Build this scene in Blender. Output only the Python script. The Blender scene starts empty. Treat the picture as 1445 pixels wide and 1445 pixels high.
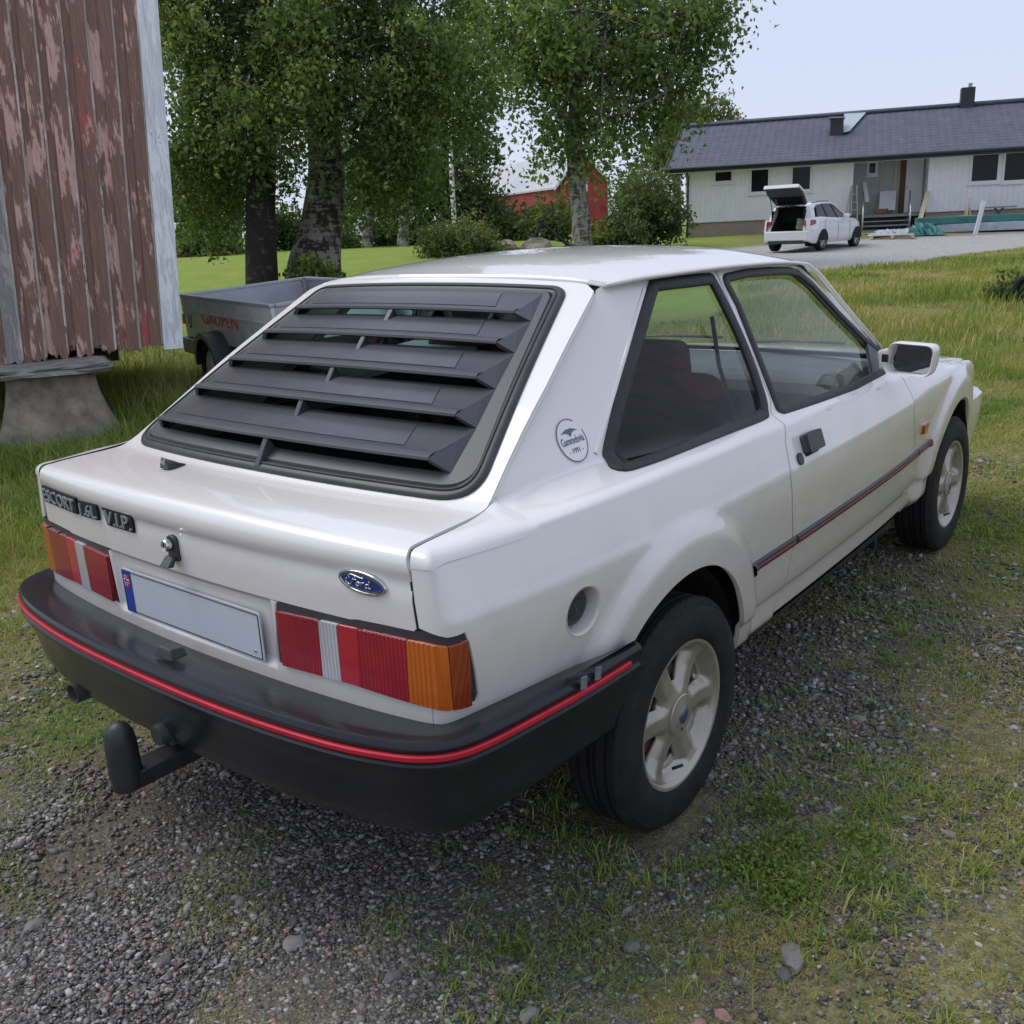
import bpy, bmesh, math, random
import numpy as np
from mathutils import Vector, Matrix
from mathutils.geometry import delaunay_2d_cdt
R_ = math.radians
rng = np.random.default_rng(7)
random.seed(7)
sc = bpy.context.scene
col = sc.collection

# ------------------------------------------------------------------ camera (solved from the car's known size)
CX, CY, CZ, YAW, PIT, ROL, FPX = 1.82543, -1.85647, 1.43721, -0.685923, -0.289044, -0.047408, 1362.659
SZ = 1445.0
def _cam_rot():
    cy, sy, cp, sp = math.cos(YAW), math.sin(YAW), math.cos(PIT), math.sin(PIT)
    f = np.array([sy*cp, cy*cp, sp]); r = np.array([cy, -sy, 0.0]); u = np.cross(r, f)
    c, s = math.cos(ROL), math.sin(ROL)
    return np.array([r*c + u*s, -(-r*s + u*c), f])
CR = _cam_rot(); CO = np.array([CX, CY, CZ])
cd = bpy.data.cameras.new('camera'); cam = bpy.data.objects.new('camera', cd); col.objects.link(cam)
cd.sensor_width = 36.0; cd.lens = 36.0*FPX/SZ; cd.clip_start = .05; cd.clip_end = 3000
M = Matrix.Identity(4)
for i in range(3):
    M[i][0] = CR[0][i]; M[i][1] = -CR[1][i]; M[i][2] = -CR[2][i]; M[i][3] = CO[i]
cam.matrix_world = M
sc.camera = cam

# ------------------------------------------------------------------ daylight: bright overcast
SUN_EL, SUN_AZ = R_(56), R_(-112)     # azimuth from +y towards +x of the sun itself
w = bpy.data.worlds.new('World'); sc.world = w; w.use_nodes = True
nt = w.node_tree; nt.nodes.clear()
sky = nt.nodes.new('ShaderNodeTexSky'); sky.sky_type = 'NISHITA'; sky.sun_disc = False
sky.sun_elevation = SUN_EL; sky.sun_rotation = SUN_AZ; sky.dust_density = 1.0; sky.air_density = 1.0; sky.ozone_density = 1.0
# a thin even cloud layer over the clear sky
hs = nt.nodes.new('ShaderNodeMix'); hs.data_type = 'RGBA'; hs.inputs[0].default_value = .85; hs.inputs[7].default_value = (5.1, 5.6, 7.05, 1)
bg = nt.nodes.new('ShaderNodeBackground'); bg.inputs[1].default_value = .10
wo = nt.nodes.new('ShaderNodeOutputWorld')
nt.links.new(sky.outputs[0], hs.inputs[6]); nt.links.new(hs.outputs[2], bg.inputs[0]); nt.links.new(bg.outputs[0], wo.inputs[0])
sl = bpy.data.lights.new('sun', 'SUN'); sl.energy = 1.5; sl.angle = R_(38); sl.color = (1.0, .97, .93)
so = bpy.data.objects.new('sun', sl); col.objects.link(so)
sdir = Vector((math.sin(SUN_AZ)*math.cos(SUN_EL), math.cos(SUN_AZ)*math.cos(SUN_EL), math.sin(SUN_EL)))
so.rotation_euler = sdir.to_track_quat('Z', 'Y').to_euler()
vs = sc.view_settings
vs.view_transform = 'Standard'; vs.look = 'None'; vs.gamma = 1.0; vs.exposure = 0.46; vs.use_curve_mapping = False
sc.display_settings.display_device = 'sRGB'
sc.cycles.max_bounces = 8; sc.cycles.transparent_max_bounces = 24
sc.cycles.use_denoising = True

# ------------------------------------------------------------------ pixel helpers
def ray(px, py): return CR.T @ np.array([(px-SZ/2)/FPX, (py-SZ/2)/FPX, 1.0])
def at(px, py, depth): return CO + ray(px, py)*depth
def onplane(px, py, axis, val):
    d = ray(px, py); t = (val-CO[axis])/d[axis]; return CO + d*t
def proj(P):
    q = (np.atleast_2d(P)-CO) @ CR.T
    return SZ/2 + FPX*q[:, :2]/q[:, 2:3]
def unp(surf, pts, guess):
    """pixels -> (u,v) of the surface hit, Newton with the last hit as the guess"""
    out = []; g = np.array(guess, float)
    for p in pts:
        p = np.array(p, float)
        for _ in range(30):
            q = proj(surf(np.array([g, g+[1e-4, 0], g+[0, 1e-4]])))
            r = q[0]-p; J = np.array([q[1]-q[0], q[2]-q[0]]).T/1e-4
            try: st = np.linalg.solve(J, -r)
            except np.linalg.LinAlgError: break
            n = np.linalg.norm(st)
            if n > .12: st *= .12/n
            g = g+st
            if n < 1e-6: break
        out.append(g.copy())
    return np.array(out)

# ------------------------------------------------------------------ materials
MATS = {}
def nodes_of(name):
    m = bpy.data.materials.new(name); m.use_nodes = True; t = m.node_tree; t.nodes.clear()
    o = t.nodes.new('ShaderNodeOutputMaterial'); b = t.nodes.new('ShaderNodeBsdfPrincipled')
    t.links.new(b.outputs[0], o.inputs[0]); MATS[name] = m
    return m, t, b, o
def N(t, kind, **kw):
    n = t.nodes.new(kind)
    for k, v in kw.items():
        if k in n.inputs: n.inputs[k].default_value = v
        else: setattr(n, k, v)
    return n
def c4(c): return (c[0], c[1], c[2], 1.0)
def ramp(t, fac, stops):
    r = t.nodes.new('ShaderNodeValToRGB'); el = r.color_ramp.elements
    while len(el) < len(stops): el.new(.5)
    for e, (p, c) in zip(el, stops): e.position = p; e.color = c4(c)
    t.links.new(fac, r.inputs[0]); return r.outputs[0]
def coords(t, kind='Object', scale=(1, 1, 1)):
    tc = t.nodes.new('ShaderNodeTexCoord'); mp = t.nodes.new('ShaderNodeMapping'); mp.inputs['Scale'].default_value = scale
    t.links.new(tc.outputs[kind], mp.inputs[0]); return mp.outputs[0]
def noise(t, vec, scale=5, detail=4, rough=.55, out=0):
    n = N(t, 'ShaderNodeTexNoise'); n.inputs['Scale'].default_value = scale; n.inputs['Detail'].default_value = detail; n.inputs['Roughness'].default_value = rough
    t.links.new(vec, n.inputs['Vector']); return n.outputs[out]
def mixc(t, fac, a, b, mode='MIX'):
    m = t.nodes.new('ShaderNodeMix'); m.data_type = 'RGBA'; m.blend_type = mode
    for s, v in ((m.inputs[0], fac), (m.inputs[6], a), (m.inputs[7], b)):
        if isinstance(v, (tuple, list)): s.default_value = c4(v)
        elif isinstance(v, (int, float)): s.default_value = v
        else: t.links.new(v, s)
    return m.outputs[2]
def math_(t, op, a, b=None):
    m = t.nodes.new('ShaderNodeMath'); m.operation = op
    for s, v in zip(m.inputs, (a, b)):
        if v is None: continue
        if isinstance(v, (int, float)): s.default_value = v
        else: t.links.new(v, s)
    return m.outputs[0]
def bump(t, b, h, strength=.3, dist=.01):
    n = N(t, 'ShaderNodeBump'); n.inputs['Strength'].default_value = strength; n.inputs['Distance'].default_value = dist
    t.links.new(h, n.inputs['Height']); t.links.new(n.outputs[0], b.inputs['Normal'])
def mat(name, color, rough=.5, metal=0.0, coat=0.0, var=.0, vscale=4.0, bmp=0.0, bscale=60.0, spec=.5, stretch=(1, 1, 1)):
    m, t, b, o = nodes_of(name)
    b.inputs['Roughness'].default_value = rough; b.inputs['Metallic'].default_value = metal
    b.inputs['Coat Weight'].default_value = coat; b.inputs['Coat Roughness'].default_value = .035
    b.inputs['Specular IOR Level'].default_value = spec
    v = coords(t, 'Object', stretch)
    nz = noise(t, v, vscale, 5, .6)
    d = tuple(max(0, c*(1-var)) for c in color); l = tuple(min(1, c*(1+var)) for c in color)
    t.links.new(ramp(t, nz, [(.3, d), (.7, l)]), b.inputs['Base Color'])
    if bmp: bump(t, b, noise(t, v, bscale, 3), bmp, .004)
    return m
def glass(name, tint=(.75, .85, .82), refl=1.0):
    m, t, b, o = nodes_of(name); t.nodes.remove(b)
    tr = N(t, 'ShaderNodeBsdfTransparent'); tr.inputs[0].default_value = c4(tint)
    gl = N(t, 'ShaderNodeBsdfGlossy'); gl.inputs[0].default_value = c4((refl,)*3); gl.inputs['Roughness'].default_value = .015
    fr = N(t, 'ShaderNodeFresnel'); fr.inputs['IOR'].default_value = 1.33
    mx = N(t, 'ShaderNodeMixShader')
    t.links.new(fr.outputs[0], mx.inputs[0]); t.links.new(tr.outputs[0], mx.inputs[1]); t.links.new(gl.outputs[0], mx.inputs[2])
    t.links.new(mx.outputs[0], o.inputs[0]); return m

# ------------------------------------------------------------------ object helpers
def link(o, parent=None):
    col.objects.link(o)
    if parent is not None: o.parent = parent
    return o
def mesh_obj(name, verts, faces, material, parent=None, smooth=False, normals=None, mirror=False, midx=None, auto=None):
    v = np.asarray(verts, float).reshape(-1, 3).copy()
    if mirror:
        v[:, 0] *= -1; faces = [tuple(reversed(f)) for f in faces]
        if normals is not None: normals = np.asarray(normals)*[-1, 1, 1]
    me = bpy.data.meshes.new(name); me.from_pydata(v.tolist(), [], [tuple(int(i) for i in f) for f in faces])
    for m in (material if isinstance(material, (list, tuple)) else [material]): me.materials.append(m)
    if midx is not None: me.polygons.foreach_set('material_index', np.asarray(midx, np.int32))
    if smooth or normals is not None: me.polygons.foreach_set('use_smooth', np.ones(len(me.polygons), bool))
    me.update()
    if auto: me.set_sharp_from_angle(angle=R_(auto))
    if normals is not None: me.normals_split_custom_set_from_vertices(np.asarray(normals).tolist())
    return link(bpy.data.objects.new(name, me), parent)
def big_mesh(name, V, F, material, parent=None, smooth=False, midx=None, colors=None):
    """V (n,3), F (m,k) numpy; fast path"""
    me = bpy.data.meshes.new(name); n, k = F.shape
    me.vertices.add(len(V)); me.vertices.foreach_set('co', np.ascontiguousarray(V, np.float32).ravel())
    me.loops.add(n*k); me.loops.foreach_set('vertex_index', np.ascontiguousarray(F, np.int32).ravel())
    me.polygons.add(n); me.polygons.foreach_set('loop_start', np.arange(0, n*k, k, dtype=np.int32))
    me.polygons.foreach_set('loop_total', np.full(n, k, np.int32))
    if midx is not None: me.polygons.foreach_set('material_index', np.ascontiguousarray(midx, np.int32))
    if smooth: me.polygons.foreach_set('use_smooth', np.ones(n, bool))
    for m in (material if isinstance(material, (list, tuple)) else [material]): me.materials.append(m)
    if colors is not None:
        a = me.attributes.new('tone', 'FLOAT', 'POINT'); a.data.foreach_set('value', np.ascontiguousarray(colors, np.float32))
    me.update(calc_edges=True); me.validate()
    return link(bpy.data.objects.new(name, me), parent)
def thing(name, label, cat, loc=(0, 0, 0), rz=0.0, group=None):
    o = bpy.data.objects.new(name, None); o.empty_display_size = .2
    link(o); o.location = loc; o.rotation_euler = (0, 0, rz); return tag(o, label, cat, group)
def tag(o, label=None, cat=None, group=None, kind=None):
    if label: o['label'] = label
    if cat: o['category'] = cat
    if group: o['group'] = group
    if kind: o['kind'] = kind
    return o
class MB:
    """collects shapes into one mesh"""
    def __init__(s): s.v = []; s.f = []
    def add(s, v, f):
        n = len(s.v); s.v += [tuple(map(float, p)) for p in v]; s.f += [tuple(i+n for i in q) for q in f]; return s
    def box(s, c, d, rot=None):
        x, y, z = d[0]/2, d[1]/2, d[2]/2
        v = np.array([(a*x, b*y, e*z) for a in (-1, 1) for b in (-1, 1) for e in (-1, 1)])
        if rot is not None: v = v @ np.array(rot).T
        return s.add(v+np.array(c), [(0, 1, 3, 2), (4, 6, 7, 5), (0, 4, 5, 1), (2, 3, 7, 6), (0, 2, 6, 4), (1, 5, 7, 3)])
    def hexa(s, b4, t4):
        return s.add(list(b4)+list(t4), [(3, 2, 1, 0), (4, 5, 6, 7), (0, 1, 5, 4), (1, 2, 6, 5), (2, 3, 7, 6), (3, 0, 4, 7)])
    def tube(s, pts, rad, n=8, cap=True, squash=1.0):
        pts = [np.array(p, float) for p in pts]; rad = rad if isinstance(rad, (list, tuple, np.ndarray)) else [rad]*len(pts)
        rings = []; up = None
        for i, p in enumerate(pts):
            d = pts[min(i+1, len(pts)-1)]-pts[max(i-1, 0)]; d = d/(np.linalg.norm(d)+1e-9)
            if up is None: up = np.array([0, 0, 1.]) if abs(d[2]) < .9 else np.array([1., 0, 0])
            a = np.cross(d, up); a /= np.linalg.norm(a)+1e-9; b = np.cross(a, d); up = b
            rings.append([p+rad[i]*(math.cos(2*math.pi*k/n)*a+squash*math.sin(2*math.pi*k/n)*b) for k in range(n)])
        v = [q for r in rings for q in r]; f = []
        for i in range(len(pts)-1):
            for k in range(n): f.append((i*n+k, i*n+(k+1) % n, (i+1)*n+(k+1) % n, (i+1)*n+k))
        if cap: f += [tuple(range(n-1, -1, -1)), tuple(range((len(pts)-1)*n, len(pts)*n))]
        return s.add(v, f)
    def lathe(s, prof, c, axis='x', n=48, closed=False):
        """prof [(a, r)] along the axis"""
        v = []; f = []; m = len(prof)
        for k in range(n):
            t = 2*math.pi*k/n; cs, sn = math.cos(t), math.sin(t)
            for a, r in prof:
                p = {'x': (a, r*cs, r*sn), 'y': (r*sn, a, r*cs), 'z': (r*cs, r*sn, a)}[axis]
                v.append((p[0]+c[0], p[1]+c[1], p[2]+c[2]))
        for k in range(n):
            k2 = (k+1) % n
            for i in range(m if closed else m-1):
                j = (i+1) % m; f.append((k*m+i, k*m+j, k2*m+j, k2*m+i))
        return s.add(v, f)
    def prism(s, poly, o, ex, ey, ez, h):
        """polygon (a,b) in ex,ey from o, thick h along ez"""
        o, ex, ey, ez = (np.array(q, float) for q in (o, ex, ey, ez)); n = len(poly)
        v = [o+a*ex+b*ey for a, b in poly]+[o+a*ex+b*ey+h*ez for a, b in poly]
        f = [tuple(range(n-1, -1, -1)), tuple(range(n, 2*n))]+[(i, (i+1) % n, n+(i+1) % n, n+i) for i in range(n)]
        return s.add(v, f)
    def build(s, name, material, parent=None, smooth=False, auto=None, bevel=0.0, mirror=False):
        o = mesh_obj(name, s.v, s.f, material, parent, smooth, None, mirror, None, auto)
        bm = bmesh.new(); bm.from_mesh(o.data); bmesh.ops.recalc_face_normals(bm, faces=bm.faces); bm.to_mesh(o.data); bm.free()
        if bevel:
            bv = o.modifiers.new('b', 'BEVEL'); bv.width = bevel; bv.segments = 2; bv.limit_method = 'ANGLE'
        return o

# ---- 2d helpers and surface panels
def resample(p, step, closed=True):
    p = np.asarray(p, float); q = np.vstack([p, p[:1]]) if closed else p
    d = np.linalg.norm(np.diff(q, axis=0), axis=1); keep = np.r_[True, d > 1e-9]; q = q[keep]; d = d[d > 1e-9]
    out = []
    for a, b, l in zip(q[:-1], q[1:], d):
        n = max(1, int(math.ceil(l/step))); out += [a+(b-a)*k/n for k in range(n)]
    if not closed: out.append(q[-1])
    return np.array(out)
def rounded(pts, r, n=6):
    """polygon with corners of radius r (r may be a list)"""
    pts = [np.array(p, float) for p in pts]; m = len(pts); out = []
    for i, p in enumerate(pts):
        rr = r[i] if isinstance(r, (list, tuple)) else r
        if rr <= 0: out.append(p); continue
        a, b = pts[i-1]-p, pts[(i+1) % m]-p; la, lb = np.linalg.norm(a), np.linalg.norm(b); a /= la; b /= lb
        th = math.acos(max(-1, min(1, a@b))); k = min(rr/max(math.tan(th/2), 1e-3), la*.48, lb*.48)
        s, e = p+a*k, p+b*k
        for j in range(n+1):
            t = j/n; out.append((1-t)**2*s+2*t*(1-t)*p+t*t*e)
    return np.array(out)
def smooth_poly(pts, closed=False, sub=6):
    """Catmull-Rom through the points"""
    p = np.asarray(pts, float); n = len(p); out = []
    idx = (lambda i: i % n) if closed else (lambda i: min(max(i, 0), n-1))
    for i in range(n if closed else n-1):
        a, b, c, d = p[idx(i-1)], p[idx(i)], p[idx(i+1)], p[idx(i+2)]
        for k in range(sub):
            t = k/sub; out.append(.5*((2*b)+(-a+c)*t+(2*a-5*b+4*c-d)*t*t+(-a+3*b-3*c+d)*t**3))
    if not closed: out.append(p[-1])
    return np.array(out)
def inside(P, poly):
    x, y = P[:, 0], P[:, 1]; r = np.zeros(len(P), bool); a = poly; b = np.roll(poly, -1, axis=0)
    for (x0, y0), (x1, y1) in zip(a, b):
        if y0 == y1: continue
        c = ((y0 > y) != (y1 > y)) & (x < (x1-x0)*(y-y0)/(y1-y0)+x0); r ^= c
    return r
def bdist(P, polys):
    d = np.full(len(P), 9.0)
    for q in polys:
        for s in range(0, len(q), 400):
            e = np.linalg.norm(P[:, None]-q[None, s:s+400], axis=2).min(1); d = np.minimum(d, e)
    return d
def snorm(surf, uv, h=6e-4):
    a = surf(uv+[h, 0])-surf(uv-[h, 0]); b = surf(uv+[0, h])-surf(uv-[0, h])
    n = np.cross(a, b); return n/(np.linalg.norm(n, axis=1, keepdims=True)+1e-12)
def tri2d(outer, holes, su, sv, bstep):
    polys = [resample(q, bstep) for q in [outer]+list(holes)]
    lo, hi = polys[0].min(0), polys[0].max(0)
    g = np.stack(np.meshgrid(np.arange(lo[0]+su/2, hi[0], su), np.arange(lo[1]+sv/2, hi[1], sv)), -1).reshape(-1, 2)
    if len(g):
        k = inside(g, polys[0])
        for h in polys[1:]: k &= ~inside(g, h)
        g = g[k]
        if len(g): g = g[bdist(g, polys) > .45*min(su, sv)]
    allp = np.vstack(polys+[g]); edges = []; s = 0
    for q in polys:
        edges += [(s+i, s+(i+1) % len(q)) for i in range(len(q))]; s += len(q)
    vo, eo, fo, ov, oe, of = delaunay_2d_cdt([Vector(p) for p in allp], edges, [], 0, 1e-7)
    V = np.array([tuple(p) for p in vo]); F = np.array([f for f in fo if len(f) == 3])
    cen = V[F].mean(1); k = inside(cen, polys[0])
    for h in polys[1:]: k &= ~inside(cen, h)
    return V, F[k]
def panel(name, surf, outer, holes=(), material=None, parent=None, su=.03, sv=.012, bstep=.01, flange=.012, off=0.0, sign=1, mirror=False, midx=None, flmat=0):
    """a sheet cut from a surface along outlines, its edges folded in"""
    V, F = tri2d(np.asarray(outer), [np.asarray(h) for h in holes], su, sv, bstep)
    P = surf(V); Nn = snorm(surf, V)*sign; P = P+Nn*off
    a = P[F]; fn = np.cross(a[:, 1]-a[:, 0], a[:, 2]-a[:, 0]); bad = (fn*Nn[F[:, 0]]).sum(1) < 0
    F[bad] = F[bad][:, ::-1]
    faces = [tuple(f) for f in F]; mi = list(midx(V[F].mean(1))) if midx is not None else [0]*len(faces)
    verts = P; norms = Nn
    if flange:
        cnt = {}
        for f in faces:
            for i in range(3):
                e = (f[i], f[(i+1) % 3]); cnt[e] = 1
        bed = [e for e in cnt if (e[1], e[0]) not in cnt]
        bv = sorted({i for e in bed for i in e}); ix = {v: len(P)+k for k, v in enumerate(bv)}
        out = np.zeros((len(P), 3))
        for a_, b_ in bed:
            t = P[b_]-P[a_]; o = np.cross(t, Nn[a_]); o /= np.linalg.norm(o)+1e-12; out[a_] += o; out[b_] += o
        out /= np.linalg.norm(out, axis=1, keepdims=True)+1e-12
        Q = P[bv]-Nn[bv]*flange
        verts = np.vstack([P, Q]); norms = np.vstack([Nn, out[bv]])
        for a_, b_ in bed: faces.append((b_, a_, ix[a_], ix[b_])); mi.append(flmat if flmat else (0 if midx is None else mi[0]))
    return mesh_obj(name, verts, faces, material, parent, True, norms, mirror, mi)
def ribbon(name, surf, line, width, material, parent=None, closed=True, h=.006, sign=1, mirror=False, step=.012, crown=.4, lift=0.0, w_in=None):
    """a soft strip (rubber, trim) laid along a line of the surface"""
    L = resample(line, step, closed); P = surf(L); Nn = snorm(surf, L)*sign
    if closed: T = np.roll(P, -1, 0)-np.roll(P, 1, 0)
    else: T = np.gradient(P, axis=0)
    T /= np.linalg.norm(T, axis=1, keepdims=True)+1e-12; B = np.cross(Nn, T)
    prof = [(-.5, -.3), (-.5, crown), (-.38, .85), (-.15, 1), (.15, 1), (.38, .85), (.5, crown), (.5, -.3)]; m = len(prof); n = len(L)
    V = np.stack([P+B*width*a+Nn*(h*b+lift) for a, b in prof], 1).reshape(-1, 3); F = []
    for i in range(n if closed else n-1):
        j = (i+1) % n
        for k in range(m-1): F.append((i*m+k, j*m+k, j*m+k+1, i*m+k+1))
    o = mesh_obj(name, V, F, material, parent, True, None, mirror, None, 40)
    bm = bmesh.new(); bm.from_mesh(o.data); bmesh.ops.recalc_face_normals(bm, faces=bm.faces); bm.to_mesh(o.data); bm.free()
    return o
def pts_interp(knots, x):
    k = np.array(knots, float); return np.interp(x, k[:, 0], k[:, 1])
def sm_interp(knots):
    """smooth 1d curve through knots (monotone cubic)"""
    k = np.array(knots, float); X, Y = k[:, 0], k[:, 1]; h = np.diff(X); d = np.diff(Y)/h; m = np.zeros(len(X))
    m[0], m[-1] = d[0], d[-1]
    for i in range(1, len(X)-1):
        if d[i-1]*d[i] > 0:
            w1, w2 = 2*h[i]+h[i-1], h[i]+2*h[i-1]; m[i] = (w1+w2)/(w1/d[i-1]+w2/d[i])
    def f(x):
        x = np.asarray(x, float); i = np.clip(np.searchsorted(X, x)-1, 0, len(h)-1); t = (x-X[i])/h[i]
        t2 = np.clip(t, 0, 1)
        r = (1+2*t2)*(1-t2)**2*Y[i]+t2*(1-t2)**2*h[i]*m[i]+t2*t2*(3-2*t2)*Y[i+1]+t2*t2*(t2-1)*h[i]*m[i+1]
        return r+np.where(t < 0, (x-X[0])*m[0], 0)+np.where(t > 1, (x-X[-1])*m[-1], 0)
    return f
def sstep(a, b, x):
    t = np.clip((x-a)/(b-a), 0, 1); return t*t*(3-2*t)
# ================================================================== CAR
mat('paint_white', (.775, .735, .705), .38, 0, 1.0, .03, 1.3)
mat('paint_roof', (.74, .715, .69), .32, 0, .7, .03, 1.3)
mat('black_plastic', (.040, .041, .045), .42, 0, 0, .25, 3, .12, 900)
mat('louvre_plastic', (.052, .053, .060), .42, 0, 0, .22, 2.2, .10, 900)
mat('louvre_field', (.070, .071, .080), .26, 0, 0, .25, 3, .05, 700)
mat('rubber', (.018, .018, .019), .55, 0, 0, .3, 20)
mat('seal_rubber', (.030, .031, .033), .42, 0, 0, .3, 20)
mat('dark', (.008, .008, .008), .9)
mat('underbody_dark', (.012, .011, .010), .95, 0, 0, .4, 6)
mat('trim_grey', (.045, .045, .048), .7, 0, 0, .2, 8)
mat('dash_grey', (.10, .105, .11), .65, 0, 0, .2, 8)
mat('chrome', (.62, .62, .62), .18, 1.0)
mat('badge_silver', (.34, .34, .35), .35, .3)
mat('steel', (.35, .34, .33), .4, .8, 0, .2, 30)
mat('red_trim', (.46, .012, .028), .38, 0, 0, .15, 12)
mat('red_dull', (.26, .022, .030), .5, 0, 0, .35, 40)
mat('plate_white', (.52, .54, .58), .45, 0, 0, .02, 3)
mat('plate_blue', (.012, .045, .30), .4)
mat('badge_blue', (.012, .03, .19), .25, 0, .6)
mat('sticker_blue', (.10, .13, .22), .5)
mat('sticker_white', (.70, .70, .72), .45)
mat('flag_red', (.55, .02, .03), .5)
mat('tape_grey', (.15, .16, .18), .5, 0, 0, .2, 60)
glass('car_glass', (.80, .87, .85))
glass('hatch_glass', (.62, .66, .66))
glass('mirror_glass', (.3, .3, .3)); 
def lens_mat(name, c, c2, rib, rough=.22):
    m, t, b, o = nodes_of(name); b.inputs['Roughness'].default_value = rough; b.inputs['Coat Weight'].default_value = .8; b.inputs['Coat Roughness'].default_value = .04
    v = coords(t, 'Object'); nz = noise(t, v, 9, 2, .5)
    sx = N(t, 'ShaderNodeSeparateXYZ'); t.links.new(v, sx.inputs[0])
    s = math_(t, 'SINE', math_(t, 'MULTIPLY', math_(t, 'ADD', sx.outputs[0], math_(t, 'MULTIPLY', sx.outputs[1], -1.0)), rib))
    cc = ramp(t, nz, [(.25, tuple(x*.6+y*.4 for x, y in zip(c, c2))), (.72, c2)])
    if rib: cc = mixc(t, ramp(t, math_(t, 'MULTIPLY', math_(t, 'ADD', s, 1.0), .5), [(.15, (.55,)*3), (.75, (0,)*3)]), cc, c)
    t.links.new(cc, b.inputs['Base Color'])
    bump(t, b, s, .5, .003)
lens_mat('lens_red', (.20, .004, .014), (.46, .010, .028), 760)
lens_mat('lens_red_plain', (.36, .006, .020), (.46, .010, .028), 0)
lens_mat('lens_amber', (.42, .07, .004), (.62, .14, .006), 760)
lens_mat('lens_amber_dark', (.22, .030, .006), (.33, .05, .006), 760)
lens_mat('lens_clear', (.36, .34, .33), (.66, .66, .67), 760)
# bumper plastic with scuffs along the lower corner
m, t, b, o = nodes_of('bumper_plastic'); v = coords(t, 'Object'); b.inputs['Roughness'].default_value = .4; b.inputs['Specular IOR Level'].default_value = .36
n1 = noise(t, v, 3.2, 6, .6); base = ramp(t, n1, [(.3, (.010, .011, .014)), (.7, (.019, .021, .026))])
v2 = coords(t, 'Object', (1, 1, 9)); sc1 = ramp(t, noise(t, v2, 18, 8, .75), [(.60, (0, 0, 0)), (.74, (1, 1, 1))])
sx = N(t, 'ShaderNodeSeparateXYZ'); t.links.new(coords(t, 'Object'), sx.inputs[0])
low = ramp(t, math_(t, 'MULTIPLY', sx.outputs[2], 2.0), [(.74, (1, 1, 1)), (.96, (.12, .12, .12))])
t.links.new(mixc(t, math_(t, 'MULTIPLY', sc1, math_(t, 'MULTIPLY', low, .75)), base, (.17, .155, .13)), b.inputs['Base Color'])
t.links.new(ramp(t, n1, [(.3, (.16,)*3), (.7, (.34,)*3)]), b.inputs['Roughness'])
# white paint: road dust low down, deepened to paint in the lower side's shade
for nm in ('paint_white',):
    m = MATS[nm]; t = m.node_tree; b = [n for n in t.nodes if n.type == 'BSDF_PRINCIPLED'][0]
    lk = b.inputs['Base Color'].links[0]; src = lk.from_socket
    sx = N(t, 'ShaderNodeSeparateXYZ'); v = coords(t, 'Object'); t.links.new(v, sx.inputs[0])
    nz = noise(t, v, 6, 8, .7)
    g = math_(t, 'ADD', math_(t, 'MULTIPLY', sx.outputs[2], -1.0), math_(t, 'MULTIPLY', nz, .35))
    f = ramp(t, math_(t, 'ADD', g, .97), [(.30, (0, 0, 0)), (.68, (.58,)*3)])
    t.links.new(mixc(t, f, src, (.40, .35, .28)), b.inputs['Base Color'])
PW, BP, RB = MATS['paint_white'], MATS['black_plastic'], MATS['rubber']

car = thing('hatchback_car', 'white three-door hatchback with black rear window louvres parked on gravel', 'car')

# ---- plan outline of the body at its widest
PLAN = np.array([(0, -.778), (.15, -.776), (.30, -.770), (.45, -.761), (.58, -.750), (.65, -.742), (.695, -.735), (.722, -.727), (.738, -.712), (.748, -.69), (.755, -.65),
                 (.772, -.55), (.788, -.42), (.802, -.25), (.813, -.05), (.820, .2), (.824, .5), (.8245, .9), (.819, 1.35), (.808, 1.7), (.790, 2.0), (.774, 2.3), (.757, 2.6),
                 (.736, 2.8), (.70, 2.94), (.62, 3.02), (.3, 3.09), (0, 3.10)])
_pc = smooth_poly(np.vstack([[-.15, -.776], PLAN]), False, 24)[24:]
_pl = np.r_[0, np.cumsum(np.linalg.norm(np.diff(_pc, axis=0), axis=1))]
PT = np.linspace(0, _pl[-1], 3000); PXY = np.c_[np.interp(PT, _pl, _pc[:, 0]), np.interp(PT, _pl, _pc[:, 1])]
_k = np.exp(-.5*(np.arange(-12, 13)/5.0)**2); _k /= _k.sum()
PXY[12:-12, 0] = np.convolve(PXY[:, 0], _k, 'valid'); PXY[12:-12, 1] = np.convolve(PXY[:, 1], _k, 'valid')
_tg = np.gradient(PXY, axis=0); _tg /= np.linalg.norm(_tg, axis=1, keepdims=True); PNX = _tg[:, 1]
ZBELT = sm_interp([(-.80, .886), (-.72, .892), (-.6, .900), (-.45, .907), (-.25, .912), (0, .913), (.5, .905), (1.0, .893), (1.6, .878), (2.0, .862), (2.4, .822), (2.8, .765), (3.1, .70)])
GNARROW = sm_interp([(-.8, .03), (-.5, .072), (-.2, .088), (.15, .062), (.6, .014), (.95, 0.0), (1.1, 0)])
def t_of_y(y): k = np.searchsorted(PT, .75); return float(np.interp(y, PXY[k:2600, 1], PT[k:2600]))
_side = sm_interp([(.20, .145), (.27, .105), (.310, .066), (.330, .056), (.392, .052), (.412, .039), (.50, .027), (.62, .0125), (.738, .0012), (.764, .001), (.774, .0035), (.79, .0095)])
def side_in(y, z):
    zb = ZBELT(y); lo = _side(np.minimum(z, .79))
    a = np.clip((z-.79)/(zb-.02-.79), 0, 1); up = .0095+a*.030
    h = z-(zb-.02); led = .026*sstep(0, .026, h)*1.0+.010*sstep(.0, .034, h)
    gl = .50*np.maximum(0, h-.024)
    g = GNARROW(y)*sstep(-.008, .036, h)
    return np.where(z <= .79, lo, up+led+gl+g)
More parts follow.
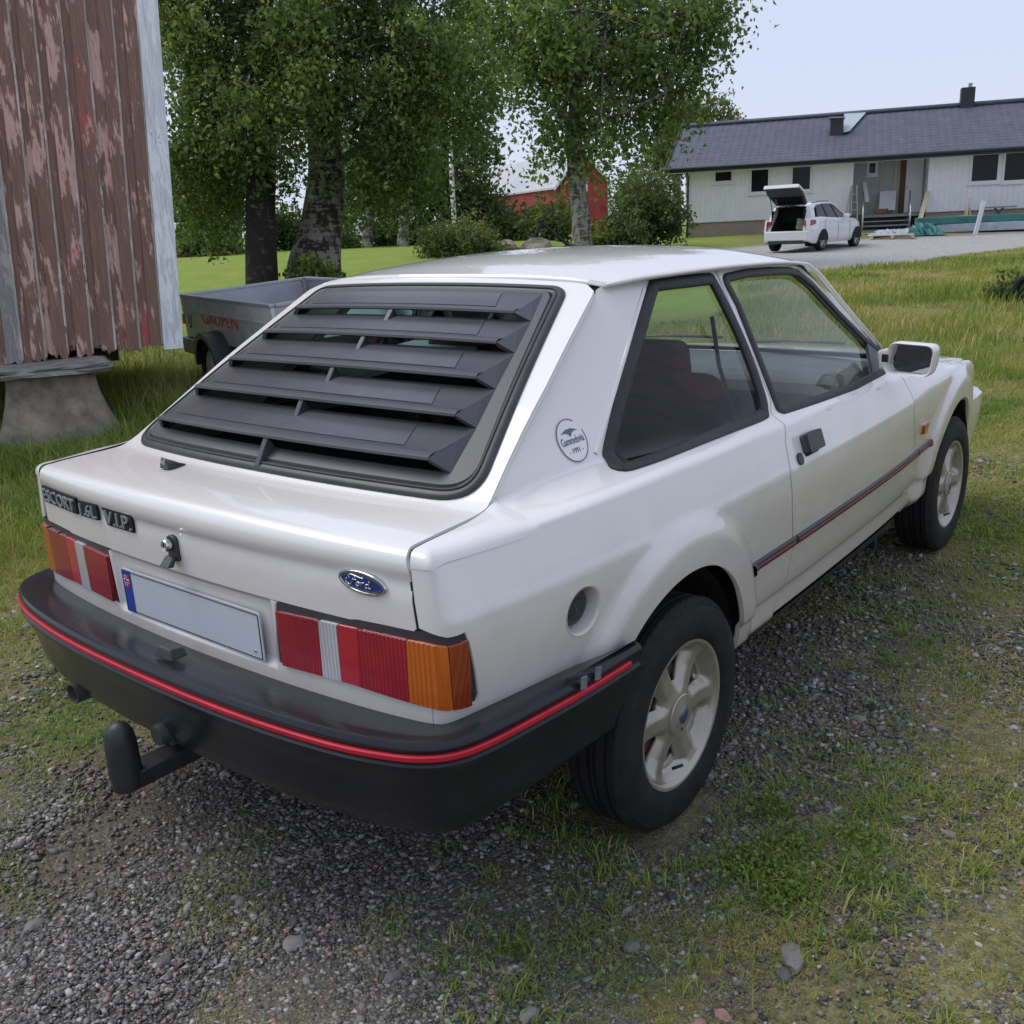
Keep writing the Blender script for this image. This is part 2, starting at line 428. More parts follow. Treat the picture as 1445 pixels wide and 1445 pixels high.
def flare(y, z):
    r1 = np.sqrt((y/.345)**2+((z-.285)/.385)**2); r2 = np.sqrt(((y-2.402)/.345)**2+((z-.285)/.385)**2)
    f = lambda r: sstep(1.33, 1.15, r)
    return .026*f(r1)*sstep(.26, .40, z)+.024*f(r2)*sstep(.2, .35, z)
def S(uv):
    t, z = np.clip(uv[:, 0], 0, PT[-1]), uv[:, 1]
    x = np.interp(t, PT, PXY[:, 0]); y = np.interp(t, PT, PXY[:, 1]); nx = np.clip(np.interp(t, PT, PNX), 0, 1)
    wx = nx**2; wy = 1-wx
    dr = .03*np.maximum(0, z-.74)+.35*sstep(.880, .925, z)*.06
    return np.c_[x-side_in(y, z)*wx+flare(y, z)*wx, np.where(y < 1, y+dr*wy, y-.9*np.maximum(0, z-.6)*wy), z]

# ---- tailgate surface: profile at |x|=.6 with bow and crown towards the middle
TK = np.array([(-.742, .728, .030, 0), (-.743, .745, .030, 0), (-.744, .80, .031, 0), (-.740, .834, .034, 0), (-.744, .848, .036, 0), (-.748, .862, .036, .002), (-.746, .880, .036, .004),
               (-.737, .893, .036, .006), (-.718, .8985, .038, .008), (-.65, .902, .042, .008), (-.57, .904, .050, .006), (-.525, .9065, .052, .004), (-.502, .913, .052, .004), (-.480, .924, .050, .006),
               (-.45, .9425, .050, .008), (-.2, 1.0985, .043, .014), (.05, 1.242, .037, .020), (.102, 1.271, .035, .022), (.122, 1.281, .034, .024), (.145, 1.289, .033, .027), (.175, 1.294, .03, .03)])
_tl = np.r_[0, np.cumsum(np.linalg.norm(np.diff(TK[:, :2], axis=0), axis=1))]
_ti = smooth_poly(np.c_[_tl, TK], False, 10)
TV = np.linspace(0, _tl[-1], 1500); _tc = [np.interp(TV, _ti[:, 0], _ti[:, i]) for i in range(1, 5)]
_k2 = np.exp(-.5*(np.arange(-15, 16)/5.0)**2); _k2 /= _k2.sum()
for i in range(4): _tc[i][15:-15] = np.convolve(_tc[i], _k2, 'valid')
def T(uv):
    x, v = uv[:, 0], uv[:, 1]; y, z, by, cz = (np.interp(v, TV, c) for c in _tc)
    k = 1-(np.abs(x)/.6)**2.3
    return np.c_[x, y-by*k, z+cz*k]
def v_of_y(y): k = np.searchsorted(TV, .24); return float(np.interp(y, _tc[0][k:], TV[k:]))

# ---- outlines (pixels of the photograph, dropped on the surfaces)
SEAM = [(842, 408.5), (838.5, 420), (806, 480), (774.3, 543.8), (742.5, 604), (717, 658), (698, 702), (690, 718.5), (679, 726.6), (640, 746), (598, 766), (582, 773), (578, 780), (579, 807.6), (583.8, 849), (590, 888.5)]
k7 = 7
up_seam = unp(S, SEAM[:k7][::-1], (t_of_y(-.45), .93))[::-1]
lo_seam = unp(S, SEAM[13:][::-1], (.66, .75))[::-1]
# across the deck the quarter's top is a lid of its own (below); the side sheet ends just under it
rim_t = np.linspace(lo_seam[0][0], t_of_y(-.46), 26)
rim_y = np.interp(rim_t, PT, PXY[:, 1])
rim = np.c_[rim_t, np.minimum(.880, ZBELT(rim_y)-.014+.012*sstep(-.60, -.46, rim_y))]
seam = np.vstack([up_seam, rim[::-1][1:], lo_seam])
DGAP = [(1007.5, 378), (1032.6, 434.8), (1063.4, 505.9), (1087, 562.8), (1096.6, 591), (1108.4, 624.4), (1115.5, 671.8), (1118, 719), (1118.9, 776), (1113, 800), (1107, 826), (1091.8, 862)]
dgap = unp(S, DGAP[::-1], (t_of_y(.53), .37))[::-1]
lamp_px = [(388, 851), (460, 866), (540, 883), (600, 895.5), (630, 900), (645, 897), (656, 892), (664, 915), (671, 950), (675, 980), (672, 990), (660, 998), (640, 1002.5), (615, 1001), (579.7, 992), (500, 966.5), (440, 950), (398, 938.5), (392, 934), (389.5, 900)]
lamp = unp(S, lamp_px, (.3, .735))
QW = [(920.7, 407), (928, 402), (961.8, 397.9), (998.3, 394.2), (1005, 397), (1022.7, 431), (1047, 483), (1071.4, 550), (1077, 577.5), (1073, 586.6), (1022.7, 608), (961.8, 632.3), (901, 655), (873.5, 661), (862.8, 649), (859.8, 629), (879.6, 547), (901, 474)]
qw = smooth_poly(unp(S, QW, (t_of_y(.2), 1.27)), True, 5)
DW = [(1021, 393), (1053, 385.7), (1085, 383), (1114, 382.6), (1126, 386), (1144.5, 401), (1184, 443.5), (1220.6, 480), (1243, 497), (1246, 524), (1205.4, 545.5), (1144.5, 566.9), (1101, 581), (1095.8, 571), (1065, 492), (1041, 431)]
dwr = unp(S, DW, (t_of_y(.57), 1.27))
dw = rounded(dwr, [.02, 0, 0, 0, 0, 0, 0, 0, .01, .012, 0, 0, .02, 0, 0, 0])
# wheel-arch outlines
def arch(yc, z0, z1, n=40, a=.338, b=.378, zc=.285):
    th0 = math.pi-math.asin(min(1, (z0-zc)/b)); th1 = math.asin((z1-zc)/b)
    return np.array([(t_of_y(yc+a*math.cos(q)), zc+b*math.sin(q)) for q in np.linspace(th0, th1, n)])
ar = arch(0, .50, .315)
ty = t_of_y
def shrink(l, du, dv=0): return np.asarray(l)+[du, dv]
# ---- quarter panels
lampr = lamp[4:15]                                        # the corner and side of the lamp belong to the quarter
strip_t = unp(S, [(611, 1012)], (.72, .58))[0][0]
roofline = unp(S, [(848, 404.5), (868, 403), (900, 397), (960, 386.5), (1004, 379.5)], (ty(.15), 1.29))
q_out = np.vstack([shrink(seam, .0022)[:-1], [seam[-1]+[.0022, .003]], lampr[::1]+[.0015, .0], [(strip_t+.001, lampr[-1][1]-.002)], [(strip_t+.001, .52), (ty(-.5), .50)], ar, [(ty(.40), .318), (dgap[-1][0]-.002, .318)],
                   shrink(dgap[::-1], -.0032)[:-1], [dgap[0]+[-.0032, -.001]], roofline[::-1]])
fc = unp(S, [(824, 862)], (ty(-.4), .70))[0]
th = np.linspace(0, 2*math.pi, 40, endpoint=False); fhole = fc+.052*np.c_[np.cos(th), np.sin(th)]
for mir in (False, True):
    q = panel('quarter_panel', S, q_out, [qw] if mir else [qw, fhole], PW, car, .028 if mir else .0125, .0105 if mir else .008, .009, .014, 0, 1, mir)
# the quarter's top: a skin from the tailgate seam over the shoulder down to the side sheet
lid_px = [(582, 774.5), (598, 766), (640, 746), (679, 726.6), (690, 718.5)]
lidT = unp(T, lid_px, (.66, .17))+[.003, 0]
lidP = np.vstack([T(lidT), S(up_seam[-1:])]); _ll = np.r_[0, np.cumsum(np.linalg.norm(np.diff(lidP, axis=0), axis=1))]; _ll /= _ll[-1]
na, nb = 44, 14; V = []; Fq = []
for i in range(na+1):
    a_ = i/na; A = np.array([np.interp(a_, _ll, lidP[:, k]) for k in range(3)])
    tt_ = np.interp(a_, [0, .16, 1], [rim[0][0], .757, rim[-1][0]]); zr = np.interp(tt_, rim[:, 0], rim[:, 1])-.010
    Rr = S(np.array([[tt_, zr]]))[0]; zt = max(A[2]-.002, Rr[2]+.004); dn = S(np.array([[tt_, zr]]))[0]-S(np.array([[tt_, zr-.02]]))[0]; dn /= dn[2]
    Cc = Rr+dn*(zt-Rr[2])
    for j in range(nb+1):
        b_ = j/nb; bz = (1-b_)**3*A+3*b_*(1-b_)**2*(A*.35+Cc*.65)+3*b_*b_*(1-b_)*(Cc*.8+Rr*.2)+b_**3*Rr
        w_ = sstep(.55, 1, a_); e_ = S(np.array([up_seam[-1]*(1-b_)+np.array([tt_, zr])*b_]))[0]
        V.append(bz*(1-w_)+e_*w_+np.array([.0016, -.0010, .0012])*(1-w_))
Fq = [(i*(nb+1)+j, i*(nb+1)+j+1, (i+1)*(nb+1)+j+1, (i+1)*(nb+1)+j) for i in range(na) for j in range(nb)]
for mir in (False, True): 
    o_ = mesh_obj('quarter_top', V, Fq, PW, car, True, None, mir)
    bm = bmesh.new(); bm.from_mesh(o_.data); bmesh.ops.recalc_face_normals(bm, faces=bm.faces)
    if sum(f.normal.z for f in bm.faces) < 0: bmesh.ops.reverse_faces(bm, faces=bm.faces)
    bm.to_mesh(o_.data); bm.free()
# front fender, door, sill
FG = [(1271.7, 531), (1285, 554), (1289.6, 578.5), (1291.4, 609), (1291.4, 635), (1290, 655), (1284, 680)]
fg = unp(S, FG, (ty(1.6), .87)); fg = np.vstack([fg, [(fg[-1][0]-.02, .335)]]) 
apil = unp(S, [(1130, 376.5), (1150, 396), (1190, 440), (1228, 478), (1250, 501)], (ty(1.1), 1.26))
dtop = unp(S, [(1010.5, 379), (1060, 376), (1110, 374.5)], (ty(.55), 1.28))
d_out = np.vstack([dtop, apil, [fg[0]+[-.02, .012]], shrink(fg, -.0034), shrink(dgap[::-1], .0032, 0)[0:1]*[1, 0]+[0, .335], shrink(dgap[::-1], .0032)[1:-1]])
af = arch(2.402, .315, .42, 40)
f_out = np.vstack([shrink(fg, .0034), [(fg[-1][0]+.0034, .318)], af, [(ty(2.735), .42), (ty(2.76), .52), (ty(2.765), .62), (ty(2.74), .70), (ty(2.69), ZBELT(2.69)-.022), (ty(2.62), ZBELT(2.62)-.006), (ty(2.5), ZBELT(2.5)-.006), (ty(2.2), ZBELT(2.2)-.006), (ty(1.9), ZBELT(1.9)-.004), (ty(1.72), ZBELT(1.72)+.006)]])
MOLD_Z = .546
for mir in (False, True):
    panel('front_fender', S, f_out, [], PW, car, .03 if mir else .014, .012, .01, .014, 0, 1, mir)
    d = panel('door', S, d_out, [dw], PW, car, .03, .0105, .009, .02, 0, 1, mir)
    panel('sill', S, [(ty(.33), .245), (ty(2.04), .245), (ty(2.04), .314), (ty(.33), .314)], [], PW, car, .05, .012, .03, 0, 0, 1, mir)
    panel('door_glass', S, dw, [], MATS['car_glass'], d, .05, .03, .02, 0, -.012, 1, mir)
    ribbon('door_window_seal', S, dw, .026, RB, d, True, .007, 1, mir, crown=.5)
    panel('quarter_glass', S, qw, [], MATS['car_glass'], car, .05, .03, .02, 0, -.006, 1, mir)
    ribbon('quarter_window_seal', S, qw, .034, RB, car, True, .009, 1, mir, crown=.5)
    # side moulding with red insert, cut at the door gaps
    for t0, t1, par in ((ty(.355), dgap[8][0]-.004, car), (dgap[8][0]+.004, fg[5][0]-.004, d), (fg[5][0]+.004, ty(2.035), car)):
        mo = ribbon('side_moulding', S, [(t0, MOLD_Z), (t1, MOLD_Z)], .030, BP, par, False, .009, 1, mir, .03, .3)
        ribbon('red_insert', S, [(t0+.008, MOLD_Z), (t1-.006, MOLD_Z)], .010, MATS['red_dull'], mo, False, .0105, 1, mir, .03, .6)
# pressed line in front of the rear pillar
pl = unp(S, [(909, 408), (888, 480), (862, 568), (840, 640)], (ty(.2), 1.28))
ribbon('pillar_bead', S, pl, .012, PW, car, False, .0035, 1, False, .02, .2)
for mir in (False, True):  # dark strips added under the panel gaps to deepen their shade
    for ln in (up_seam, lo_seam, dgap, fg): ribbon('gap_shade', S, ln, .014, MATS['dark'], car, False, .003, 1, mir, .02, .9, -.0075)
    ribbon('gap_shade', T, lidT-[.003, 0], .010, MATS['dark'], car, False, .003, 1, mir, .02, .9, -.0055)
# filler recess
cF = S(fc[None])[0]; nF = snorm(S, fc[None])[0]; ex = np.array([0, 1., 0]); ex -= nF*(ex@nF); ex /= np.linalg.norm(ex); ez = np.cross(nF, ex)*1.0
def ring_sheet(rs, c, ex, ey, ez, n=40):
    V = []; F = []
    for r, h in rs: V += [c+ex*r*math.cos(2*math.pi*k/n)+ey*r*math.sin(2*math.pi*k/n)+ez*h for k in range(n)]
    for i in range(len(rs)-1):
        for k in range(n): F.append((i*n+k, i*n+(k+1) % n, (i+1)*n+(k+1) % n, (i+1)*n+k))
    return V, F
fl = mesh_obj('filler_recess', *ring_sheet([(.0535, .001), (.051, .0), (.049, -.006), (.047, -.03), (.045, -.042)], cF, ex, ez, nF), PW, car, True)
mesh_obj('filler_floor', *ring_sheet([(.0452, -.040), (.0001, -.041)], cF, ex, ez, nF), MATS['dark'], fl, True)
V, F = ring_sheet([(.040, -.046), (.040, -.026), (.037, -.021), (.024, -.020), (.021, -.014), (.0, -.014)], cF-ex*.004, ex, ez, nF); fcap = mesh_obj('filler_cap', V, F, BP, car, True, auto=40)
MB().box(cF-ex*.010-nF*.017, (.008, .010, .030)).build('grip', BP, fcap, bevel=.002)

# ---- rear panel under the tailgate, with lamp openings, mirrored in one sheet
def SR(uv):
    r = S(np.c_[np.abs(uv[:, 0]), uv[:, 1]]); r[:, 0] *= np.sign(uv[:, 0]+1e-12)
    # recess for the plate
    k = sstep(.305, .285, np.abs(uv[:, 0]))*sstep(.588, .606, uv[:, 1])*sstep(.742, .730, uv[:, 1])
    r[:, 1] += .012*k; return r
TGB = .7405
lin = lamp[:4]; lb = lamp[15:]
rp_half = np.vstack([[(0, .54)], [(strip_t-.001, .54)], [(strip_t-.001, lampr[-1][1]-.003)], lamp[14:20]+[0, -.001], lamp[0:1]+[-.001, -.001], [(.300, TGB-.002)], [(0, TGB-.002)]])
rp = np.vstack([rp_half, (rp_half*[-1, 1])[::-1][1:-1]])
panel('rear_panel', SR, rp, [], PW, car, .012, .006, .008, .014)
# ---- lamps
NL = snorm(S, lamp)
inner_lamp = None
def lamp_idx(c):
    a, z = c[:, 0], c[:, 1]; out = np.zeros(len(c), int)
    return out
lu = lamp; ctr = lu.mean(0)
def top_of(a): return np.interp(a, lu[:7, 0], lu[:7, 1])
def bot_of(a): return np.interp(a, lu[9:18, 0][::-1], lu[9:18, 1][::-1])
tb = unp(S, [(452, 880), (478, 885), (508, 892), (575.5, 904), (632, 915)], (.4, .7))[:, 0]; tb2 = unp(S, [(459, 958), (485, 963), (512, 970), (580, 992), (638, 1001)], (.4, .6))[:, 0]
a0, a1 = lu[0][0], lu[:, 0].max()
def seg(b0, b1, c0, c1, trim=.0165):
    """lens between two slanted limits (top,bottom)"""
    n = 10; A = []
    for a in np.linspace(b0, b1, n): A.append((a, top_of(a)-trim))
    for a in np.linspace(c1, c0, n): A.append((a, bot_of(a)+.0035))
    return np.array(A)
def rd(z0): return z0
for mir in (False, True):
    lroot = panel('tail_lamp', S, lu, [], BP, car, .02, .012, .008, .02, -.004, 1, mir)
    e = .0008
    panel('red_lens', S, seg(a0+.005, tb[0]-e, a0+.007, tb2[0]-e), [], MATS['lens_red'], lroot, .02, .02, .01, .010, .006, 1, mir)
    panel('reversing_lens', S, seg(tb[0]+e, tb[1]-e, tb2[0]+e, tb2[1]-e), [], MATS['lens_clear'], lroot, .02, .02, .01, .010, .006, 1, mir)
    panel('reflector_lens', S, seg(tb[1]+e, tb[2]-e, tb2[1]+e, tb2[2]-e), [], MATS['lens_red_plain'], lroot, .02, .02, .01, .010, .006, 1, mir)
    panel('brake_lens', S, seg(tb[2]+e, tb[3]-e, tb2[2]+e, tb2[3]-e), [], MATS['lens_red'], lroot, .02, .02, .01, .010, .006, 1, mir)
    panel('indicator_lens', S, seg(tb[3]+e, tb[4]-e, tb2[3]+e, tb2[4]-e), [], MATS['lens_amber'], lroot, .012, .02, .008, .010, .006, 1, mir)
    panel('side_indicator_lens', S, seg(tb[4]+e, a1-.031, tb2[4]+e, a1-.019), [], MATS['lens_amber_dark'], lroot, .006, .02, .006, .010, .006, 1, mir)

# ---- tailgate
tg_px = [(838, 411), (834, 420), (802.5, 480), (771, 543.8), (739, 604), (714, 657), (695, 700), (687, 716), (676, 724.5), (637, 743.5), (596, 763), (580, 770.5), (575.5, 778), (576.5, 807), (581.3, 849), (587.5, 886.5)]
tgr = unp(T, tg_px[::-1], (.66, .02))[::-1]
tgr = tgr[tgr[:, 1] > .0]
vtop = v_of_y(.128)
tg_half = np.vstack([[(.30, vtop+.002), (.42, vtop+.001), (.465, vtop-.001), (.484, vtop-.006), (.494, vtop-.014)], tgr[0:], [(tgr[-1][0]-.01, .0135), (.3, .0135), (0.0, .0135)]])
tg = np.vstack([[(0, vtop+.003)], tg_half, (tg_half*[-1, 1])[::-1][1:]])
vb = v_of_y(-.492); vt = v_of_y(.100)
gl_out = rounded([(-.612, vb), (.612, vb), (.440, vt), (-.440, vt)], [.075, .075, .05, .05], 10)
tailgate = panel('tailgate', T, tg, [gl_out], PW, car, .022, .008, .009, .014)
panel('rear_window', T, gl_out, [], MATS['hatch_glass'], tailgate, .08, .05, .02, 0, -.006)
def inset(poly, d):
    p = resample(poly, .008); tn = np.roll(p, -1, 0)-np.roll(p, 1, 0); tn /= np.linalg.norm(tn, axis=1, keepdims=True)+1e-12
    return p+np.c_[-tn[:, 1], tn[:, 0]]*d
ribbon('rear_window_seal', T, inset(gl_out, .010), .034, MATS['seal_rubber'], tailgate, True, .010, crown=.35)
ribbon('seal_bead', T, inset(gl_out, .013), .008, RB, tailgate, True, .0135, crown=.35)
# louvres
LM = MATS['louvre_plastic']
ys = [-.457, -.347, -.245, -.140, -.040, .055]; aw = [.525, .506, .481, .456, .430, .398]
vs_ = [v_of_y(y+.017) for y in ys]; W0, W1L = .010, [.047, .044, .041, .038, .035]
fr_out = rounded([(-.588, vb+.027), (.588, vb+.027), (.418, vt-.024), (-.418, vt-.024)], [.06, .06, .04, .04], 8)
fr_hole = np.array([(-aw[i], vs_[i]) for i in range(6)]+[(aw[i], vs_[i]) for i in range(5, -1, -1)])
louv = panel('window_louvre', T, fr_out, [fr_hole], LM, tailgate, .03, .02, .012, .02, W0)
def TW(x, v, wv):
    uv = np.array([[x, v]]); return (T(uv)+snorm(T, uv)*wv)[0]
for i in range(5):
    a, b, v0, v1 = aw[i], aw[i+1], vs_[i], vs_[i+1]
    xs = np.linspace(-1, 1, 13); V = []; F = []
    la = a-.040; dv = v1-v0; W1 = W1L[i]
    rows = [(la, v0+.002, W1-.010), (la, v0-.003, W1-.003), (la, v0+.001, W1+.001), (la-.002, v0+.012, W1-.001), (la-.003, v0+dv*.24, W1-.011), (la-.003+(b-la)*.25, v0+dv*.27, W1-.0135), ((la+b)/2+.002, v0+dv*.6, W0+(W1-W0)*.36), (b, v1, W0), (b, v1+.002, W0-.012)]
    for hw, vv, ww in rows: V += [TW(x*hw, vv, ww) for x in xs]
    n = 13
    for r in range(len(rows)-1):
        for k in range(n-1): F.append((r*n+k, r*n+k+1, (r+1)*n+k+1, (r+1)*n+k))
    s = mesh_obj('slat', V, F, LM, louv, True, auto=25)
    for sg in (-1, 1):                                     # cheeks closing the ends
        A = TW(sg*a, v0, W0); L0 = TW(sg*la, v0-.001, W1); U = TW(sg*b, v1, W0); Mi = TW(sg*(la-.003), v0+dv*.24, W1-.011); Mj = TW(sg*((la+b)/2+.002), v0+dv*.6, W0+(W1-W0)*.36)
        A2 = TW(sg*a, v0, W0-.012); L2 = TW(sg*(la-.004), v0, W1-.012)
        mesh_obj('slat_cheek', [A, L0, Mi, Mj, U, A2, L2], [(0, 1, 2), (0, 2, 3), (0, 3, 4), (0, 5, 6, 1)], LM, s)
    fr_ = [(-.93, .30), (.80, .30), (.72, .90), (-.90, .90)]; q = []
    for fx_, fv_ in fr_:
        hw = (la-.003)+(b-(la-.003))*fv_; ww = np.interp(fv_, [0, .24, .27, .6, 1], [W1, W1-.011, W1-.0135, W0+(W1-W0)*.36, W0]); q.append(TW(fx_*hw, v0+dv*fv_, ww+.0012))
    n1_ = [TW(0, v0+dv*.3, 0)]
    cols_ = 10; V2 = []
    for fv_ in (.30, .45, .60, .75, .90):
        xa, xb = np.interp(fv_, [.3, .9], [-.93, -.90]), np.interp(fv_, [.3, .9], [.80, .72]); hw = (la-.003)+(b-(la-.003))*fv_; ww = np.interp(fv_, [.27, .6, 1], [W1-.0135, W0+(W1-W0)*.36, W0])
        V2 += [TW((xa+(xb-xa)*k/cols_)*hw, v0+dv*fv_, ww+.0014) for k in range(cols_+1)]
    mesh_obj('slat_field', V2, [(r*(cols_+1)+k, r*(cols_+1)+k+1, (r+1)*(cols_+1)+k+1, (r+1)*(cols_+1)+k) for r in range(4) for k in range(cols_)], MATS['louvre_field'], s, True)
    # centre rib
    mb = MB(); p = [TW(-.0, v0-.060, W0+.001), TW(0, v0+.002, W1-.004), TW(0, v0+.002, W0-.01), TW(0, v0-.060, W0-.01)]
    h = np.array([.008, 0, 0]); mb.hexa([q-h for q in p], [q+h for q in p]); mb.build('rib', LM, s, bevel=.002)
    # little stay marks near the left end
    mb = MB(); a_, b_ = TW(-.86*b, v0+dv*.50, W0+.030), TW(-.82*b, v0+dv*.62, W0+.024)
# washer nozzle on the deck
wn = TW(-.158, v_of_y(-.60), 0); wn = onplane(238, 660, 2, .912)
nz = MB(); prof = [(-.03, .0), (-.018, .010), (.0, .014), (.020, .006), (.034, 0)]
V = []; 
for k, (yy, hh) in enumerate([(-.012, .020), (-.006, .024), (.010, .017), (.030, .006), (.044, .001)]):
    for q in np.linspace(0, math.pi, 9): V.append(wn+np.array([(.017-.010*max(0, yy)/.044)*math.cos(q), yy, hh*math.sin(q)]))
F = [(k*9+j, k*9+j+1, (k+1)*9+j+1, (k+1)*9+j) for k in range(4) for j in range(8)]+[tuple(range(8, -1, -1))]
wz = mesh_obj('washer_nozzle', V, F, BP, tailgate, True, auto=50)
MB().tube([wn+[0, -.006, .012], wn+[0, -.012, .024]], .007, 10).tube([wn+[0, -.012, .022], wn+[0, -.018, .028]], .0045, 10).build('jet', MATS['steel'], wz, True, 40)
# lock
lk = onplane(246, 772, 1, -.776); lk[1] = T(np.array([[lk[0], .06]]))[0][1]
oy = np.array([0, -1., 0]); EX = np.array([1., 0, 0]); EZ = np.array([0, 0, 1.])
def prism_y(poly, c, h): return MB().prism(poly, c, EX, EZ, oy, h)
lo = prism_y(rounded([(-.018, -.030), (.018, -.030), (.018, .028), (-.018, .028)], [.006, .006, .018, .018]), lk+[0, .004, 0], .012).build('lock_plate', BP, tailgate, True, 40, .002)
MB().lathe([(-.012, .0), (-.012, .0135), (-.020, .0135), (-.024, .011), (-.0225, .007), (-.021, 0)], lk+[-.003, 0, .008], 'y', 24).build('lock_barrel', MATS['chrome'], lo, True, 30)
MB().box(lk+[-.003, -.0245, .008], (.002, .002, .009)).build('keyhole', MATS['dark'], lo)
MB().hexa([lk+[-.017, -.006, -.018], lk+[.013, -.006, -.018], lk+[.013, -.016, -.018], lk+[-.017, -.016, -.018]][::-1], [lk+[-.017, -.018, -.040], lk+[.015, -.018, -.040], lk+[.015, -.034, -.037], lk+[-.017, -.034, -.037]][::-1]).build('pull_handle', BP, lo, bevel=.002)
# text and badges ------------------------------------------------
def text_mesh(s, size=1.0, depth=.02):
    cu = bpy.data.curves.new('t', 'FONT'); cu.body = s; cu.size = size; cu.extrude = depth; cu.align_x = 'LEFT'; cu.resolution_u = 3
    ob = bpy.data.objects.new('t', cu); col.objects.link(ob); dg = bpy.context.evaluated_depsgraph_get(); dg.update()
    me = bpy.data.meshes.new_from_object(ob.evaluated_get(dg)); V = np.array([v.co[:] for v in me.vertices]); F = [tuple(p.vertices) for p in me.polygons]
    bpy.data.objects.remove(ob); bpy.data.meshes.remove(me); return V, F
def place_text(name, s, o, ex, ey, ez, w, h, depth, material, parent, bold=0.0, slant=0.0):
    V, F = text_mesh(s, 1.0, .05); V = V-[V[:, 0].min(), V[:, 1].min(), 0]; V[:, 0] /= V[:, 0].max(); V[:, 1] /= V[:, 1].max(); V[:, 2] = V[:, 2]/.1+.5
    V[:, 0] += V[:, 1]*slant
    o, ex, ey, ez = (np.array(q, float) for q in (o, ex, ey, ez))
    P = o+V[:, :1]*w*ex+V[:, 1:2]*h*ey+V[:, 2:3]*depth*ez
    return mesh_obj(name, P, F, material, parent)
def on_tail(px, py): return T(unp(T, [(px, py)], (0, .07)))[0]
def badge(px4, txt, name, slantcut=0):
    A, B, C_, D = (T(unp(T, [p], (-.5, .07)))[0] for p in px4)     # TL TR BR BL
    ex = (B-A); w = np.linalg.norm(ex); ex /= w; ey = (A-D); h = np.linalg.norm(ey); ey = np.array([0, 0, 1.]); ez = np.cross(ex, ey); h = abs((A-D)[2])
    D = np.array([D[0], D[1], D[2]])-ez*0
    bk = MB().prism([(slantcut*w, -.002), (w, -.002), (w, h+.002), (0, h+.002)], D+ez*-.002, ex, ey, ez, .006).build(name, MATS['dark'], tailgate, bevel=.001)
    place_text('lettering', txt, D+ex*(.03+slantcut*.6)*w+ey*h*.08+ez*.003, ex, ey, ez, w*(.94-slantcut*.6), h*.84, .005, MATS['badge_silver'], bk)
badge([(64, 686), (111, 704), (110, 724), (64.5, 705.5)], 'ESCORT', 'model_badge')
badge([(116, 708), (140, 714), (142.5, 735), (117, 726.5)], '1.6L', 'engine_badge')
badge([(146, 717), (188, 729), (188.5, 749), (149, 738)], 'V.I.P.', 'trim_badge', .12)
ov = on_tail(513, 821.5); ex = on_tail(545, 831)-on_tail(481, 812); ex /= np.linalg.norm(ex); ey = EZ; ez = np.cross(ex, ey)
def oval(rs, c, n=48):
    V = []; F = []
    for a, b, h in rs: V += [c+ex*a*math.cos(2*math.pi*k/n)+ey*b*math.sin(2*math.pi*k/n)+ez*h for k in range(n)]
    for i in range(len(rs)-1):
        for k in range(n): F.append((i*n+k, i*n+(k+1) % n, (i+1)*n+(k+1) % n, (i+1)*n+k))
    return V, F
A_, B_ = .0575, .0235
em = mesh_obj('oval_emblem', *oval([(A_, B_, -.003), (A_, B_, .004), (A_-.002, B_-.002, .0065), (A_-.006, B_-.006, .0065), (A_-.0075, B_-.0075, .004)], ov), MATS['chrome'], tailgate, True, auto=50)
mesh_obj('blue_field', *oval([(A_-.007, B_-.007, .0045), (.0001, .0001, .0050)], ov), MATS['badge_blue'], em, True)
mesh_obj('inner_line', *oval([(A_-.009, B_-.009, .0048), (A_-.009, B_-.009, .0058), (A_-.0102, B_-.0102, .0058), (A_-.0102, B_-.0102, .0048)], ov), MATS['chrome'], em, True, auto=40)
script = [[(-30, 2), (-33, -3), (-28, -8), (-22, -6), (-17, 2), (-12, 9)], [(-24, 4), (-26, 8), (-22, 11), (-12, 10.5), (-2, 9), (4, 9.5)], [(-19, 3), (-10, 3)],
          [(-8, 0), (-12, -4), (-9, -7.5), (-5, -4), (-8, 0), (-3, -1)], [(-1, 1), (-2, -7)], [(-2, -3), (2, 1), (5, .5)], [(13, 0), (8, -1), (8, -7), (13, -5), (16, 7)], [(15, 3), (14, -6), (18, -6)]]
mb = MB()
for st in script: mb.tube([ov+ex*x*.00118+ey*y*.00105+ez*.0055 for x, y in smooth_poly(np.array(st), False, 4)], .0014, 6)
mb.build('script_lettering', MATS['chrome'], em, True)
# number plate, blank grey as in the photograph
pA, pB, pC, pD = (onplane(x, y, 1, yy) for x, y, yy in ((168.7, 797.5, -.760), (366, 858, -.760), (372, 926, -.762), (181, 858, -.762)))
plc = (pA+pB+pC+pD)/4
plt = prism_y(rounded([(-.262, -.0555), (.262, -.0555), (.262, .0555), (-.262, .0555)], .01), np.array([.003, -.772, plc[2]]), .003).build('number_plate', MATS['plate_white'], car, bevel=.001)
prism_y([(-.259, -.052), (-.222, -.052), (-.222, .052), (-.259, .052)], np.array([.003, -.7752, plc[2]]), .0008).build('blue_band', MATS['plate_blue'], plt)
for dz, sgn in ((.012, 1),):
    f0 = np.array([.003-.2405, -.7762, plc[2]+.026])
    fl_ = prism_y([(-.012, -.014), (.012, -.014), (.012, .014), (-.012, .014)], f0, .0006).build('flag', MATS['flag_red'], plt)
    for a, b, mm in ((.024, .008, 'sticker_white'), (.024, .004, 'plate_blue')):
        MB().box(f0+[0, -.0010 if mm == 'sticker_white' else -.0014, 0], (a, .0006, b)).box(f0+[-.003, -.0011 if mm == 'sticker_white' else -.0015, 0], (b, .0006, .028)).build('cross', MATS[mm], fl_)
fo = inset(rounded([(-.262, -.0555), (.262, -.0555), (.262, .0555), (-.262, .0555)], .01), .006)
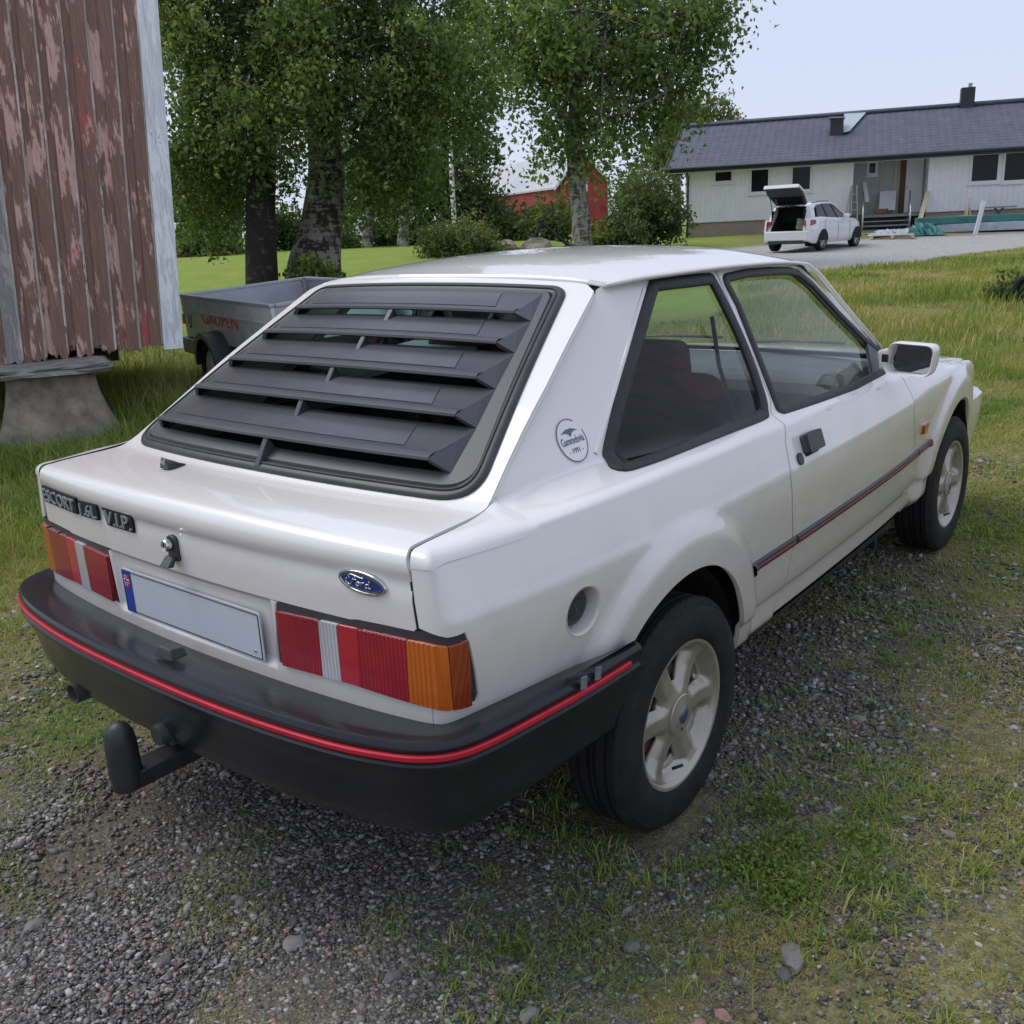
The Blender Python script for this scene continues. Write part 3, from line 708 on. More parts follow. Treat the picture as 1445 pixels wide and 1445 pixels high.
mb = MB(); mb.tube([np.array([.003+a, -.7757, plc[2]+b]) for a, b in np.vstack([fo, fo[:1]])], .0011, 5, False); mb.build('plate_border', MATS['dark'], plt)
for sx_ in (.235,): MB().lathe([(0, 0), (0, .004), (-.002, .003), (-.002, 0)], (.003+sx_, -.775, plc[2]-.035), 'y', 12).build('screw', MATS['steel'], plt)

# ---- rear bumper: plan line swept with a profile
bp = np.array([(0, -.917), (.2, -.914), (.40, -.902), (.58, -.878), (.695, -.846), (.757, -.814), (.793, -.772), (.813, -.71), (.828, -.60), (.842, -.46), (.848, -.34), (.850, -.255)])
bpl = smooth_poly(bp, False, 8); bl = np.vstack([bpl[::-1]*[-.968, 1], bpl[1:]]); bl = resample(bl, .02, False)
bt = np.gradient(bl, axis=0); bt /= np.linalg.norm(bt, axis=1, keepdims=True); bn = np.c_[bt[:, 1], -bt[:, 0]]
def sweep_bumper(prof, name, material, parent, tr=None):
    V = []; F = []; m = len(prof); n = len(bl)
    for i in range(n):
        al = abs(bl[i][0]); sd = np.clip((bl[i][1]+.70)/.45, 0, 1)       # 0 at the back, 1 at the wheel
        for k, (d, z) in enumerate(prof):
            dd, zz = (d, z) if tr is None else tr(d, z, sd)
            V.append((bl[i][0]+bn[i][0]*dd, bl[i][1]+bn[i][1]*dd, zz))
    for i in range(n-1):
        for k in range(m-1): F.append((i*m+k, (i+1)*m+k, (i+1)*m+k+1, i*m+k+1))
    F.append(tuple(range(m))); F.append(tuple(range((n-1)*m, n*m))[::-1])
    o = mesh_obj(name, V, F, material, parent, True, auto=32)
    bm = bmesh.new(); bm.from_mesh(o.data); bmesh.ops.recalc_face_normals(bm, faces=bm.faces); bm.to_mesh(o.data); bm.free(); return o
def tr_b(d, z, s):
    if d < -.03 and z > .5: return (d*(1-.75*s), z+.012*s)
    if z < .5: return (d-.03*s*(1 if z < .42 else 0), z-.015*s)
    return (d, z)
prof = [(-.150, .560), (-.125, .566), (-.09, .572), (-.040, .582), (-.020, .586), (-.008, .584), (-.002, .577), (-.001, .571), (-.004, .566), (-.004, .546), (.002, .540), (.0, .530), (-.012, .505), (-.020, .48), (-.030, .42), (-.042, .385), (-.060, .366), (-.10, .358), (-.14, .36)]
bump_o = sweep_bumper(prof, 'rear_bumper', MATS['bumper_plastic'], car, tr_b)
sweep_bumper([(-.006, .563), (.001, .5625), (.0035, .560), (.0035, .553), (.001, .5495), (-.006, .549)], 'red_stripe', MATS['red_trim'], bump_o)
# cut the bumper ends back to the wheel arch: done by shaping the ends, see below
me = bump_o.data
for vtx in me.vertices:
    x, y, z = vtx.co
    lim = -.255-.42*max(0, .56-z)                      # slanted end
    if y > lim: vtx.co.y = lim
me = bpy.data.objects['red_stripe'].data
for vtx in me.vertices:
    if vtx.co.y > -.30: vtx.co.y = -.30
# tape patches on the bumper's side
for px in ((822, 950), (842, 940)):
    for i in range(1):
        p = onplane(px[0], px[1], 0, .846)
        MB().box(np.array([.849, p[1], .583]), (.004, .018, .026), Matrix.Rotation(-.15, 3, 'X')).build('tape', MATS['tape_grey'], bump_o, bevel=.001)
# plate light on the bumper shelf
p = onplane(243, 925, 2, .585)
MB().hexa([p+[-.032, -.022, 0], p+[.030, -.022, 0], p+[.030, .02, 0], p+[-.032, .02, 0]], [p+[-.024, -.016, .024], p+[.022, -.016, .024], p+[.022, .016, .020], p+[-.024, .016, .020]]).build('plate_light', BP, bump_o, bevel=.003)
# exhaust tail pipe and tow hitch
mb = MB(); a = np.array([-.415, -.872, .372]); 
mb.lathe([(.0, .0235), (.0, .0262), (.10, .0262), (.42, .025), (.42, .021), (.02, .023)], a, 'y', 24, True).build('exhaust_pipe', MATS['steel'] if False else mat('pipe_dark', (.13, .125, .12), .45, .6, 0, .3, 20), car, True, 40)
tow = MB(); tb0 = np.array([0.0, -.975, .335])
tow.hexa([tb0+[-.030, .0, -.022], tb0+[.030, .0, -.022], tb0+[.030, .62, -.022], tb0+[-.030, .62, -.022]], [tb0+[-.030, .0, .018], tb0+[.030, .0, .018], tb0+[.030, .62, .022], tb0+[-.030, .62, .022]])
tow.lathe([(-.022, 0), (-.022, .031), (.0, .033), (.016, .032), (.016, 0)], tb0, 'z', 24)
tow.box(tb0+[.0, .20, .0], (.09, .012, .10)); tow.box(tb0+[.04, .34, .03], (.14, .01, .10))
mat('tow_black', (.020, .020, .022), .5, 0, 0, .3, 30)
hitch = tow.build('tow_bar', MATS['tow_black'], car, True, 35, .004)
MB().lathe([(.012, .0345), (.03, .034), (.085, .033), (.110, .029), (.126, .020), (.133, .009), (.134, 0)], tb0, 'z', 28).build('ball_cap', MATS['tow_black'], hitch, True, 50)
mb = MB(); c = tb0+[.02, .10, .075]
mb.box(c+[0, .02, 0], (.055, .06, .05)); mb.lathe([(-.03, 0), (-.03, .022), (-.012, .026), (.012, .026), (.03, .022), (.03, 0)], c, 'y', 16)
mb.build('trailer_socket', MATS['black_plastic'], hitch, True, 35)

# ---- roof
RZC = sm_interp([(.05, 1.312), (.13, 1.3235), (.25, 1.340), (.45, 1.356), (.72, 1.363), (.95, 1.357), (1.10, 1.343), (1.2, 1.328)])
RZE = sm_interp([(.05, 1.283), (.13, 1.291), (.3, 1.300), (.6, 1.303), (.9, 1.298), (1.15, 1.285), (1.25, 1.274)])
RW = sm_interp([(.05, .492), (.14, .507), (.3, .532), (.6, .560), (.9, .568), (1.15, .560), (1.25, .553)])
def RF(uv):
    x, y = uv[:, 0], uv[:, 1]; c, e, ww = RZC(y), RZE(y), RW(y); k = np.abs(x)/ww
    return np.c_[x, y, c-(c-e)*(.55*k**2+.45*k**5)]
yy = np.linspace(.152, 1.19, 24)
r_out = np.vstack([[(RW(.152)*q, .152+.012*0-(1-q*q)*.052) for q in np.linspace(-1, 1, 15)], [(RW(q)+.002, q) for q in yy[1:]], [(RW(1.19)*q, 1.19-(1-q*q)*.04) for q in np.linspace(.95, -.95, 15)], [(-RW(q)-.002, q) for q in yy[::-1][:-1]]])
roof = panel('roof', RF, r_out, [], PW, car, .05, .04, .02, .012)
for sg in (1, -1):
    P = [np.array([sg*(RW(q)+.006), q, RZE(q)-.004]) for q in np.linspace(.145, 1.2, 30)]+[np.array([sg*x, y, z]) for x, y, z in ((.566, 1.24, 1.272), (.585, 1.30, 1.236), (.64, 1.45, 1.10), (.70, 1.60, .965))]
    MB().tube(P, [.004]+[.0085]*29+[.008]*4, 8, True, .7).build('drip_rail', PW, car, True)
    # A-pillar skin between door and windscreen
    A = [np.array([sg*x, y, z]) for x, y, z in ((.574, 1.16, 1.277), (.588, 1.27, 1.235), (.645, 1.43, 1.09), (.706, 1.59, .955))]
    B = [np.array([sg*x, y, z]) for x, y, z in ((.535, 1.185, 1.295), (.545, 1.30, 1.255), (.60, 1.47, 1.10), (.655, 1.66, .945))]
    V = A+B; F = [(i, i+1, 5+i, 4+i) for i in range(3)]; mesh_obj('windscreen_pillar', V, F, PW, car, True)
# ---- windscreen
def WS(uv):
    u, v = uv[:, 0], uv[:, 1]; k = u*u
    top = np.c_[.545*u, 1.165+.035*k, 1.318-.040*k]; bot = np.c_[.665*u, 1.80-.16*k, .912+.016*k]
    return top*(1-v)[:, None]+bot*v[:, None]
panel('windscreen', WS, rounded([(-1, 0), (1, 0), (1, 1), (-1, 1)], .06), [], MATS['car_glass'], car, .08, .08, .05, 0, 0, -1)
ribbon('windscreen_seal', WS, rounded([(-1, 0), (1, 0), (1, 1), (-1, 1)], .06), .03, RB, car, True, .006, -1, step=.04)
for x0, x1 in ((-.50, .02), (.08, .56)):
    a_, b_ = WS(np.array([[x0/.66, .965]]))[0], WS(np.array([[x1/.66, .90]]))[0]
    MB().tube([a_+[0, .01, .012], (a_+b_)/2+[0, .012, .020], b_+[0, .008, .010]], .006, 6).build('wiper', BP, car, True)
# ---- bonnet and nose
def BN(uv):
    x, y = uv[:, 0], uv[:, 1]; ze = ZBELT(y)+.002; ww = np.interp(y, [1.6, 2.0, 2.4, 2.8, 3.1], [.735, .715, .70, .675, .58]); k = np.abs(x)/ww
    return np.c_[x, y, ze+.030*(1-k**2.5)+.0*y]
bo = [(.738, 1.70), (.716, 2.0), (.702, 2.4), (.678, 2.78), (.60, 3.0), (.3, 3.07)]
bo = np.array(bo+[(-x, y) for x, y in bo[::-1]]+[(-.60, 1.72), (-.3, 1.80), (0, 1.82), (.3, 1.80), (.60, 1.72)])
panel('bonnet', BN, bo, [], PW, car, .05, .05, .03, .014)
mb = MB()
for sg in (1,):
    pf = np.array([(-.738, 2.70), (-.735, 2.88), (-.705, 3.04), (-.58, 3.12), (-.3, 3.19), (0, 3.20), (.3, 3.19), (.58, 3.12), (.705, 3.04), (.735, 2.88), (.738, 2.70)])
    pf = smooth_poly(pf, False, 4); V = []; F = []; prof = [(-.06, .60), (-.015, .602), (.0, .590), (.004, .55), (-.006, .46), (-.03, .36), (-.10, .33)]; m_ = len(prof)
    tt = np.gradient(pf, axis=0); tt /= np.linalg.norm(tt, axis=1, keepdims=True)
    for p_, t_ in zip(pf, tt):
        nn_ = np.array([-t_[1], t_[0]])
        for d_, z_ in prof: V.append((p_[0]+nn_[0]*d_, p_[1]+nn_[1]*d_, z_))
    for i in range(len(pf)-1):
        for k in range(m_-1): F.append((i*m_+k, i*m_+k+1, (i+1)*m_+k+1, (i+1)*m_+k))
    fb = mesh_obj('front_bumper', V, F, PW, car, True, auto=35)
    bm = bmesh.new(); bm.from_mesh(fb.data); bmesh.ops.recalc_face_normals(bm, faces=bm.faces); bm.to_mesh(fb.data); bm.free()
MB().box((0, 3.02, .62), (1.30, .12, .16)).build('front_grille', BP, car, bevel=.02)
# ---- underbody, wheel wells, cabin tub
ub = MB(); ub.hexa([(-.52, -.62, .30), (.52, -.62, .30), (.52, 2.95, .24), (-.52, 2.95, .24)], [(-.52, -.62, .40), (.52, -.62, .40), (.52, 2.95, .34), (-.52, 2.95, .34)])
ub.box((0, 2.55, .52), (.98, .75, .36)); ub.box((0, -.40, .50), (.98, .5, .24)); ub.box((0, 1.0, .30), (1.46, 1.5, .06))
ub.build('underbody', MATS['underbody_dark'], car)
mb = MB()
for yc, xx in ((0, 0), (2.402, -.03)):
    for sg in (1, -1):
        V = []; F = []; n = 24
        for k in range(n+1):
            a_ = math.pi*(-.04+.98*k/n)
            for xq in (.50, .775+xx): V.append((sg*xq, yc+.335*math.cos(a_), .29+.365*math.sin(a_)))
        F = [(2*k, 2*k+1, 2*k+3, 2*k+2) for k in range(n)]
        V.append((sg*.50, yc, .29)); F += [(2*k, 2*k+2, len(V)-1) for k in range(n)]
        mesh_obj('wheel_well', V, F, MATS['underbody_dark'], car)
# ---- wheels
m, t, b, o = nodes_of('tyre'); v = coords(t, 'Object'); b.inputs['Roughness'].default_value = .75; b.inputs['Specular IOR Level'].default_value = .28
n1 = noise(t, v, 14, 6, .65); t.links.new(ramp(t, n1, [(.35, (.010, .010, .0105)), (.75, (.026, .025, .024))]), b.inputs['Base Color']); bump(t, b, noise(t, v, 220, 2), .15, .002)
mat('rim_silver', (.40, .365, .31), .36, .55, .15, .14, 9)
mat('brake_rust', (.10, .05, .035), .8, .2, 0, .4, 20)
def wheel(name_lbl, xo, yc, sg, cam_=0.0):
    """xo = outer sidewall x; sg +1 right side, -1 left"""
    root = bpy.data.objects.new('wheel', None); link(root, car); root.location = (sg*xo, yc, .2885); root.scale = (sg, 1, 1); root.rotation_euler = (0, sg*cam_, 0)
    R0 = .2885; W = .185; rr = .182
    pr = [(-.172, rr-.006), (-.180, rr+.02), (-.185, rr+.055), (-.178, R0-.018), (-.165, R0-.006)]
    xs = np.linspace(-.158, -.027, 9)
    for i, x in enumerate(xs):
        pr.append((x, R0-.0005+.0))
        if i < 8 and i in (1, 3, 4, 6): pr += [(x+.003, R0-.008), (x+.009, R0-.008), (x+.012, R0-.0003)]
    pr += [(-.020, R0-.006), (-.010, R0-.016), (-.004, R0-.030), (-.001, rr+.062), (.0, rr+.045), (-.002, rr+.026), (-.006, rr+.014), (-.011, rr+.008), (-.016, rr+.004), (-.012, rr-.002)]
    pr = [(a_*.89, r_) for a_, r_ in pr]
    ty_ = MB().lathe(pr, (0, 0, 0), 'x', 96).build('tyre', MATS['tyre'], root, True, 28)
    # shoulder blocks: short cross grooves as raised lugs
    lug = MB()
    for k in range(66):
        a_ = 2*math.pi*k/66; ca, sa = math.cos(a_), math.sin(a_)
        for x0, x1, r0, r1 in ((-.027, -.008, R0+.0012, R0-.0150), (-.158, -.138, R0-.0150, R0+.0012)):
            hw = .0095; P = []
            for dx, rr_ in ((x0, r0), (x1, r1)):
                for s_ in (-hw, hw):
                    for dr in (-.008, 0):
                        P.append((dx, (rr_+dr)*ca-s_*sa, (rr_+dr)*sa+s_*ca))
            lug.add(P, [(0, 1, 3, 2), (4, 6, 7, 5), (1, 5, 7, 3), (0, 2, 6, 4), (0, 4, 5, 1), (2, 3, 7, 6)])
    tag(lug.build('tread_lugs', MATS['tyre'], ty_), kind='stuff')
    # rim: lip and barrel
    rim = MB().lathe([(-.17, rr-.012), (-.12, rr-.030), (-.060, rr-.030), (-.030, rr-.018), (-.022, rr-.009), (-.012, rr-.005), (-.009, rr+.001), (-.009, rr+.005), (-.013, rr+.0065)], (0, 0, 0), 'x', 64).build('rim', MATS['rim_silver'], root, True, 50)
    # six broad spokes: a disc with six windows
    def face(uv):
        y, z = uv[:, 0], uv[:, 1]; r = np.hypot(y, z); a = np.arctan2(z, y)
        ph = np.abs(((a-R_(57)+math.pi/6) % (math.pi/3))-math.pi/6)            # 0 on a spoke axis
        base = np.interp(r, [0, .05, .075, .12, .155, .172], [-.020, -.021, -.026, -.030, -.026, -.020])
        s = np.clip(r*np.tan(np.minimum(ph, 1.2))/.046, 0, 1.3)
        return np.c_[base-.022*sstep(.25, 1.1, s)*sstep(.05, .085, r)*sstep(.175, .15, r), y, z]
    th_ = np.linspace(0, 2*math.pi, 96, endpoint=False); outer = .1715*np.c_[np.cos(th_), np.sin(th_)]; holes = []
    for k in range(6):
        am = R_(57)+math.pi/6+k*math.pi/3
        q = rounded([(.080, -.0075), (.140, -.036), (.146, -.012), (.146, .012), (.140, .036), (.080, .0075)], [.008, .012, .03, .03, .012, .008])
        ca, sa = math.cos(am), math.sin(am); holes.append(np.c_[q[:, 0]*ca-q[:, 1]*sa, q[:, 0]*sa+q[:, 1]*ca])
    def face2(uv): return face(uv)
    panel('spokes', face2, outer, holes, MATS['rim_silver'], rim, .006, .006, .005, .022, 0, 1)
    cap = MB().lathe([(-.022, .052), (-.0165, .052), (-.014, .049), (-.0125, .030), (-.0095, .024), (-.009, .0)], (0, 0, 0), 'x', 48).build('centre_cap', MATS['rim_silver'], rim, True, 30)
    MB().lathe([(-.0098, .021), (-.0085, .0205), (-.0078, .0)], (0, 0, 0), 'x', 32).build('cap_badge', mat('cap_blue', (.16, .19, .24), .3, .6) if 'cap_blue' not in MATS else MATS['cap_blue'], cap, True)
    mb = MB()
    for st in script: mb.tube([np.array([-.0074, x*.00042, y*.00045]) for x, y in st], .0008, 5)
    mb.build('cap_lettering', MATS['badge_blue'], cap)
    MB().lathe([(-.009, 0), (-.009, .004), (-.0135, .005)], (-.0035, .006*0, -.038), 'x', 12).build('cap_screw', MATS['dark'], cap, True)
    MB().lathe([(-.06, .0), (-.06, .115), (-.075, .12), (-.10, .12), (-.10, 0)], (0, 0, 0), 'x', 40).build('brake_drum', MATS['brake_rust'], root, True, 40)
    MB().tube([(-.018, -.035, -.132), (.004, -.022, -.120)], .004, 8).build('valve', RB, rim, True)
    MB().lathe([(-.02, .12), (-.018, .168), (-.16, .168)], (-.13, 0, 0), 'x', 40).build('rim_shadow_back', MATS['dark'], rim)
    return root
wheel('', .818, 0.0, 1, .02); wheel('', .818, 0.0, -1, .02); wheel('', .776, 2.402, 1); wheel('', .776, 2.402, -1)
# ---- mirror
mm = np.array([.862, 1.40, .962])
mir_poly = rounded([(-.088, -.051), (.069, -.058), (.082, .046), (-.066, .053)], [.03, .03, .03, .03], 8)
def shell(c, poly, depths, name, material, parent):
    V = []; F = []; n = len(poly)
    for s_, dy in depths: V += [c+np.array([a_*s_, dy, b_*s_]) for a_, b_ in poly]
    for i in range(len(depths)-1):
        for k in range(n): F.append((i*n+k, i*n+(k+1) % n, (i+1)*n+(k+1) % n, (i+1)*n+k))
    F.append(tuple(range((len(depths)-1)*n, len(depths)*n)))
    o_ = mesh_obj(name, V, F, material, parent, True, auto=50)
    bm = bmesh.new(); bm.from_mesh(o_.data); bmesh.ops.recalc_face_normals(bm, faces=bm.faces); bm.to_mesh(o_.data); bm.free(); return o_
mroot = None
for sg in (1, -1):
    c = np.array([sg*.0, 0, 0]); P = mir_poly.copy(); P[:, 0] *= sg
    mc = np.array([sg*mm[0], mm[1], mm[2]])
    mh = shell(mc, P, [(.85, .020), (.87, -.006), (.90, -.018), (.96, -.022), (1.0, -.012), (1.0, .03), (.93, .065), (.75, .09), (.4, .10)], 'door_mirror', PW, car)
    V = [mc+np.array([a_*.89, .004-.10*a_*sg, b_*.89]) for a_, b_ in P]; 
    m_ = MATS.get('mirror_silver') or mat('mirror_silver', (.55, .56, .58), .02, 1.0)
    mesh_obj('mirror_glass', V, [tuple(range(len(V)))] if sg > 0 else [tuple(range(len(V)-1, -1, -1))], m_, mh)
    mb = MB(); mb.hexa([(sg*.752, 1.43, .915), (sg*.80, 1.41, .925), (sg*.80, 1.45, .925), (sg*.752, 1.50, .915)], [(sg*.735, 1.45, .975), (sg*.80, 1.41, .995), (sg*.80, 1.45, .995), (sg*.735, 1.49, .975)]); mb.build('mirror_arm', PW, mh, bevel=.008)
    MB().box((sg*.785, 1.384, .962), (.02, .012, .026)).build('mirror_hinge', RB, mh, bevel=.002)
    tri = unp(S, [(1222, 484), (1245, 497), (1247, 526), (1231, 533)], (ty(1.5), .95))
    panel('mirror_sail', S, tri, [], BP, car, .03, .02, .02, .01, .004, 1, sg < 0)
# ---- handle, lock, side repeater
hd = unp(S, [(1143, 622)], (ty(.73), .81))[0]
for mirr in (False, True):
    hr = panel('door_handle', S, rounded([(hd[0]-.062, hd[1]-.026), (hd[0]+.040, hd[1]-.026), (hd[0]+.040, hd[1]+.024), (hd[0]-.062, hd[1]+.024)], .01), [], BP, car, .02, .012, .008, .026, .024, 1, mirr)
    panel('handle_recess', S, rounded([(hd[0]-.055, hd[1]-.034), (hd[0]+.034, hd[1]-.034), (hd[0]+.034, hd[1]-.0), (hd[0]-.055, hd[1]-.0)], .008), [], MATS['dark'], hr, .03, .03, .01, .003, .003, 1, mirr)
    lp = unp(S, [(1128, 648)], (ty(.7), .78))[0]; th_ = np.linspace(0, 2*math.pi, 20, endpoint=False)
    panel('door_lock', S, lp+np.c_[np.cos(th_), np.sin(th_)]*.016, [], BP, car, .02, .012, .006, .01, .006, 1, mirr)
    ip = unp(S, [(1303, 604)], (ty(1.8), .65))[0]
    panel('side_repeater', S, rounded([ip+[-.030, -.018], ip+[.030, -.018], ip+[.030, .018], ip+[-.030, .018]], .006), [], MATS['lens_amber'], car, .02, .01, .008, .014, .012, 1, mirr)
# ---- sticker on the rear pillar
sk = unp(S, [(806.5, 622)], (ty(-.25), 1.0))[0]; sP = S(sk[None])[0]; sN = snorm(S, sk[None])[0]
u1 = S(unp(S, [(828, 612)], sk))[0]-S(unp(S, [(787, 627)], sk))[0]; u1 /= np.linalg.norm(u1); u2 = np.cross(sN, u1); u2 /= np.linalg.norm(u2)
hh = np.linalg.norm(S(unp(S, [(803, 592)], sk))[0]-S(unp(S, [(809, 652)], sk))[0])/2; ww_ = hh*.93
def arc(a0, a1, r0, r1, n=24):
    V = []; 
    for k in range(n+1):
        a_ = R_(a0+(a1-a0)*k/n)
        for r in (r0, r1): V.append(sP+u1*ww_*r*math.cos(a_)+u2*hh*r*math.sin(a_)+sN*.0030)
    return V, [(2*k, 2*k+1, 2*k+3, 2*k+2) for k in range(n)]
th_ = np.linspace(0, 2*math.pi, 40, endpoint=False)
stk = mesh_obj('club_sticker', [sP+u1*ww_*math.cos(q)+u2*hh*math.sin(q)+sN*.0024 for q in th_], [tuple(range(40))], PW, car)
for a0_, a1_ in ((55, 205), (-165, 20)): mesh_obj('sticker_ring', *arc(a0_, a1_, .95, 1.0), MATS['sticker_blue'], stk)
place_text('sticker_name', 'Gammelsvia', sP-u1*ww_*.80-u2*hh*.16+sN*.0027, u1, u2, sN, ww_*1.62, hh*.36, .0006, MATS['sticker_blue'], stk)
place_text('sticker_year', '- 1991 -', sP-u1*ww_*.50-u2*hh*.58+sN*.0027, u1, u2, sN, ww_*1.0, hh*.24, .0006, MATS['sticker_blue'], stk)
wing = [(-52, 22), (-30, 30), (-12, 36), (0, 34), (12, 36), (30, 30), (52, 22), (30, 22), (14, 18), (4, 8), (0, 2), (-4, 8), (-14, 18), (-30, 22)]
wv = [sP+u1*ww_*a_*.012+u2*hh*(b_*.012+.12)+sN*.0030 for a_, b_ in wing]; mesh_obj('sticker_emblem', wv, [tuple(range(len(wv)))], MATS['sticker_blue'], stk)
# ---- cabin
mat('seat_dark', (.020, .019, .021), .9, 0, 0, .3, 30, .3, 300)
m, t, b, o = nodes_of('seat_stripe'); b.inputs['Roughness'].default_value = .95; v = coords(t, 'Object')
sx = N(t, 'ShaderNodeSeparateXYZ'); t.links.new(v, sx.inputs[0])
d_ = math_(t, 'SQRT', math_(t, 'ADD', math_(t, 'POWER', math_(t, 'MULTIPLY', math_(t, 'ADD', sx.outputs[0], -.02), 1.5), 2.0), math_(t, 'POWER', math_(t, 'ADD', sx.outputs[2], .55), 2.0)))
fr_ = math_(t, 'FRACT', math_(t, 'MULTIPLY', d_, 22.0))
t.links.new(ramp(t, fr_, [(.0, (.125, .030, .032)), (.70, (.115, .028, .030)), (.76, (.03, .022, .024)), (.92, (.03, .022, .024)), (.98, (.125, .030, .032))]), b.inputs['Base Color'])
SD, SS = MATS['seat_dark'], MATS['seat_stripe']
def soft_box(name, c, dims, rx, material, parent, bev=.05):
    ob = MB().box((0, 0, 0), dims).build(name, material, parent); ob.location = c; ob.rotation_euler = (rx, 0, 0)
    bv = ob.modifiers.new('b', 'BEVEL'); bv.width = bev; bv.segments = 4
    ob.data.polygons.foreach_set('use_smooth', np.ones(len(ob.data.polygons), bool)); return ob
for sg in (1, -1):
    st = bpy.data.objects.new('front_seat', None); link(st, car); st.location = (sg*.34, .93, .27)
    soft_box('cushion', (0, .12, .14), (.50, .52, .17), .1, SD, st)
    bk = soft_box('backrest', (0, -.245, .44), (.48, .15, .60), R_(16), SS, st, .06)
    soft_box('side_bolster', (-.22, -.23, .42), (.08, .19, .50), R_(16), SD, st, .035); soft_box('side_bolster', (.22, -.23, .42), (.08, .19, .50), R_(16), SD, st, .035)
    soft_box('headrest', (0, -.335, .755), (.30, .09, .15), R_(12), SS, st, .035)
bench = soft_box('rear_bench', (0, .02, .62), (1.14, .15, .52), R_(20), SS, car, .05)
soft_box('rear_cushion', (0, .30, .47), (1.14, .48, .16), .08, SD, car, .05)
MB().hexa([(-.56, -.50, .875), (.56, -.50, .875), (.56, -.06, .885), (-.56, -.06, .885)], [(-.56, -.50, .89), (.56, -.50, .89), (.56, -.06, .90), (-.56, -.06, .90)]).build('parcel_shelf', MATS['trim_grey'], car, bevel=.004)
mat('pale_card', (.62, .66, .68), .5); mat('teal_card', (.40, .62, .62), .45)
dsh = MB(); DG = MATS['dash_grey']
prof_d = [(1.40, .66), (1.40, .84), (1.44, .885), (1.56, .90), (1.80, .905), (1.80, .60)]
V = [(sx_, y, z) for sx_ in (-.68, .68) for y, z in prof_d]; n = len(prof_d)
dash = mesh_obj('dashboard', V, [tuple(range(n)), tuple(range(2*n-1, n-1, -1))]+[(i, n+i, n+(i+1) % n, (i+1) % n) for i in range(n)], DG, car)
dash.modifiers.new('b', 'BEVEL').width = .02
soft_box('instrument_hood', (-.36, 1.46, .905), (.40, .18, .075), -.1, DG, dash, .03)
sw = MB(); cw = np.array([-.36, 1.27, .82]); tl = R_(28); ay = np.array([0, math.sin(tl), math.cos(tl)]); 
ringp = [cw+.185*(math.cos(q)*np.array([1., 0, 0])+math.sin(q)*ay) for q in np.linspace(0, 2*math.pi, 33)]
sw.tube(ringp, .0125, 8, False)
for q in (math.pi*1.12, math.pi*1.88, math.pi*1.35, math.pi*1.65): sw.tube([cw, cw+.18*(math.cos(q)*np.array([1., 0, 0])+math.sin(q)*ay)], .014, 6)
sw.tube([cw, cw+np.array([0, .18, -.08])], .03, 8); sw.build('steering_wheel', mat('wheel_grey', (.05, .05, .052), .5), car, True, 40)
rm_ = WS(np.array([[0.02, .20]]))[0]+np.array([0, -.075, -.01]); soft_box('rear_view_mirror', rm_, (.22, .03, .062), .1, BP, car, .012)
MB().tube([rm_, WS(np.array([[0.02, .10]]))[0]], .008, 6).build('mirror_stalk', BP, car)
for sg in (1, -1):
    # inner trims close the doors from inside
    trim = [(ty(-.40), .72), (ty(.38), .72), (ty(.42), .40), (ty(1.66), .40), (ty(1.60), ZBELT(1.6)-.02), (ty(.9), ZBELT(.9)-.02), (ty(.2), ZBELT(.2)-.02), (ty(-.15), ZBELT(-.15)-.02), (ty(-.40), ZBELT(-.4)-.03)]
    panel('inner_trim', S, trim, [], MATS['trim_grey'], car, .1, .05, .05, 0, -.045, 1, sg < 0)
MB().box((0, 1.68, .50), (1.40, .03, .60)).build('firewall', MATS['dark'], car)
mb = MB(); mb.box((0, .60, 1.272), (.90, .80, .012)); mb.build('headliner', mat('headliner_grey', (.32, .31, .30), .9), car)
for sg in (1, -1): MB().tube([(sg*.612, .50, 1.18), (sg*.635, .50, 1.05), (sg*.72, .48, .85), (sg*.72, .45, .6)], .012, 6, True, .25).build('seat_belt', mat('belt', (.02, .02, .022), .8) if 'belt' not in MATS else MATS['belt'], car)
Q4 = [(-.20, -.05, 1.040), (-.50, .05, 1.040), (-.63, .74, 1.052), (-.27, .74, 1.052)]
tb_o = MB().hexa([np.array(q) for q in Q4], [np.array(q)+[0, 0, .012] for q in Q4]).build('teal_board', MATS['teal_card'], None)
tag(tb_o, 'pale teal board lying inside the hatchback, seen through the louvres', 'board')
lg = MB().box((-.42, .36, .98), (.30, .5, .110)).build('dark_bag', SD, None, bevel=.03); tag(lg, 'dark bag under the teal board inside the hatchback', 'bag')
# ================================================================== TERRAIN
FH = np.array([math.sin(YAW), math.cos(YAW)]); RH = np.array([math.cos(YAW), -math.sin(YAW)])
def dl(x, y):
    px, py = x-CX, y-CY; return px*FH[0]+py*FH[1], px*RH[0]+py*RH[1]
def height(x, y):
    x, y = np.asarray(x, float), np.asarray(y, float); d, l = dl(x, y); u = l/np.maximum(d, 2.0)
    a = .86*sstep(.16, .04, u)*sstep(-.75, -.45, u)+.04
    z = a*sstep(10.5, 24, d)
    z = z+.46*sstep(33, 42, d)*sstep(.10, .18, u)
    z = z+.10*sstep(9, 14, d)*sstep(.10, .3, u)
    bmp = .012*np.sin(x*3.1+1.3*y)*np.sin(y*2.7-.8*x)+.008*np.sin(7.3*x+2*y)*np.sin(6.1*y-3*x)
    carz = sstep(.5, 1.1, np.abs(x)-.75)*0+np.clip((np.hypot(np.maximum(np.abs(x)-.9, 0), np.maximum(np.abs(y-1.2)-1.6, 0)))/.5, 0, 1)
    return z+bmp*carz
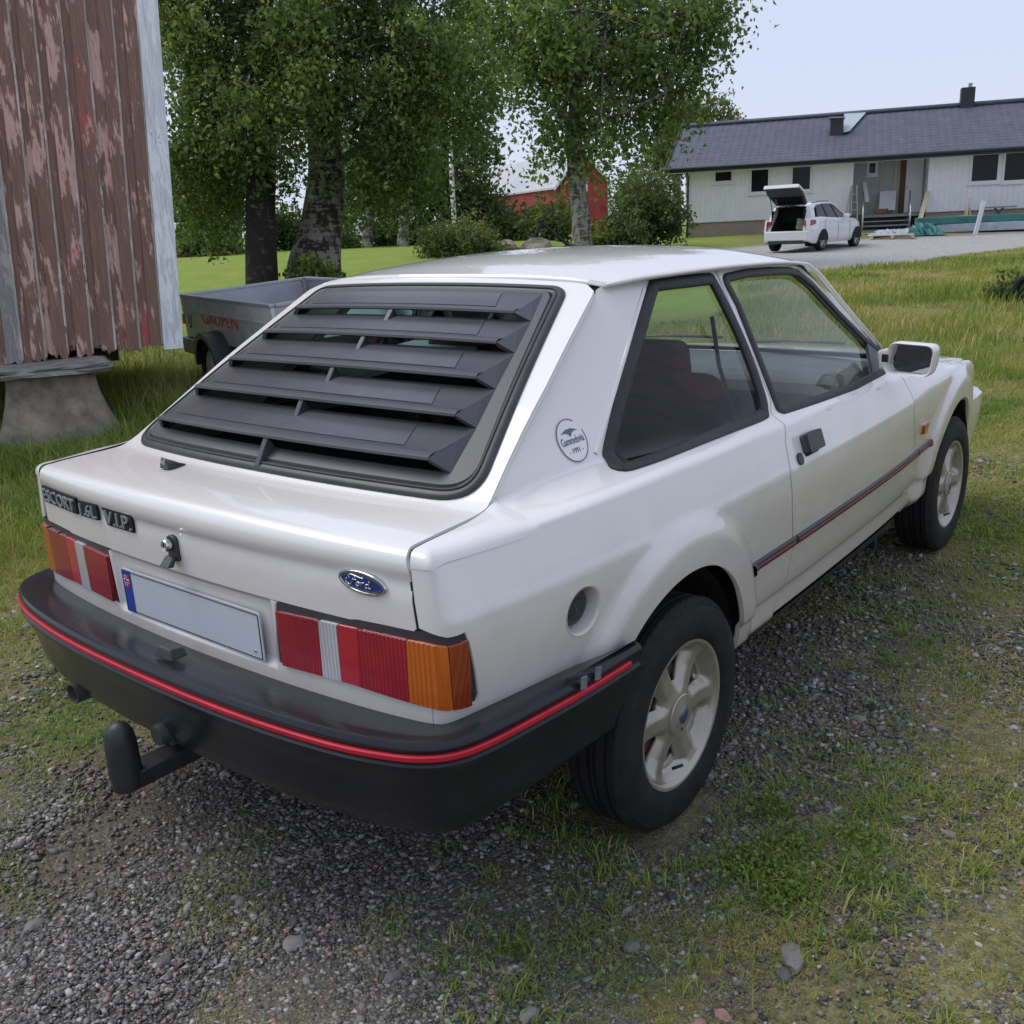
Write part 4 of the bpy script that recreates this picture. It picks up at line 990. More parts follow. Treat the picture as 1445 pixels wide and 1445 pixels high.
def on_ground(px, py):
    r = ray(px, py); t = 1.0
    for _ in range(60):
        p = CO+r*t; t += (p[2]-float(height(p[0], p[1])))/max(.02, -r[2])*.7 if r[2] < -1e-3 else 1e3
        if t > 400: break
    return CO+r*t
# how grassy the yard is: read off the photograph at anchor points on the ground
ANCH = [(0, 620, 1, 1), (100, 640, 1, 1), (200, 560, 1, 1), (20, 740, .95, .5), (10, 800, .8, .3), (20, 860, .6, .2), (60, 935, .65, .2), (140, 1010, .35, .1), (20, 1000, .45, .1), (90, 1050, .35, .1), (30, 1150, .14, .1), (200, 1180, .04, 0), (100, 1400, .08, .1), (250, 1300, .05, 0), (400, 1250, .05, 0),
        (600, 1250, .12, .1), (800, 1250, .32, .1), (700, 1400, .32, .1), (500, 1400, .10, .1), (900, 1200, .42, .15), (1000, 1150, .22, .1), (1060, 1020, .16, .1), (1100, 950, .22, .05), (1140, 1215, .85, .3), (1080, 1180, .45, .1), (1210, 1250, .4, .1), (1060, 1250, .35, .1), (1130, 1150, .35, .1), (1130, 1290, .4, .1), (1230, 1060, .48, .15), (1200, 900, .25, .05), (1300, 900, .35, .1), (1250, 830, .28, .05), (1400, 850, .6, .1), (1430, 760, .9, .3), (1390, 740, .8, .3),
        (1400, 690, .5, .1), (1420, 600, .9, .25), (1400, 560, 1, .3), (1400, 500, 1, .9), (1430, 430, 1, 1), (1250, 440, 1, .9), (1180, 400, .95, .5), (1380, 400, 1, .8), (1300, 1100, .5, .15), (1180, 1110, .48, .15), (1350, 1300, .7, .15), (1250, 1400, .55, .1), (1430, 1400, .52, .1), (1000, 1400, .40, .15), (1350, 1000, .52, .15), (1440, 1150, .45, .15), (850, 1380, .5, .1)]
AXY = np.array([on_ground(a, b)[:2] for a, b, _, _ in ANCH]); AG = np.array([a[2] for a in ANCH]); AT = np.array([a[3] for a in ANCH])
AXY = np.vstack([AXY, [(0, 0), (0, .6), (0, 1.4), (0, 2.2), (.6, .8), (-.6, .8), (.6, 2.0), (-1.6, 1), (-1.5, -.5), (-3.0, 0), (-3.2, 2.5)]]); AG = np.r_[AG, .02, .02, .02, .05, .03, .03, .05, .5, .35, 1, 1]; AT = np.r_[AT, 0, 0, 0, 0, 0, 0, 0, .3, .2, .8, 1]
def grassy(x, y):
    P = np.c_[np.ravel(x), np.ravel(y)]; g = np.zeros(len(P)); h = np.zeros(len(P))
    for s in range(0, len(P), 20000):
        q = P[s:s+20000]; d2 = ((q[:, None]-AXY[None])**2).sum(2); sc_ = .04+.02*((q-[CX, CY])**2).sum(1); wgt = 1/(d2+sc_[:, None]*.25)**1.7; wgt /= wgt.sum(1, keepdims=True); g[s:s+20000] = wgt@AG; h[s:s+20000] = wgt@AT
    d, l = dl(P[:, 0], P[:, 1]); u = l/np.maximum(d, 2)
    lawn = sstep(12, 15, d)*sstep(.30, .18, u); g = np.where(d > 12, np.maximum(g, lawn), g); h = h*(1-lawn)
    # the drive in front of the house: a gravel band, nearer edge 22 m out on the right
    near = np.interp(u, [.10, .22, .30, .40, .52, .8], [33, 26, 21.5, 23.5, 28, 40]); far = np.interp(u, [.10, .2, .35, .6], [36, 36, 37.0, 36.5])
    wob = .5*np.sin(P[:, 0]*.7)+.4*np.sin(P[:, 1]*.9)
    drv = sstep(-.7, .9, d-near+wob)*sstep(.4, -.4, d-far)*sstep(.165, .20, u)
    return g*(1-drv), h*(1-drv), drv, lawn
dd = np.r_[np.arange(-6, 8, .2), np.arange(8, 46, .6), np.geomspace(46, 900, 26)]
ll = np.r_[-np.geomspace(12, 700, 26)[::-1], np.arange(-11.5, 11.6, .35), np.geomspace(12, 700, 26)]
D_, L_ = np.meshgrid(dd, ll, indexing='ij')
LL = L_*np.maximum(1, D_/14)
gx = CX+D_*FH[0]+LL*RH[0]; gy = CY+D_*FH[1]+LL*RH[1]; gz = height(gx, gy)
gg, gh, gd, gl_ = grassy(gx, gy)
nD, nL = D_.shape; ii = np.arange(nD*nL).reshape(nD, nL)
Fg = np.stack([ii[:-1, :-1], ii[:-1, 1:], ii[1:, 1:], ii[1:, :-1]], -1).reshape(-1, 4)
m, t, b, o = nodes_of('ground'); v = coords(t, 'Object'); b.inputs['Roughness'].default_value = .95; b.inputs['Specular IOR Level'].default_value = .2
def attr(t, n): a_ = N(t, 'ShaderNodeAttribute'); a_.attribute_name = n; return a_.outputs['Fac']
nA = noise(t, v, 1.6, 6, .65); nB = noise(t, v, 38, 5, .7); nC = noise(t, v, 9, 6, .7); nF_ = noise(t, v, 170, 4, .75)
vor = N(t, 'ShaderNodeTexVoronoi'); vor.inputs['Scale'].default_value = 120; t.links.new(v, vor.inputs['Vector'])
vcol = N(t, 'ShaderNodeSeparateColor'); t.links.new(vor.outputs['Color'], vcol.inputs[0])
soil = ramp(t, math_(t, 'ADD', math_(t, 'MULTIPLY', nB, .5), math_(t, 'MULTIPLY', nF_, .5)), [(.36, (.050, .041, .030)), (.5, (.12, .102, .077)), (.64, (.22, .195, .155))])
peb = ramp(t, vcol.outputs[0], [(.0, (.075, .072, .070)), (.5, (.15, .147, .142)), (.85, (.24, .235, .23)), (1.0, (.36, .35, .34))])
psel = ramp(t, math_(t, 'ADD', vcol.outputs[1], math_(t, 'MULTIPLY', math_(t, 'ADD', nC, -.5), .9)), [(.52, (0,)*3), (.60, (1,)*3)])
yard = mixc(t, math_(t, 'MULTIPLY', psel, ramp(t, vor.outputs['Distance'], [(.25, (.85,)*3), (.5, (.0,)*3)])), soil, peb)
moss = ramp(t, math_(t, 'ADD', math_(t, 'MULTIPLY', nB, .5), math_(t, 'MULTIPLY', nF_, .5)), [(.36, (.07, .062, .024)), (.5, (.18, .165, .050)), (.64, (.34, .30, .12))])
mfac = ramp(t, math_(t, 'ADD', attr(t, 'grass'), math_(t, 'MULTIPLY', math_(t, 'ADD', nC, -.5), 1.3)), [(.22, (0,)*3), (.60, (.9,)*3)])
yard = mixc(t, mfac, yard, moss)
lawnc = ramp(t, nA, [(.3, (.17, .24, .035)), (.5, (.215, .29, .045)), (.7, (.27, .33, .065))])
lawnc = mixc(t, .35, lawnc, ramp(t, nC, [(.3, (.085, .15, .014)), (.7, (.27, .31, .07))]))
drive = mixc(t, ramp(t, nC, [(.45, (0,)*3), (.7, (.6,)*3)]), ramp(t, nB, [(.3, (.27, .262, .25)), (.7, (.52, .51, .50))]), (.12, .12, .07))
c1 = mixc(t, attr(t, 'lawn'), yard, lawnc); t.links.new(mixc(t, attr(t, 'drive'), c1, drive), b.inputs['Base Color'])
bump(t, b, math_(t, 'ADD', math_(t, 'MULTIPLY', vor.outputs['Distance'], -.6), nB), .55, .012)
grd = big_mesh('ground', np.c_[gx.ravel(), gy.ravel(), gz.ravel()], Fg, MATS['ground'], None, True)
for nm, val in (('grass', gg), ('lawn', gl_), ('drive', gd)):
    a_ = grd.data.attributes.new(nm, 'FLOAT', 'POINT'); a_.data.foreach_set('value', np.ascontiguousarray(val, np.float32))
tag(grd, kind='structure')

# ================================================================== STOREHOUSE ON PILLARS
def wood_mat(name, base, worn, red, grey, seed, wf=.52):
    m, t, b, o = nodes_of(name); b.inputs['Roughness'].default_value = .85
    oi = N(t, 'ShaderNodeObjectInfo'); tc = N(t, 'ShaderNodeTexCoord'); mp = N(t, 'ShaderNodeMapping')
    t.links.new(tc.outputs['Object'], mp.inputs[0]); cx_ = N(t, 'ShaderNodeCombineXYZ'); t.links.new(math_(t, 'MULTIPLY', oi.outputs['Random'], 40.0), cx_.inputs[0]); t.links.new(math_(t, 'MULTIPLY', oi.outputs['Random'], 17.0), cx_.inputs[2]); t.links.new(cx_.outputs[0], mp.inputs['Location'])
    st = N(t, 'ShaderNodeMapping'); st.inputs['Scale'].default_value = (18, 18, 2.6); t.links.new(mp.outputs[0], st.inputs[0])
    fi = N(t, 'ShaderNodeMapping'); fi.inputs['Scale'].default_value = (60, 60, 3.0); t.links.new(mp.outputs[0], fi.inputs[0])
    n1 = noise(t, st.outputs[0], 1.3, 8, .68); n2 = noise(t, fi.outputs[0], 1.5, 5, .6); n3 = noise(t, mp.outputs[0], 2.2, 5, .6); n4 = noise(t, st.outputs[0], 4.0, 6, .7)
    bs = ramp(t, n2, [(.3, tuple(c*.72 for c in base)), (.7, tuple(c*1.2 for c in base))])
    pk = ramp(t, math_(t, 'ADD', n1, math_(t, 'MULTIPLY', math_(t, 'ADD', n3, -.5), .8)), [(wf, (0,)*3), (wf+.05, (1,)*3)])
    c_ = mixc(t, pk, bs, ramp(t, n4, [(.35, worn), (.65, tuple(min(1, x*1.25) for x in worn))]))
    rf = ramp(t, math_(t, 'ADD', n4, math_(t, 'MULTIPLY', math_(t, 'ADD', noise(t, mp.outputs[0], 1.1, 3), -.5), 1.2)), [(.72, (0,)*3), (.76, (1,)*3)])
    c_ = mixc(t, rf, c_, red)
    gf = ramp(t, math_(t, 'ADD', n2, math_(t, 'MULTIPLY', math_(t, 'ADD', n1, -.5), .9)), [(.74, (0,)*3), (.80, (1,)*3)])
    t.links.new(mixc(t, gf, c_, grey), b.inputs['Base Color'])
    bump(t, b, math_(t, 'ADD', n2, math_(t, 'MULTIPLY', pk, -.4)), .5, .006)
wood_mat('peeling_red_board', (.25, .145, .108), (.54, .34, .285), (.52, .10, .11), (.46, .44, .40), 1, .56)
wood_mat('peeling_red_board_worn', (.25, .145, .108), (.54, .34, .29), (.50, .11, .115), (.48, .46, .42), 2, .52)
wood_mat('grey_edge', (.44, .42, .37), (.60, .57, .51), (.20, .14, .12), (.5, .48, .45), 3, .5)
wood_mat('white_board', (.74, .74, .76), (.78, .78, .80), (.26, .27, .28), (.24, .25, .26), 4, .5)
wood_mat('grey_board', (.27, .26, .25), (.36, .33, .31), (.28, .17, .15), (.42, .41, .40), 5, .5)
mat('concrete', (.25, .215, .165), .95, 0, 0, .5, 7, .9, 45)
m, t, b, o = nodes_of('slate'); v = coords(t, 'Object', (2, 2, 14)); b.inputs['Roughness'].default_value = .9; n1 = noise(t, v, 3, 8, .7)
t.links.new(ramp(t, n1, [(.3, (.10, .095, .085)), (.5, (.26, .25, .22)), (.7, (.42, .41, .37))]), b.inputs['Base Color']); bump(t, b, n1, .8, .02)
C0 = at(250, 488, 7.6); CL = at(0, 509, 7.1); C0[2] = CL[2] = .645
wd = CL-C0; wd[2] = 0; wd /= np.linalg.norm(wd); wn_ = np.cross(np.array([0, 0, 1.]), wd); wn_ = wn_ if (wn_ @ (CO-C0)) > 0 else -wn_
def wall_hit(px, py):
    r = ray(px, py); t_ = ((C0-CO)@wn_)/(r@wn_); p = CO+r*t_; return (p-C0)@wd, p[2]-C0[2]
tx, tz = wall_hit(213, 0); LEAN = tx/tz
store = thing('storehouse', 'old storehouse with peeling red boards and white corner board on pillars', 'storehouse', C0)
def wv_(a_, h_, dep): return wd*(a_+LEAN*h_)+np.array([0, 0, h_])+wn_*dep
HB = 3.9
edges_px = [228, 214, 196, 181, 161, 144, 128, 109, 93, 76, 61, 44, 27, 8, -14, -36, -60, -85, -112, -140]
edges_a = [wall_hit(p_, 488)[0] for p_ in edges_px]
rs = random.Random(5)
for i in range(len(edges_a)-1):
    a0_, a1_ = edges_a[i], edges_a[i+1]; proud = (i % 2 == 0); dep0, dep1 = (.0, .030) if proud else (-.014, .012)
    if proud: a0_ -= .012; a1_ += .012
    bot = rs.uniform(-.015, .02)+(.0 if a0_ < .9 else -.03)+(.045 if 4 <= i <= 7 and not proud else 0)
    n = 7; xs = np.linspace(a0_+.0015, a1_-.0015, n); V = []
    rag = [bot+rs.uniform(-.010, .012)*(2.4 if 3 <= i <= 9 else 1) for _ in xs]
    for x_, r_ in zip(xs, rag): V += [wv_(x_, r_, dep0), wv_(x_, r_, dep1)]
    for x_ in xs: V += [wv_(x_, HB, dep0), wv_(x_, HB, dep1)]
    F = []
    for k in range(n-1):
        q = 2*k; F += [(q, q+1, q+3, q+2), (2*n+q, 2*n+q+2, 2*n+q+3, 2*n+q+1), (q+1, 2*n+q+1, 2*n+q+3, q+3), (q, q+2, 2*n+q+2, 2*n+q)]
    F += [(0, 2*n, 2*n+1, 1), (2*n-2, 2*n-1, 4*n-1, 4*n-2)]
    mname = 'grey_board' if edges_px[i] <= 27 and edges_px[i] > -20 and proud else ('peeling_red_board_worn' if i in (3, 6, 9, 10, 13) else 'peeling_red_board')
    bd = mesh_obj('board', V, F, MATS[mname], store)
    bm = bmesh.new(); bm.from_mesh(bd.data); bmesh.ops.recalc_face_normals(bm, faces=bm.faces); bm.to_mesh(bd.data); bm.free()
    if proud:   # the weathered bare edge of the over-board
        mb = MB(); x_ = a0_+.0015; mb.hexa([wv_(x_-.004, bot+.02, .002), wv_(x_+.012, bot+.02, .002), wv_(x_+.012, bot+.02, .0315), wv_(x_-.004, bot+.02, .029)], [wv_(x_-.004, HB, .002), wv_(x_+.006, HB, .002), wv_(x_+.006, HB, .0315), wv_(x_-.004, HB, .029)])
        mb.build('board_edge', MATS['grey_edge'], bd)
aL, aR = wall_hit(229, 480)[0], wall_hit(256.5, 480)[0]
cb = MB(); cb.hexa([wv_(aR, -.02, -.01), wv_(aL, -.02, -.01), wv_(aL, -.02, .052), wv_(aR, -.02, .052)], [wv_(aR, HB, -.01), wv_(aL, HB, -.01), wv_(aL, HB, .052), wv_(aR, HB, .052)]); cb.build('corner_board', MATS['white_board'], store, bevel=.003)
# log body behind the cladding, closed on the other sides, with floor beam and roof
bd = MB(); xa, xb, dp = aR+.01, 4.2, 3.6
bd.hexa([wv_(xa, .03, -.02), wv_(xb, .03, -.02), wv_(xb, .03, -dp), wv_(xa, .03, -dp)], [wv_(xa, HB, -.02), wv_(xb, HB, -.02), wv_(xb, HB, -dp), wv_(xa, HB, -dp)]); bd.build('wall', MATS['grey_board'], store)
bd = MB(); bd.hexa([wv_(xa+.45, -.10, -.25), wv_(xb, -.10, -.25), wv_(xb, -.10, -dp), wv_(xa+.45, -.10, -dp)], [wv_(xa+.45, .026, -.25), wv_(xb, .026, -.25), wv_(xb, .026, -dp), wv_(xa+.45, .026, -dp)]); bd.build('floor_beam', mat('dark_wood', (.05, .042, .035), .9, 0, 0, .3, 8), store)
bd = MB(); bd.hexa([wv_(xa-.3, HB, .3), wv_(xb+.3, HB, .3), wv_(xb+.3, HB, -dp-.3), wv_(xa-.3, HB, -dp-.3)], [wv_(xa-.3, HB+1.2, -dp/2+.1), wv_(xb+.3, HB+1.2, -dp/2+.1), wv_(xb+.3, HB+1.2, -dp/2-.1), wv_(xa-.3, HB+1.2, -dp/2-.1)]); bd.build('roof', MATS['slate'], store)
def pillar(px, py_top, depth, wtop, wbot, name, lbl, slab=True):
    c = at(px, py_top, depth); g_ = float(height(c[0], c[1]))-.06; root = thing(name, lbl, 'pillar', (c[0], c[1], g_)); hgt = c[2]-g_; V = []; F = []; n = 20; rows = [0, .12, .3, .5, .7, .86, .96, 1.0]
    pr_ = random.Random(px)
    for r_ in rows:
        w_ = wbot+(wtop-wbot)*(1-(1-r_)**1.8); w_ *= (1 if r_ < 1 else .93)
        for k in range(n):
            q = 2*math.pi*k/n; ca, sa = math.cos(q), math.sin(q); s_ = 1/max(abs(ca), abs(sa)); s_ = min(s_, 1.22); j = 1+pr_.uniform(-.012, .012)
            V.append(wd*ca*s_*w_/2*j+wn_*sa*s_*w_/2*j*.9+np.array([0, 0, r_*hgt]))
    for i in range(len(rows)-1):
        for k in range(n): F.append((i*n+k, i*n+(k+1) % n, (i+1)*n+(k+1) % n, (i+1)*n+k))
    F.append(tuple(range((len(rows)-1)*n, len(rows)*n)))
    pb = mesh_obj('plinth', V, F, MATS['concrete'], root, True, auto=50); bm = bmesh.new(); bm.from_mesh(pb.data); bmesh.ops.recalc_face_normals(bm, faces=bm.faces); bm.to_mesh(pb.data); bm.free()
    # slab stones of split slate
    for lay in range(2):
        V = []; n2 = 26; z0 = hgt+lay*.034
        for z_, f_ in ((z0, .93), (z0+.006, 1.0), (z0+.026, .99), (z0+.034, .92)):
            for k in range(n2):
                q = 2*math.pi*k/n2; ca, sa = math.cos(q), math.sin(q); s_ = min(1/max(abs(ca), abs(sa)), 1.3); jj = f_*(1+pr_.uniform(-.05, .05))*(1 if lay == 0 else .93)
                V.append(wd*ca*s_*wtop*.72*jj+wn_*sa*s_*wtop*.62*jj+np.array([0, 0, z_+pr_.uniform(-.005, .005)]))
        F = [(i*n2+k, i*n2+(k+1) % n2, (i+1)*n2+(k+1) % n2, (i+1)*n2+k) for i in range(3) for k in range(n2)]+[tuple(range(3*n2, 4*n2)), tuple(range(n2-1, -1, -1))]
        mesh_obj('slate_slab', V, F, MATS['slate'], root)
    return root
pillar(70, 524, 7.15, .60, 1.02, 'stone_pillar', 'flared concrete pillar with slate slab under the storehouse corner')
pillar(20, 495, 9.6, .60, 1.0, 'stone_pillar', 'shaded rear pillar behind the front pillar under the storehouse')

# ================================================================== TRAILER
mat('galvanised', (.56, .565, .57), .45, .15, 0, .18, 5, .05, 40)
mat('galvanised_pale', (.46, .47, .50), .45, .5, 0, .12, 4)
mat('text_red', (.80, .075, .05), .5); mat('lamp_orange', (.6, .11, .01), .3, 0, .5)
tc_ = at(254, 419, 9.7); th0 = R_(-18)
trl = thing('trailer', 'galvanised box trailer with red lettering standing behind the storehouse', 'trailer', (tc_[0], tc_[1], float(height(tc_[0], tc_[1]))))
E1 = np.array([math.cos(th0), math.sin(th0), 0]); E2 = np.array([-math.sin(th0)*math.cos(.06), math.cos(th0)*math.cos(.06), math.sin(.06)]); E3 = np.cross(E1, E2); TL, TWd, TH = 2.6, 1.36, .36
zr = tc_[2]-trl.location[2]; TO = np.array([0, 0, zr])-E3*TH
def tbox(a0, a1, b0, b1, c0, c1, name, m_, par=None, bev=0.0):
    mb = MB(); mb.hexa([TO+E1*a+E2*b_+E3*c0 for a, b_ in ((a0, b0), (a1, b0), (a1, b1), (a0, b1))], [TO+E1*a+E2*b_+E3*c1 for a, b_ in ((a0, b0), (a1, b0), (a1, b1), (a0, b1))]); return mb.build(name, MATS[m_], par or trl, bevel=bev)
tbox(0, TL, 0, TWd, -.03, 0, 'bed', 'galvanised')
ns_ = tbox(0, TL, 0, .03, .002, TH, 'side_panel', 'galvanised'); tbox(.0, TL, -.012, .042, TH+.001, TH+.03, 'top_rail', 'galvanised_pale', ns_, .006); tbox(.0, TL, -.010, .0, TH*.62, TH*.66, 'press_line', 'galvanised', ns_)
fs_ = tbox(0, TL, TWd-.03, TWd, .002, TH, 'side_panel', 'galvanised_pale'); tbox(.0, TL, TWd-.042, TWd+.012, TH+.001, TH+.03, 'top_rail', 'galvanised_pale', fs_, .006)
e_ = tbox(0, .03, .031, TWd-.031, .002, TH, 'end_panel', 'galvanised_pale'); tbox(-.012, .04, .043, TWd-.043, TH+.001, TH+.03, 'top_rail', 'galvanised_pale', e_, .006)
e_ = tbox(TL-.03, TL, .031, TWd-.031, .002, TH, 'end_panel', 'galvanised_pale'); tbox(TL-.04, TL+.012, .043, TWd-.043, TH+.001, TH+.03, 'top_rail', 'galvanised_pale', e_, .006)
for a_, b_ in ((.03, TWd-.07), (TL-.07, TWd-.07), (.03, .031), (TL-.07, .031)): tbox(a_, a_+.04, b_, b_+.04, .002, TH, 'corner_post', 'galvanised_pale', None, .004)
tbox(-.05, .45, -.05, .14, -.19, -.035, 'rear_skirt', 'black_plastic', None, .01); tbox(.0, TL, .1, .16, -.09, -.031, 'chassis_beam', 'galvanised'); tbox(.0, TL, TWd-.16, TWd-.1, -.09, -.031, 'chassis_beam', 'galvanised')
tloc = np.array(trl.location)
def side_ac(px_, py_):
    r = ray(px_, py_); t_ = ((tloc+TO-CO)@E2)/(r@E2); q = CO+r*t_-tloc-TO; return float(q@E1), float(q@E3)
a_, c_ = side_ac(272, 479); MB().box(TO+E1*a_+E3*c_-E2*.03, (.05, .03, .03)).build('side_marker', MATS['lamp_orange'], trl, bevel=.004)
wa, wcz = side_ac(318, 522); wc = TO+E1*wa+E3*wcz-E2*.06
wc[2] = .29+float(height(*(tloc+wc)[:2]))-trl.location[2]
_, mc_ = side_ac(320, 469); MR = min(.40, max(.31, (TO+E1*wa+E3*mc_)[2]-wc[2]))
arcp = [wc+E1*MR*math.cos(q)+E3*MR*math.sin(q) for q in np.linspace(math.pi*.98, math.pi*.02, 16)]
V = []; 
for p_ in arcp: V += [p_-E2*.11, p_+E2*.11, p_+E2*.11+(wc-p_)*.05, p_-E2*.11+(wc-p_)*.16]
F = [(4*i+k, 4*i+(k+1) % 4, 4*i+4+(k+1) % 4, 4*i+4+k) for i in range(15) for k in range(4)]+[(0, 1, 2, 3), (60, 63, 62, 61)]
mg = mesh_obj('mudguard', V, F, MATS['black_plastic'], trl, True, auto=50)
wh = bpy.data.objects.new('wheel', None); link(wh, trl); wh.location = wc; wh.rotation_euler = (0, 0, th0)
R1 = .29
MB().lathe([(-.07, .17), (-.085, .2), (-.08, R1-.02), (-.06, R1), (.06, R1), (.08, R1-.02), (.085, .2), (.07, .17)], (0, 0, 0), 'y', 40).build('tyre', MATS['tyre'], wh, True, 30)
MB().lathe([(-.05, .172), (-.062, .165), (-.05, .13), (-.055, .06), (-.07, .05), (-.07, 0)], (0, 0, 0), 'y', 32).build('rim', MATS['galvanised'], wh, True, 30)
ta, tcz = side_ac(287, 456); tb_, tcz2 = side_ac(336, 460); _, tcz3 = side_ac(287, 441)
place_text('trailer_lettering', 'GAUPEN', TO+E1*ta+E3*tcz-E2*.0025, E1, E3, -E2, tb_-ta, tcz3-tcz, .002, MATS['text_red'], ns_); fa, fcz = side_ac(262, 457)
for k, m_ in enumerate(('text_red', 'sticker_white', 'plate_blue')):
    o_ = TO+E1*(fa-.09+k*.11)+E3*fcz-E2*.0025; MB().prism([(0, 0), (.09, 0), (.13, .10), (.04, .10)], o_, E1, E3, -E2, .002).build('stripe_mark', MATS[m_], ns_)
MB().tube([TO+E1*TL+E2*TWd/2-E3*.06, TO+E1*(TL+1.2)+E2*TWd/2-E3*.10], .035, 8).build('drawbar', MATS['galvanised'], trl)
MB().tube([TO+E1*(TL+.9)+E2*TWd/2-E3*.08, np.array(TO+E1*(TL+.9)+E2*TWd/2)*[1, 1, 0]], .02, 8).build('jockey_leg', MATS['galvanised'], trl)
for b_ in (.25, .5): MB().lathe([(0, 0), (0, .012), (-.006, .01), (-.006, 0)], TO+E1*(.20 if b_ < .4 else .95)+E3*.075-E2*.003, 'y', 12).build('fixing', MATS['dark'], ns_)
# ================================================================== HOUSE
mat('siding', (.80, .795, .79), .7, 0, 0, .05, 3); mat('house_white', (.72, .72, .72), .55, 0, 0, .04, 3)
mat('foundation', (.33, .27, .215), .95, 0, 0, .12, 2, .3, 20); mat('fascia_black', (.022, .023, .027), .5); mat('porch_grey', (.40, .42, .42), .8, 0, 0, .06, 2)
m, t, b, o = nodes_of('roof_tile'); v = coords(t, 'Object'); b.inputs['Roughness'].default_value = .62; n1 = noise(t, v, 2.0, 5, .6)
t.links.new(ramp(t, n1, [(.3, (.062, .068, .092)), (.7, (.090, .098, .128))]), b.inputs['Base Color'])
mat('window_dark', (.012, .013, .015), .12, 0, 0, 0, 4, 0, 60, .25); mat('door_white', (.74, .74, .73), .5, 0, 0, .05, 3); mat('raw_wood', (.55, .46, .31), .8, 0, 0, .2, 5)
mat('brown_wood', (.13, .06, .03), .7); mat('alu', (.45, .46, .47), .35, .8); mat('stair_grey', (.20, .21, .21), .7, 0, 0, .2, 6); mat('tarp_teal', (.035, .16, .145), .5, 0, 0, .25, 3)
mat('tarp_blue', (.36, .41, .47), .45, 0, 0, .2, 4); mat('sheet_white', (.66, .68, .69), .5)
H0 = at(967, 337, 41.5); H1 = at(1445, 311, 37.4); hd_ = H1-H0; hd_[2] = 0; hd_ /= np.linalg.norm(hd_)
hn = np.cross(hd_, np.array([0, 0, 1.])); hn = hn if hn@(CO-H0) > 0 else -hn; HUP = np.array([0, 0, 1.])
HZ = H0[2]
house = thing('house', 'long white bungalow with black tiled roof and recessed porch', 'house', H0)
def hit(px, py, back=0.0):
    r = ray(px, py); o_ = H0-hn*back; t_ = ((o_-CO)@hn)/(r@hn); p = CO+r*t_; return (p-H0)@hd_, p[2]-HZ
def hp(s, z, out=0.0): return hd_*s+HUP*z+hn*out
def hbox(s0, s1, z0, z1, o0, o1, name, m_, par=None, bev=0.0):
    mb = MB(); mb.hexa([hp(s0, z0, o0), hp(s1, z0, o0), hp(s1, z0, o1), hp(s0, z0, o1)], [hp(s0, z1, o0), hp(s1, z1, o0), hp(s1, z1, o1), hp(s0, z1, o1)]); return mb.build(name, MATS[m_], par or house, bevel=bev)
s_r = 18.5; zf = hit(971.7, 315)[1]; ze = hit(1200, 226)[1]+.05; sp0, sp1 = hit(1203.6, 260)[0], hit(1309, 260)[0]; DEP = 7.6; PD = 1.5

hbox(.02, sp0, -1.2, zf, -DEP, -.06, 'foundation', 'foundation'); hbox(sp1, s_r, -1.2, zf, -DEP, -.06, 'foundation', 'foundation'); hbox(sp0, sp1, -1.2, zf-.02, -DEP, -PD, 'foundation', 'foundation')
wl = hbox(0, sp0, zf, ze+.3, -DEP, 0, 'wall', 'siding'); wr = hbox(sp1, s_r, zf, ze+.3, -DEP, 0, 'wall', 'siding'); wp = hbox(sp0, sp1, zf, ze+.3, -DEP, -PD, 'porch_wall', 'porch_grey')
hbox(sp0, sp1, ze-.02, ze+.28, -PD, -.05, 'porch_ceiling', 'house_white')
for par, a0_, a1_ in ((wl, .0, sp0), (wr, sp1, s_r)):       # vertical boarding, too fine to pick apart
    mb = MB(); k = a0_+.03
    while k < a1_-.02: mb.hexa([hp(k, zf+.01, .001), hp(k+.115, zf+.01, .001), hp(k+.115, zf+.01, .022), hp(k, zf+.01, .022)], [hp(k, ze+.28, .001), hp(k+.115, ze+.28, .001), hp(k+.115, ze+.28, .022), hp(k, ze+.28, .022)]); k += .205
    tag(mb.build('cladding', MATS['siding'], par), kind='stuff')
def hwin(px0, py0, px1, py1, par, back=0.0, mull=False):
    s0, z1 = hit(px0, py0, back); s1, z0 = hit(px1, py1, back); fr = hbox(s0-.09, s1+.09, z0-.10, z1+.08, -back+.0, -back+.045, 'window', 'house_white', par)
    hbox(s0, s1, z0, z1, -back+.046, -back+.052, 'pane', 'window_dark', fr); hbox(s0-.14, s1+.14, z0-.16, z0-.10, -back+.0, -back+.09, 'sill', 'house_white', fr)
    for a_ in ([(s0+s1)/2] if mull else []): hbox(a_-.025, a_+.025, z0, z1, -back+.053, -back+.06, 'mullion', 'house_white', fr)
hwin(1010, 243.5, 1032, 254.5, wl); hwin(1061, 240.5, 1083.5, 269.5, wl); hwin(1119, 236.5, 1142.5, 266.5, wl)
hwin(1373.5, 220, 1406, 254, wr); hwin(1420, 216.5, 1458, 252.5, wr); hwin(1227, 231, 1235, 244, wp, PD)
d0, dz1 = hit(1279, 225, PD); d1, dz0 = hit(1299, 296, PD)
hbox(d0-.42, d0-.34, zf, dz1+.08, -PD, -PD+.06, 'door_frame', 'raw_wood', wp); hbox(d0-.20, d0+.02, zf, dz1+.02, -PD, -PD+.02, 'doorway', 'brown_wood', wp)
dr_ = hbox(d0+.03, d1, zf+.02, dz1, -PD+.02, -PD+.07, 'front_door', 'door_white', wp)
for q in range(3): hbox(d0+.12, d1-.09, zf+.18+q*.62, zf+.66+q*.62, -PD+.071, -PD+.08, 'door_panel', 'door_white', dr_)
hbox(d0+.06, d0+.10, zf+.95, zf+1.05, -PD+.071, -PD+.12, 'door_handle', 'steel', dr_)
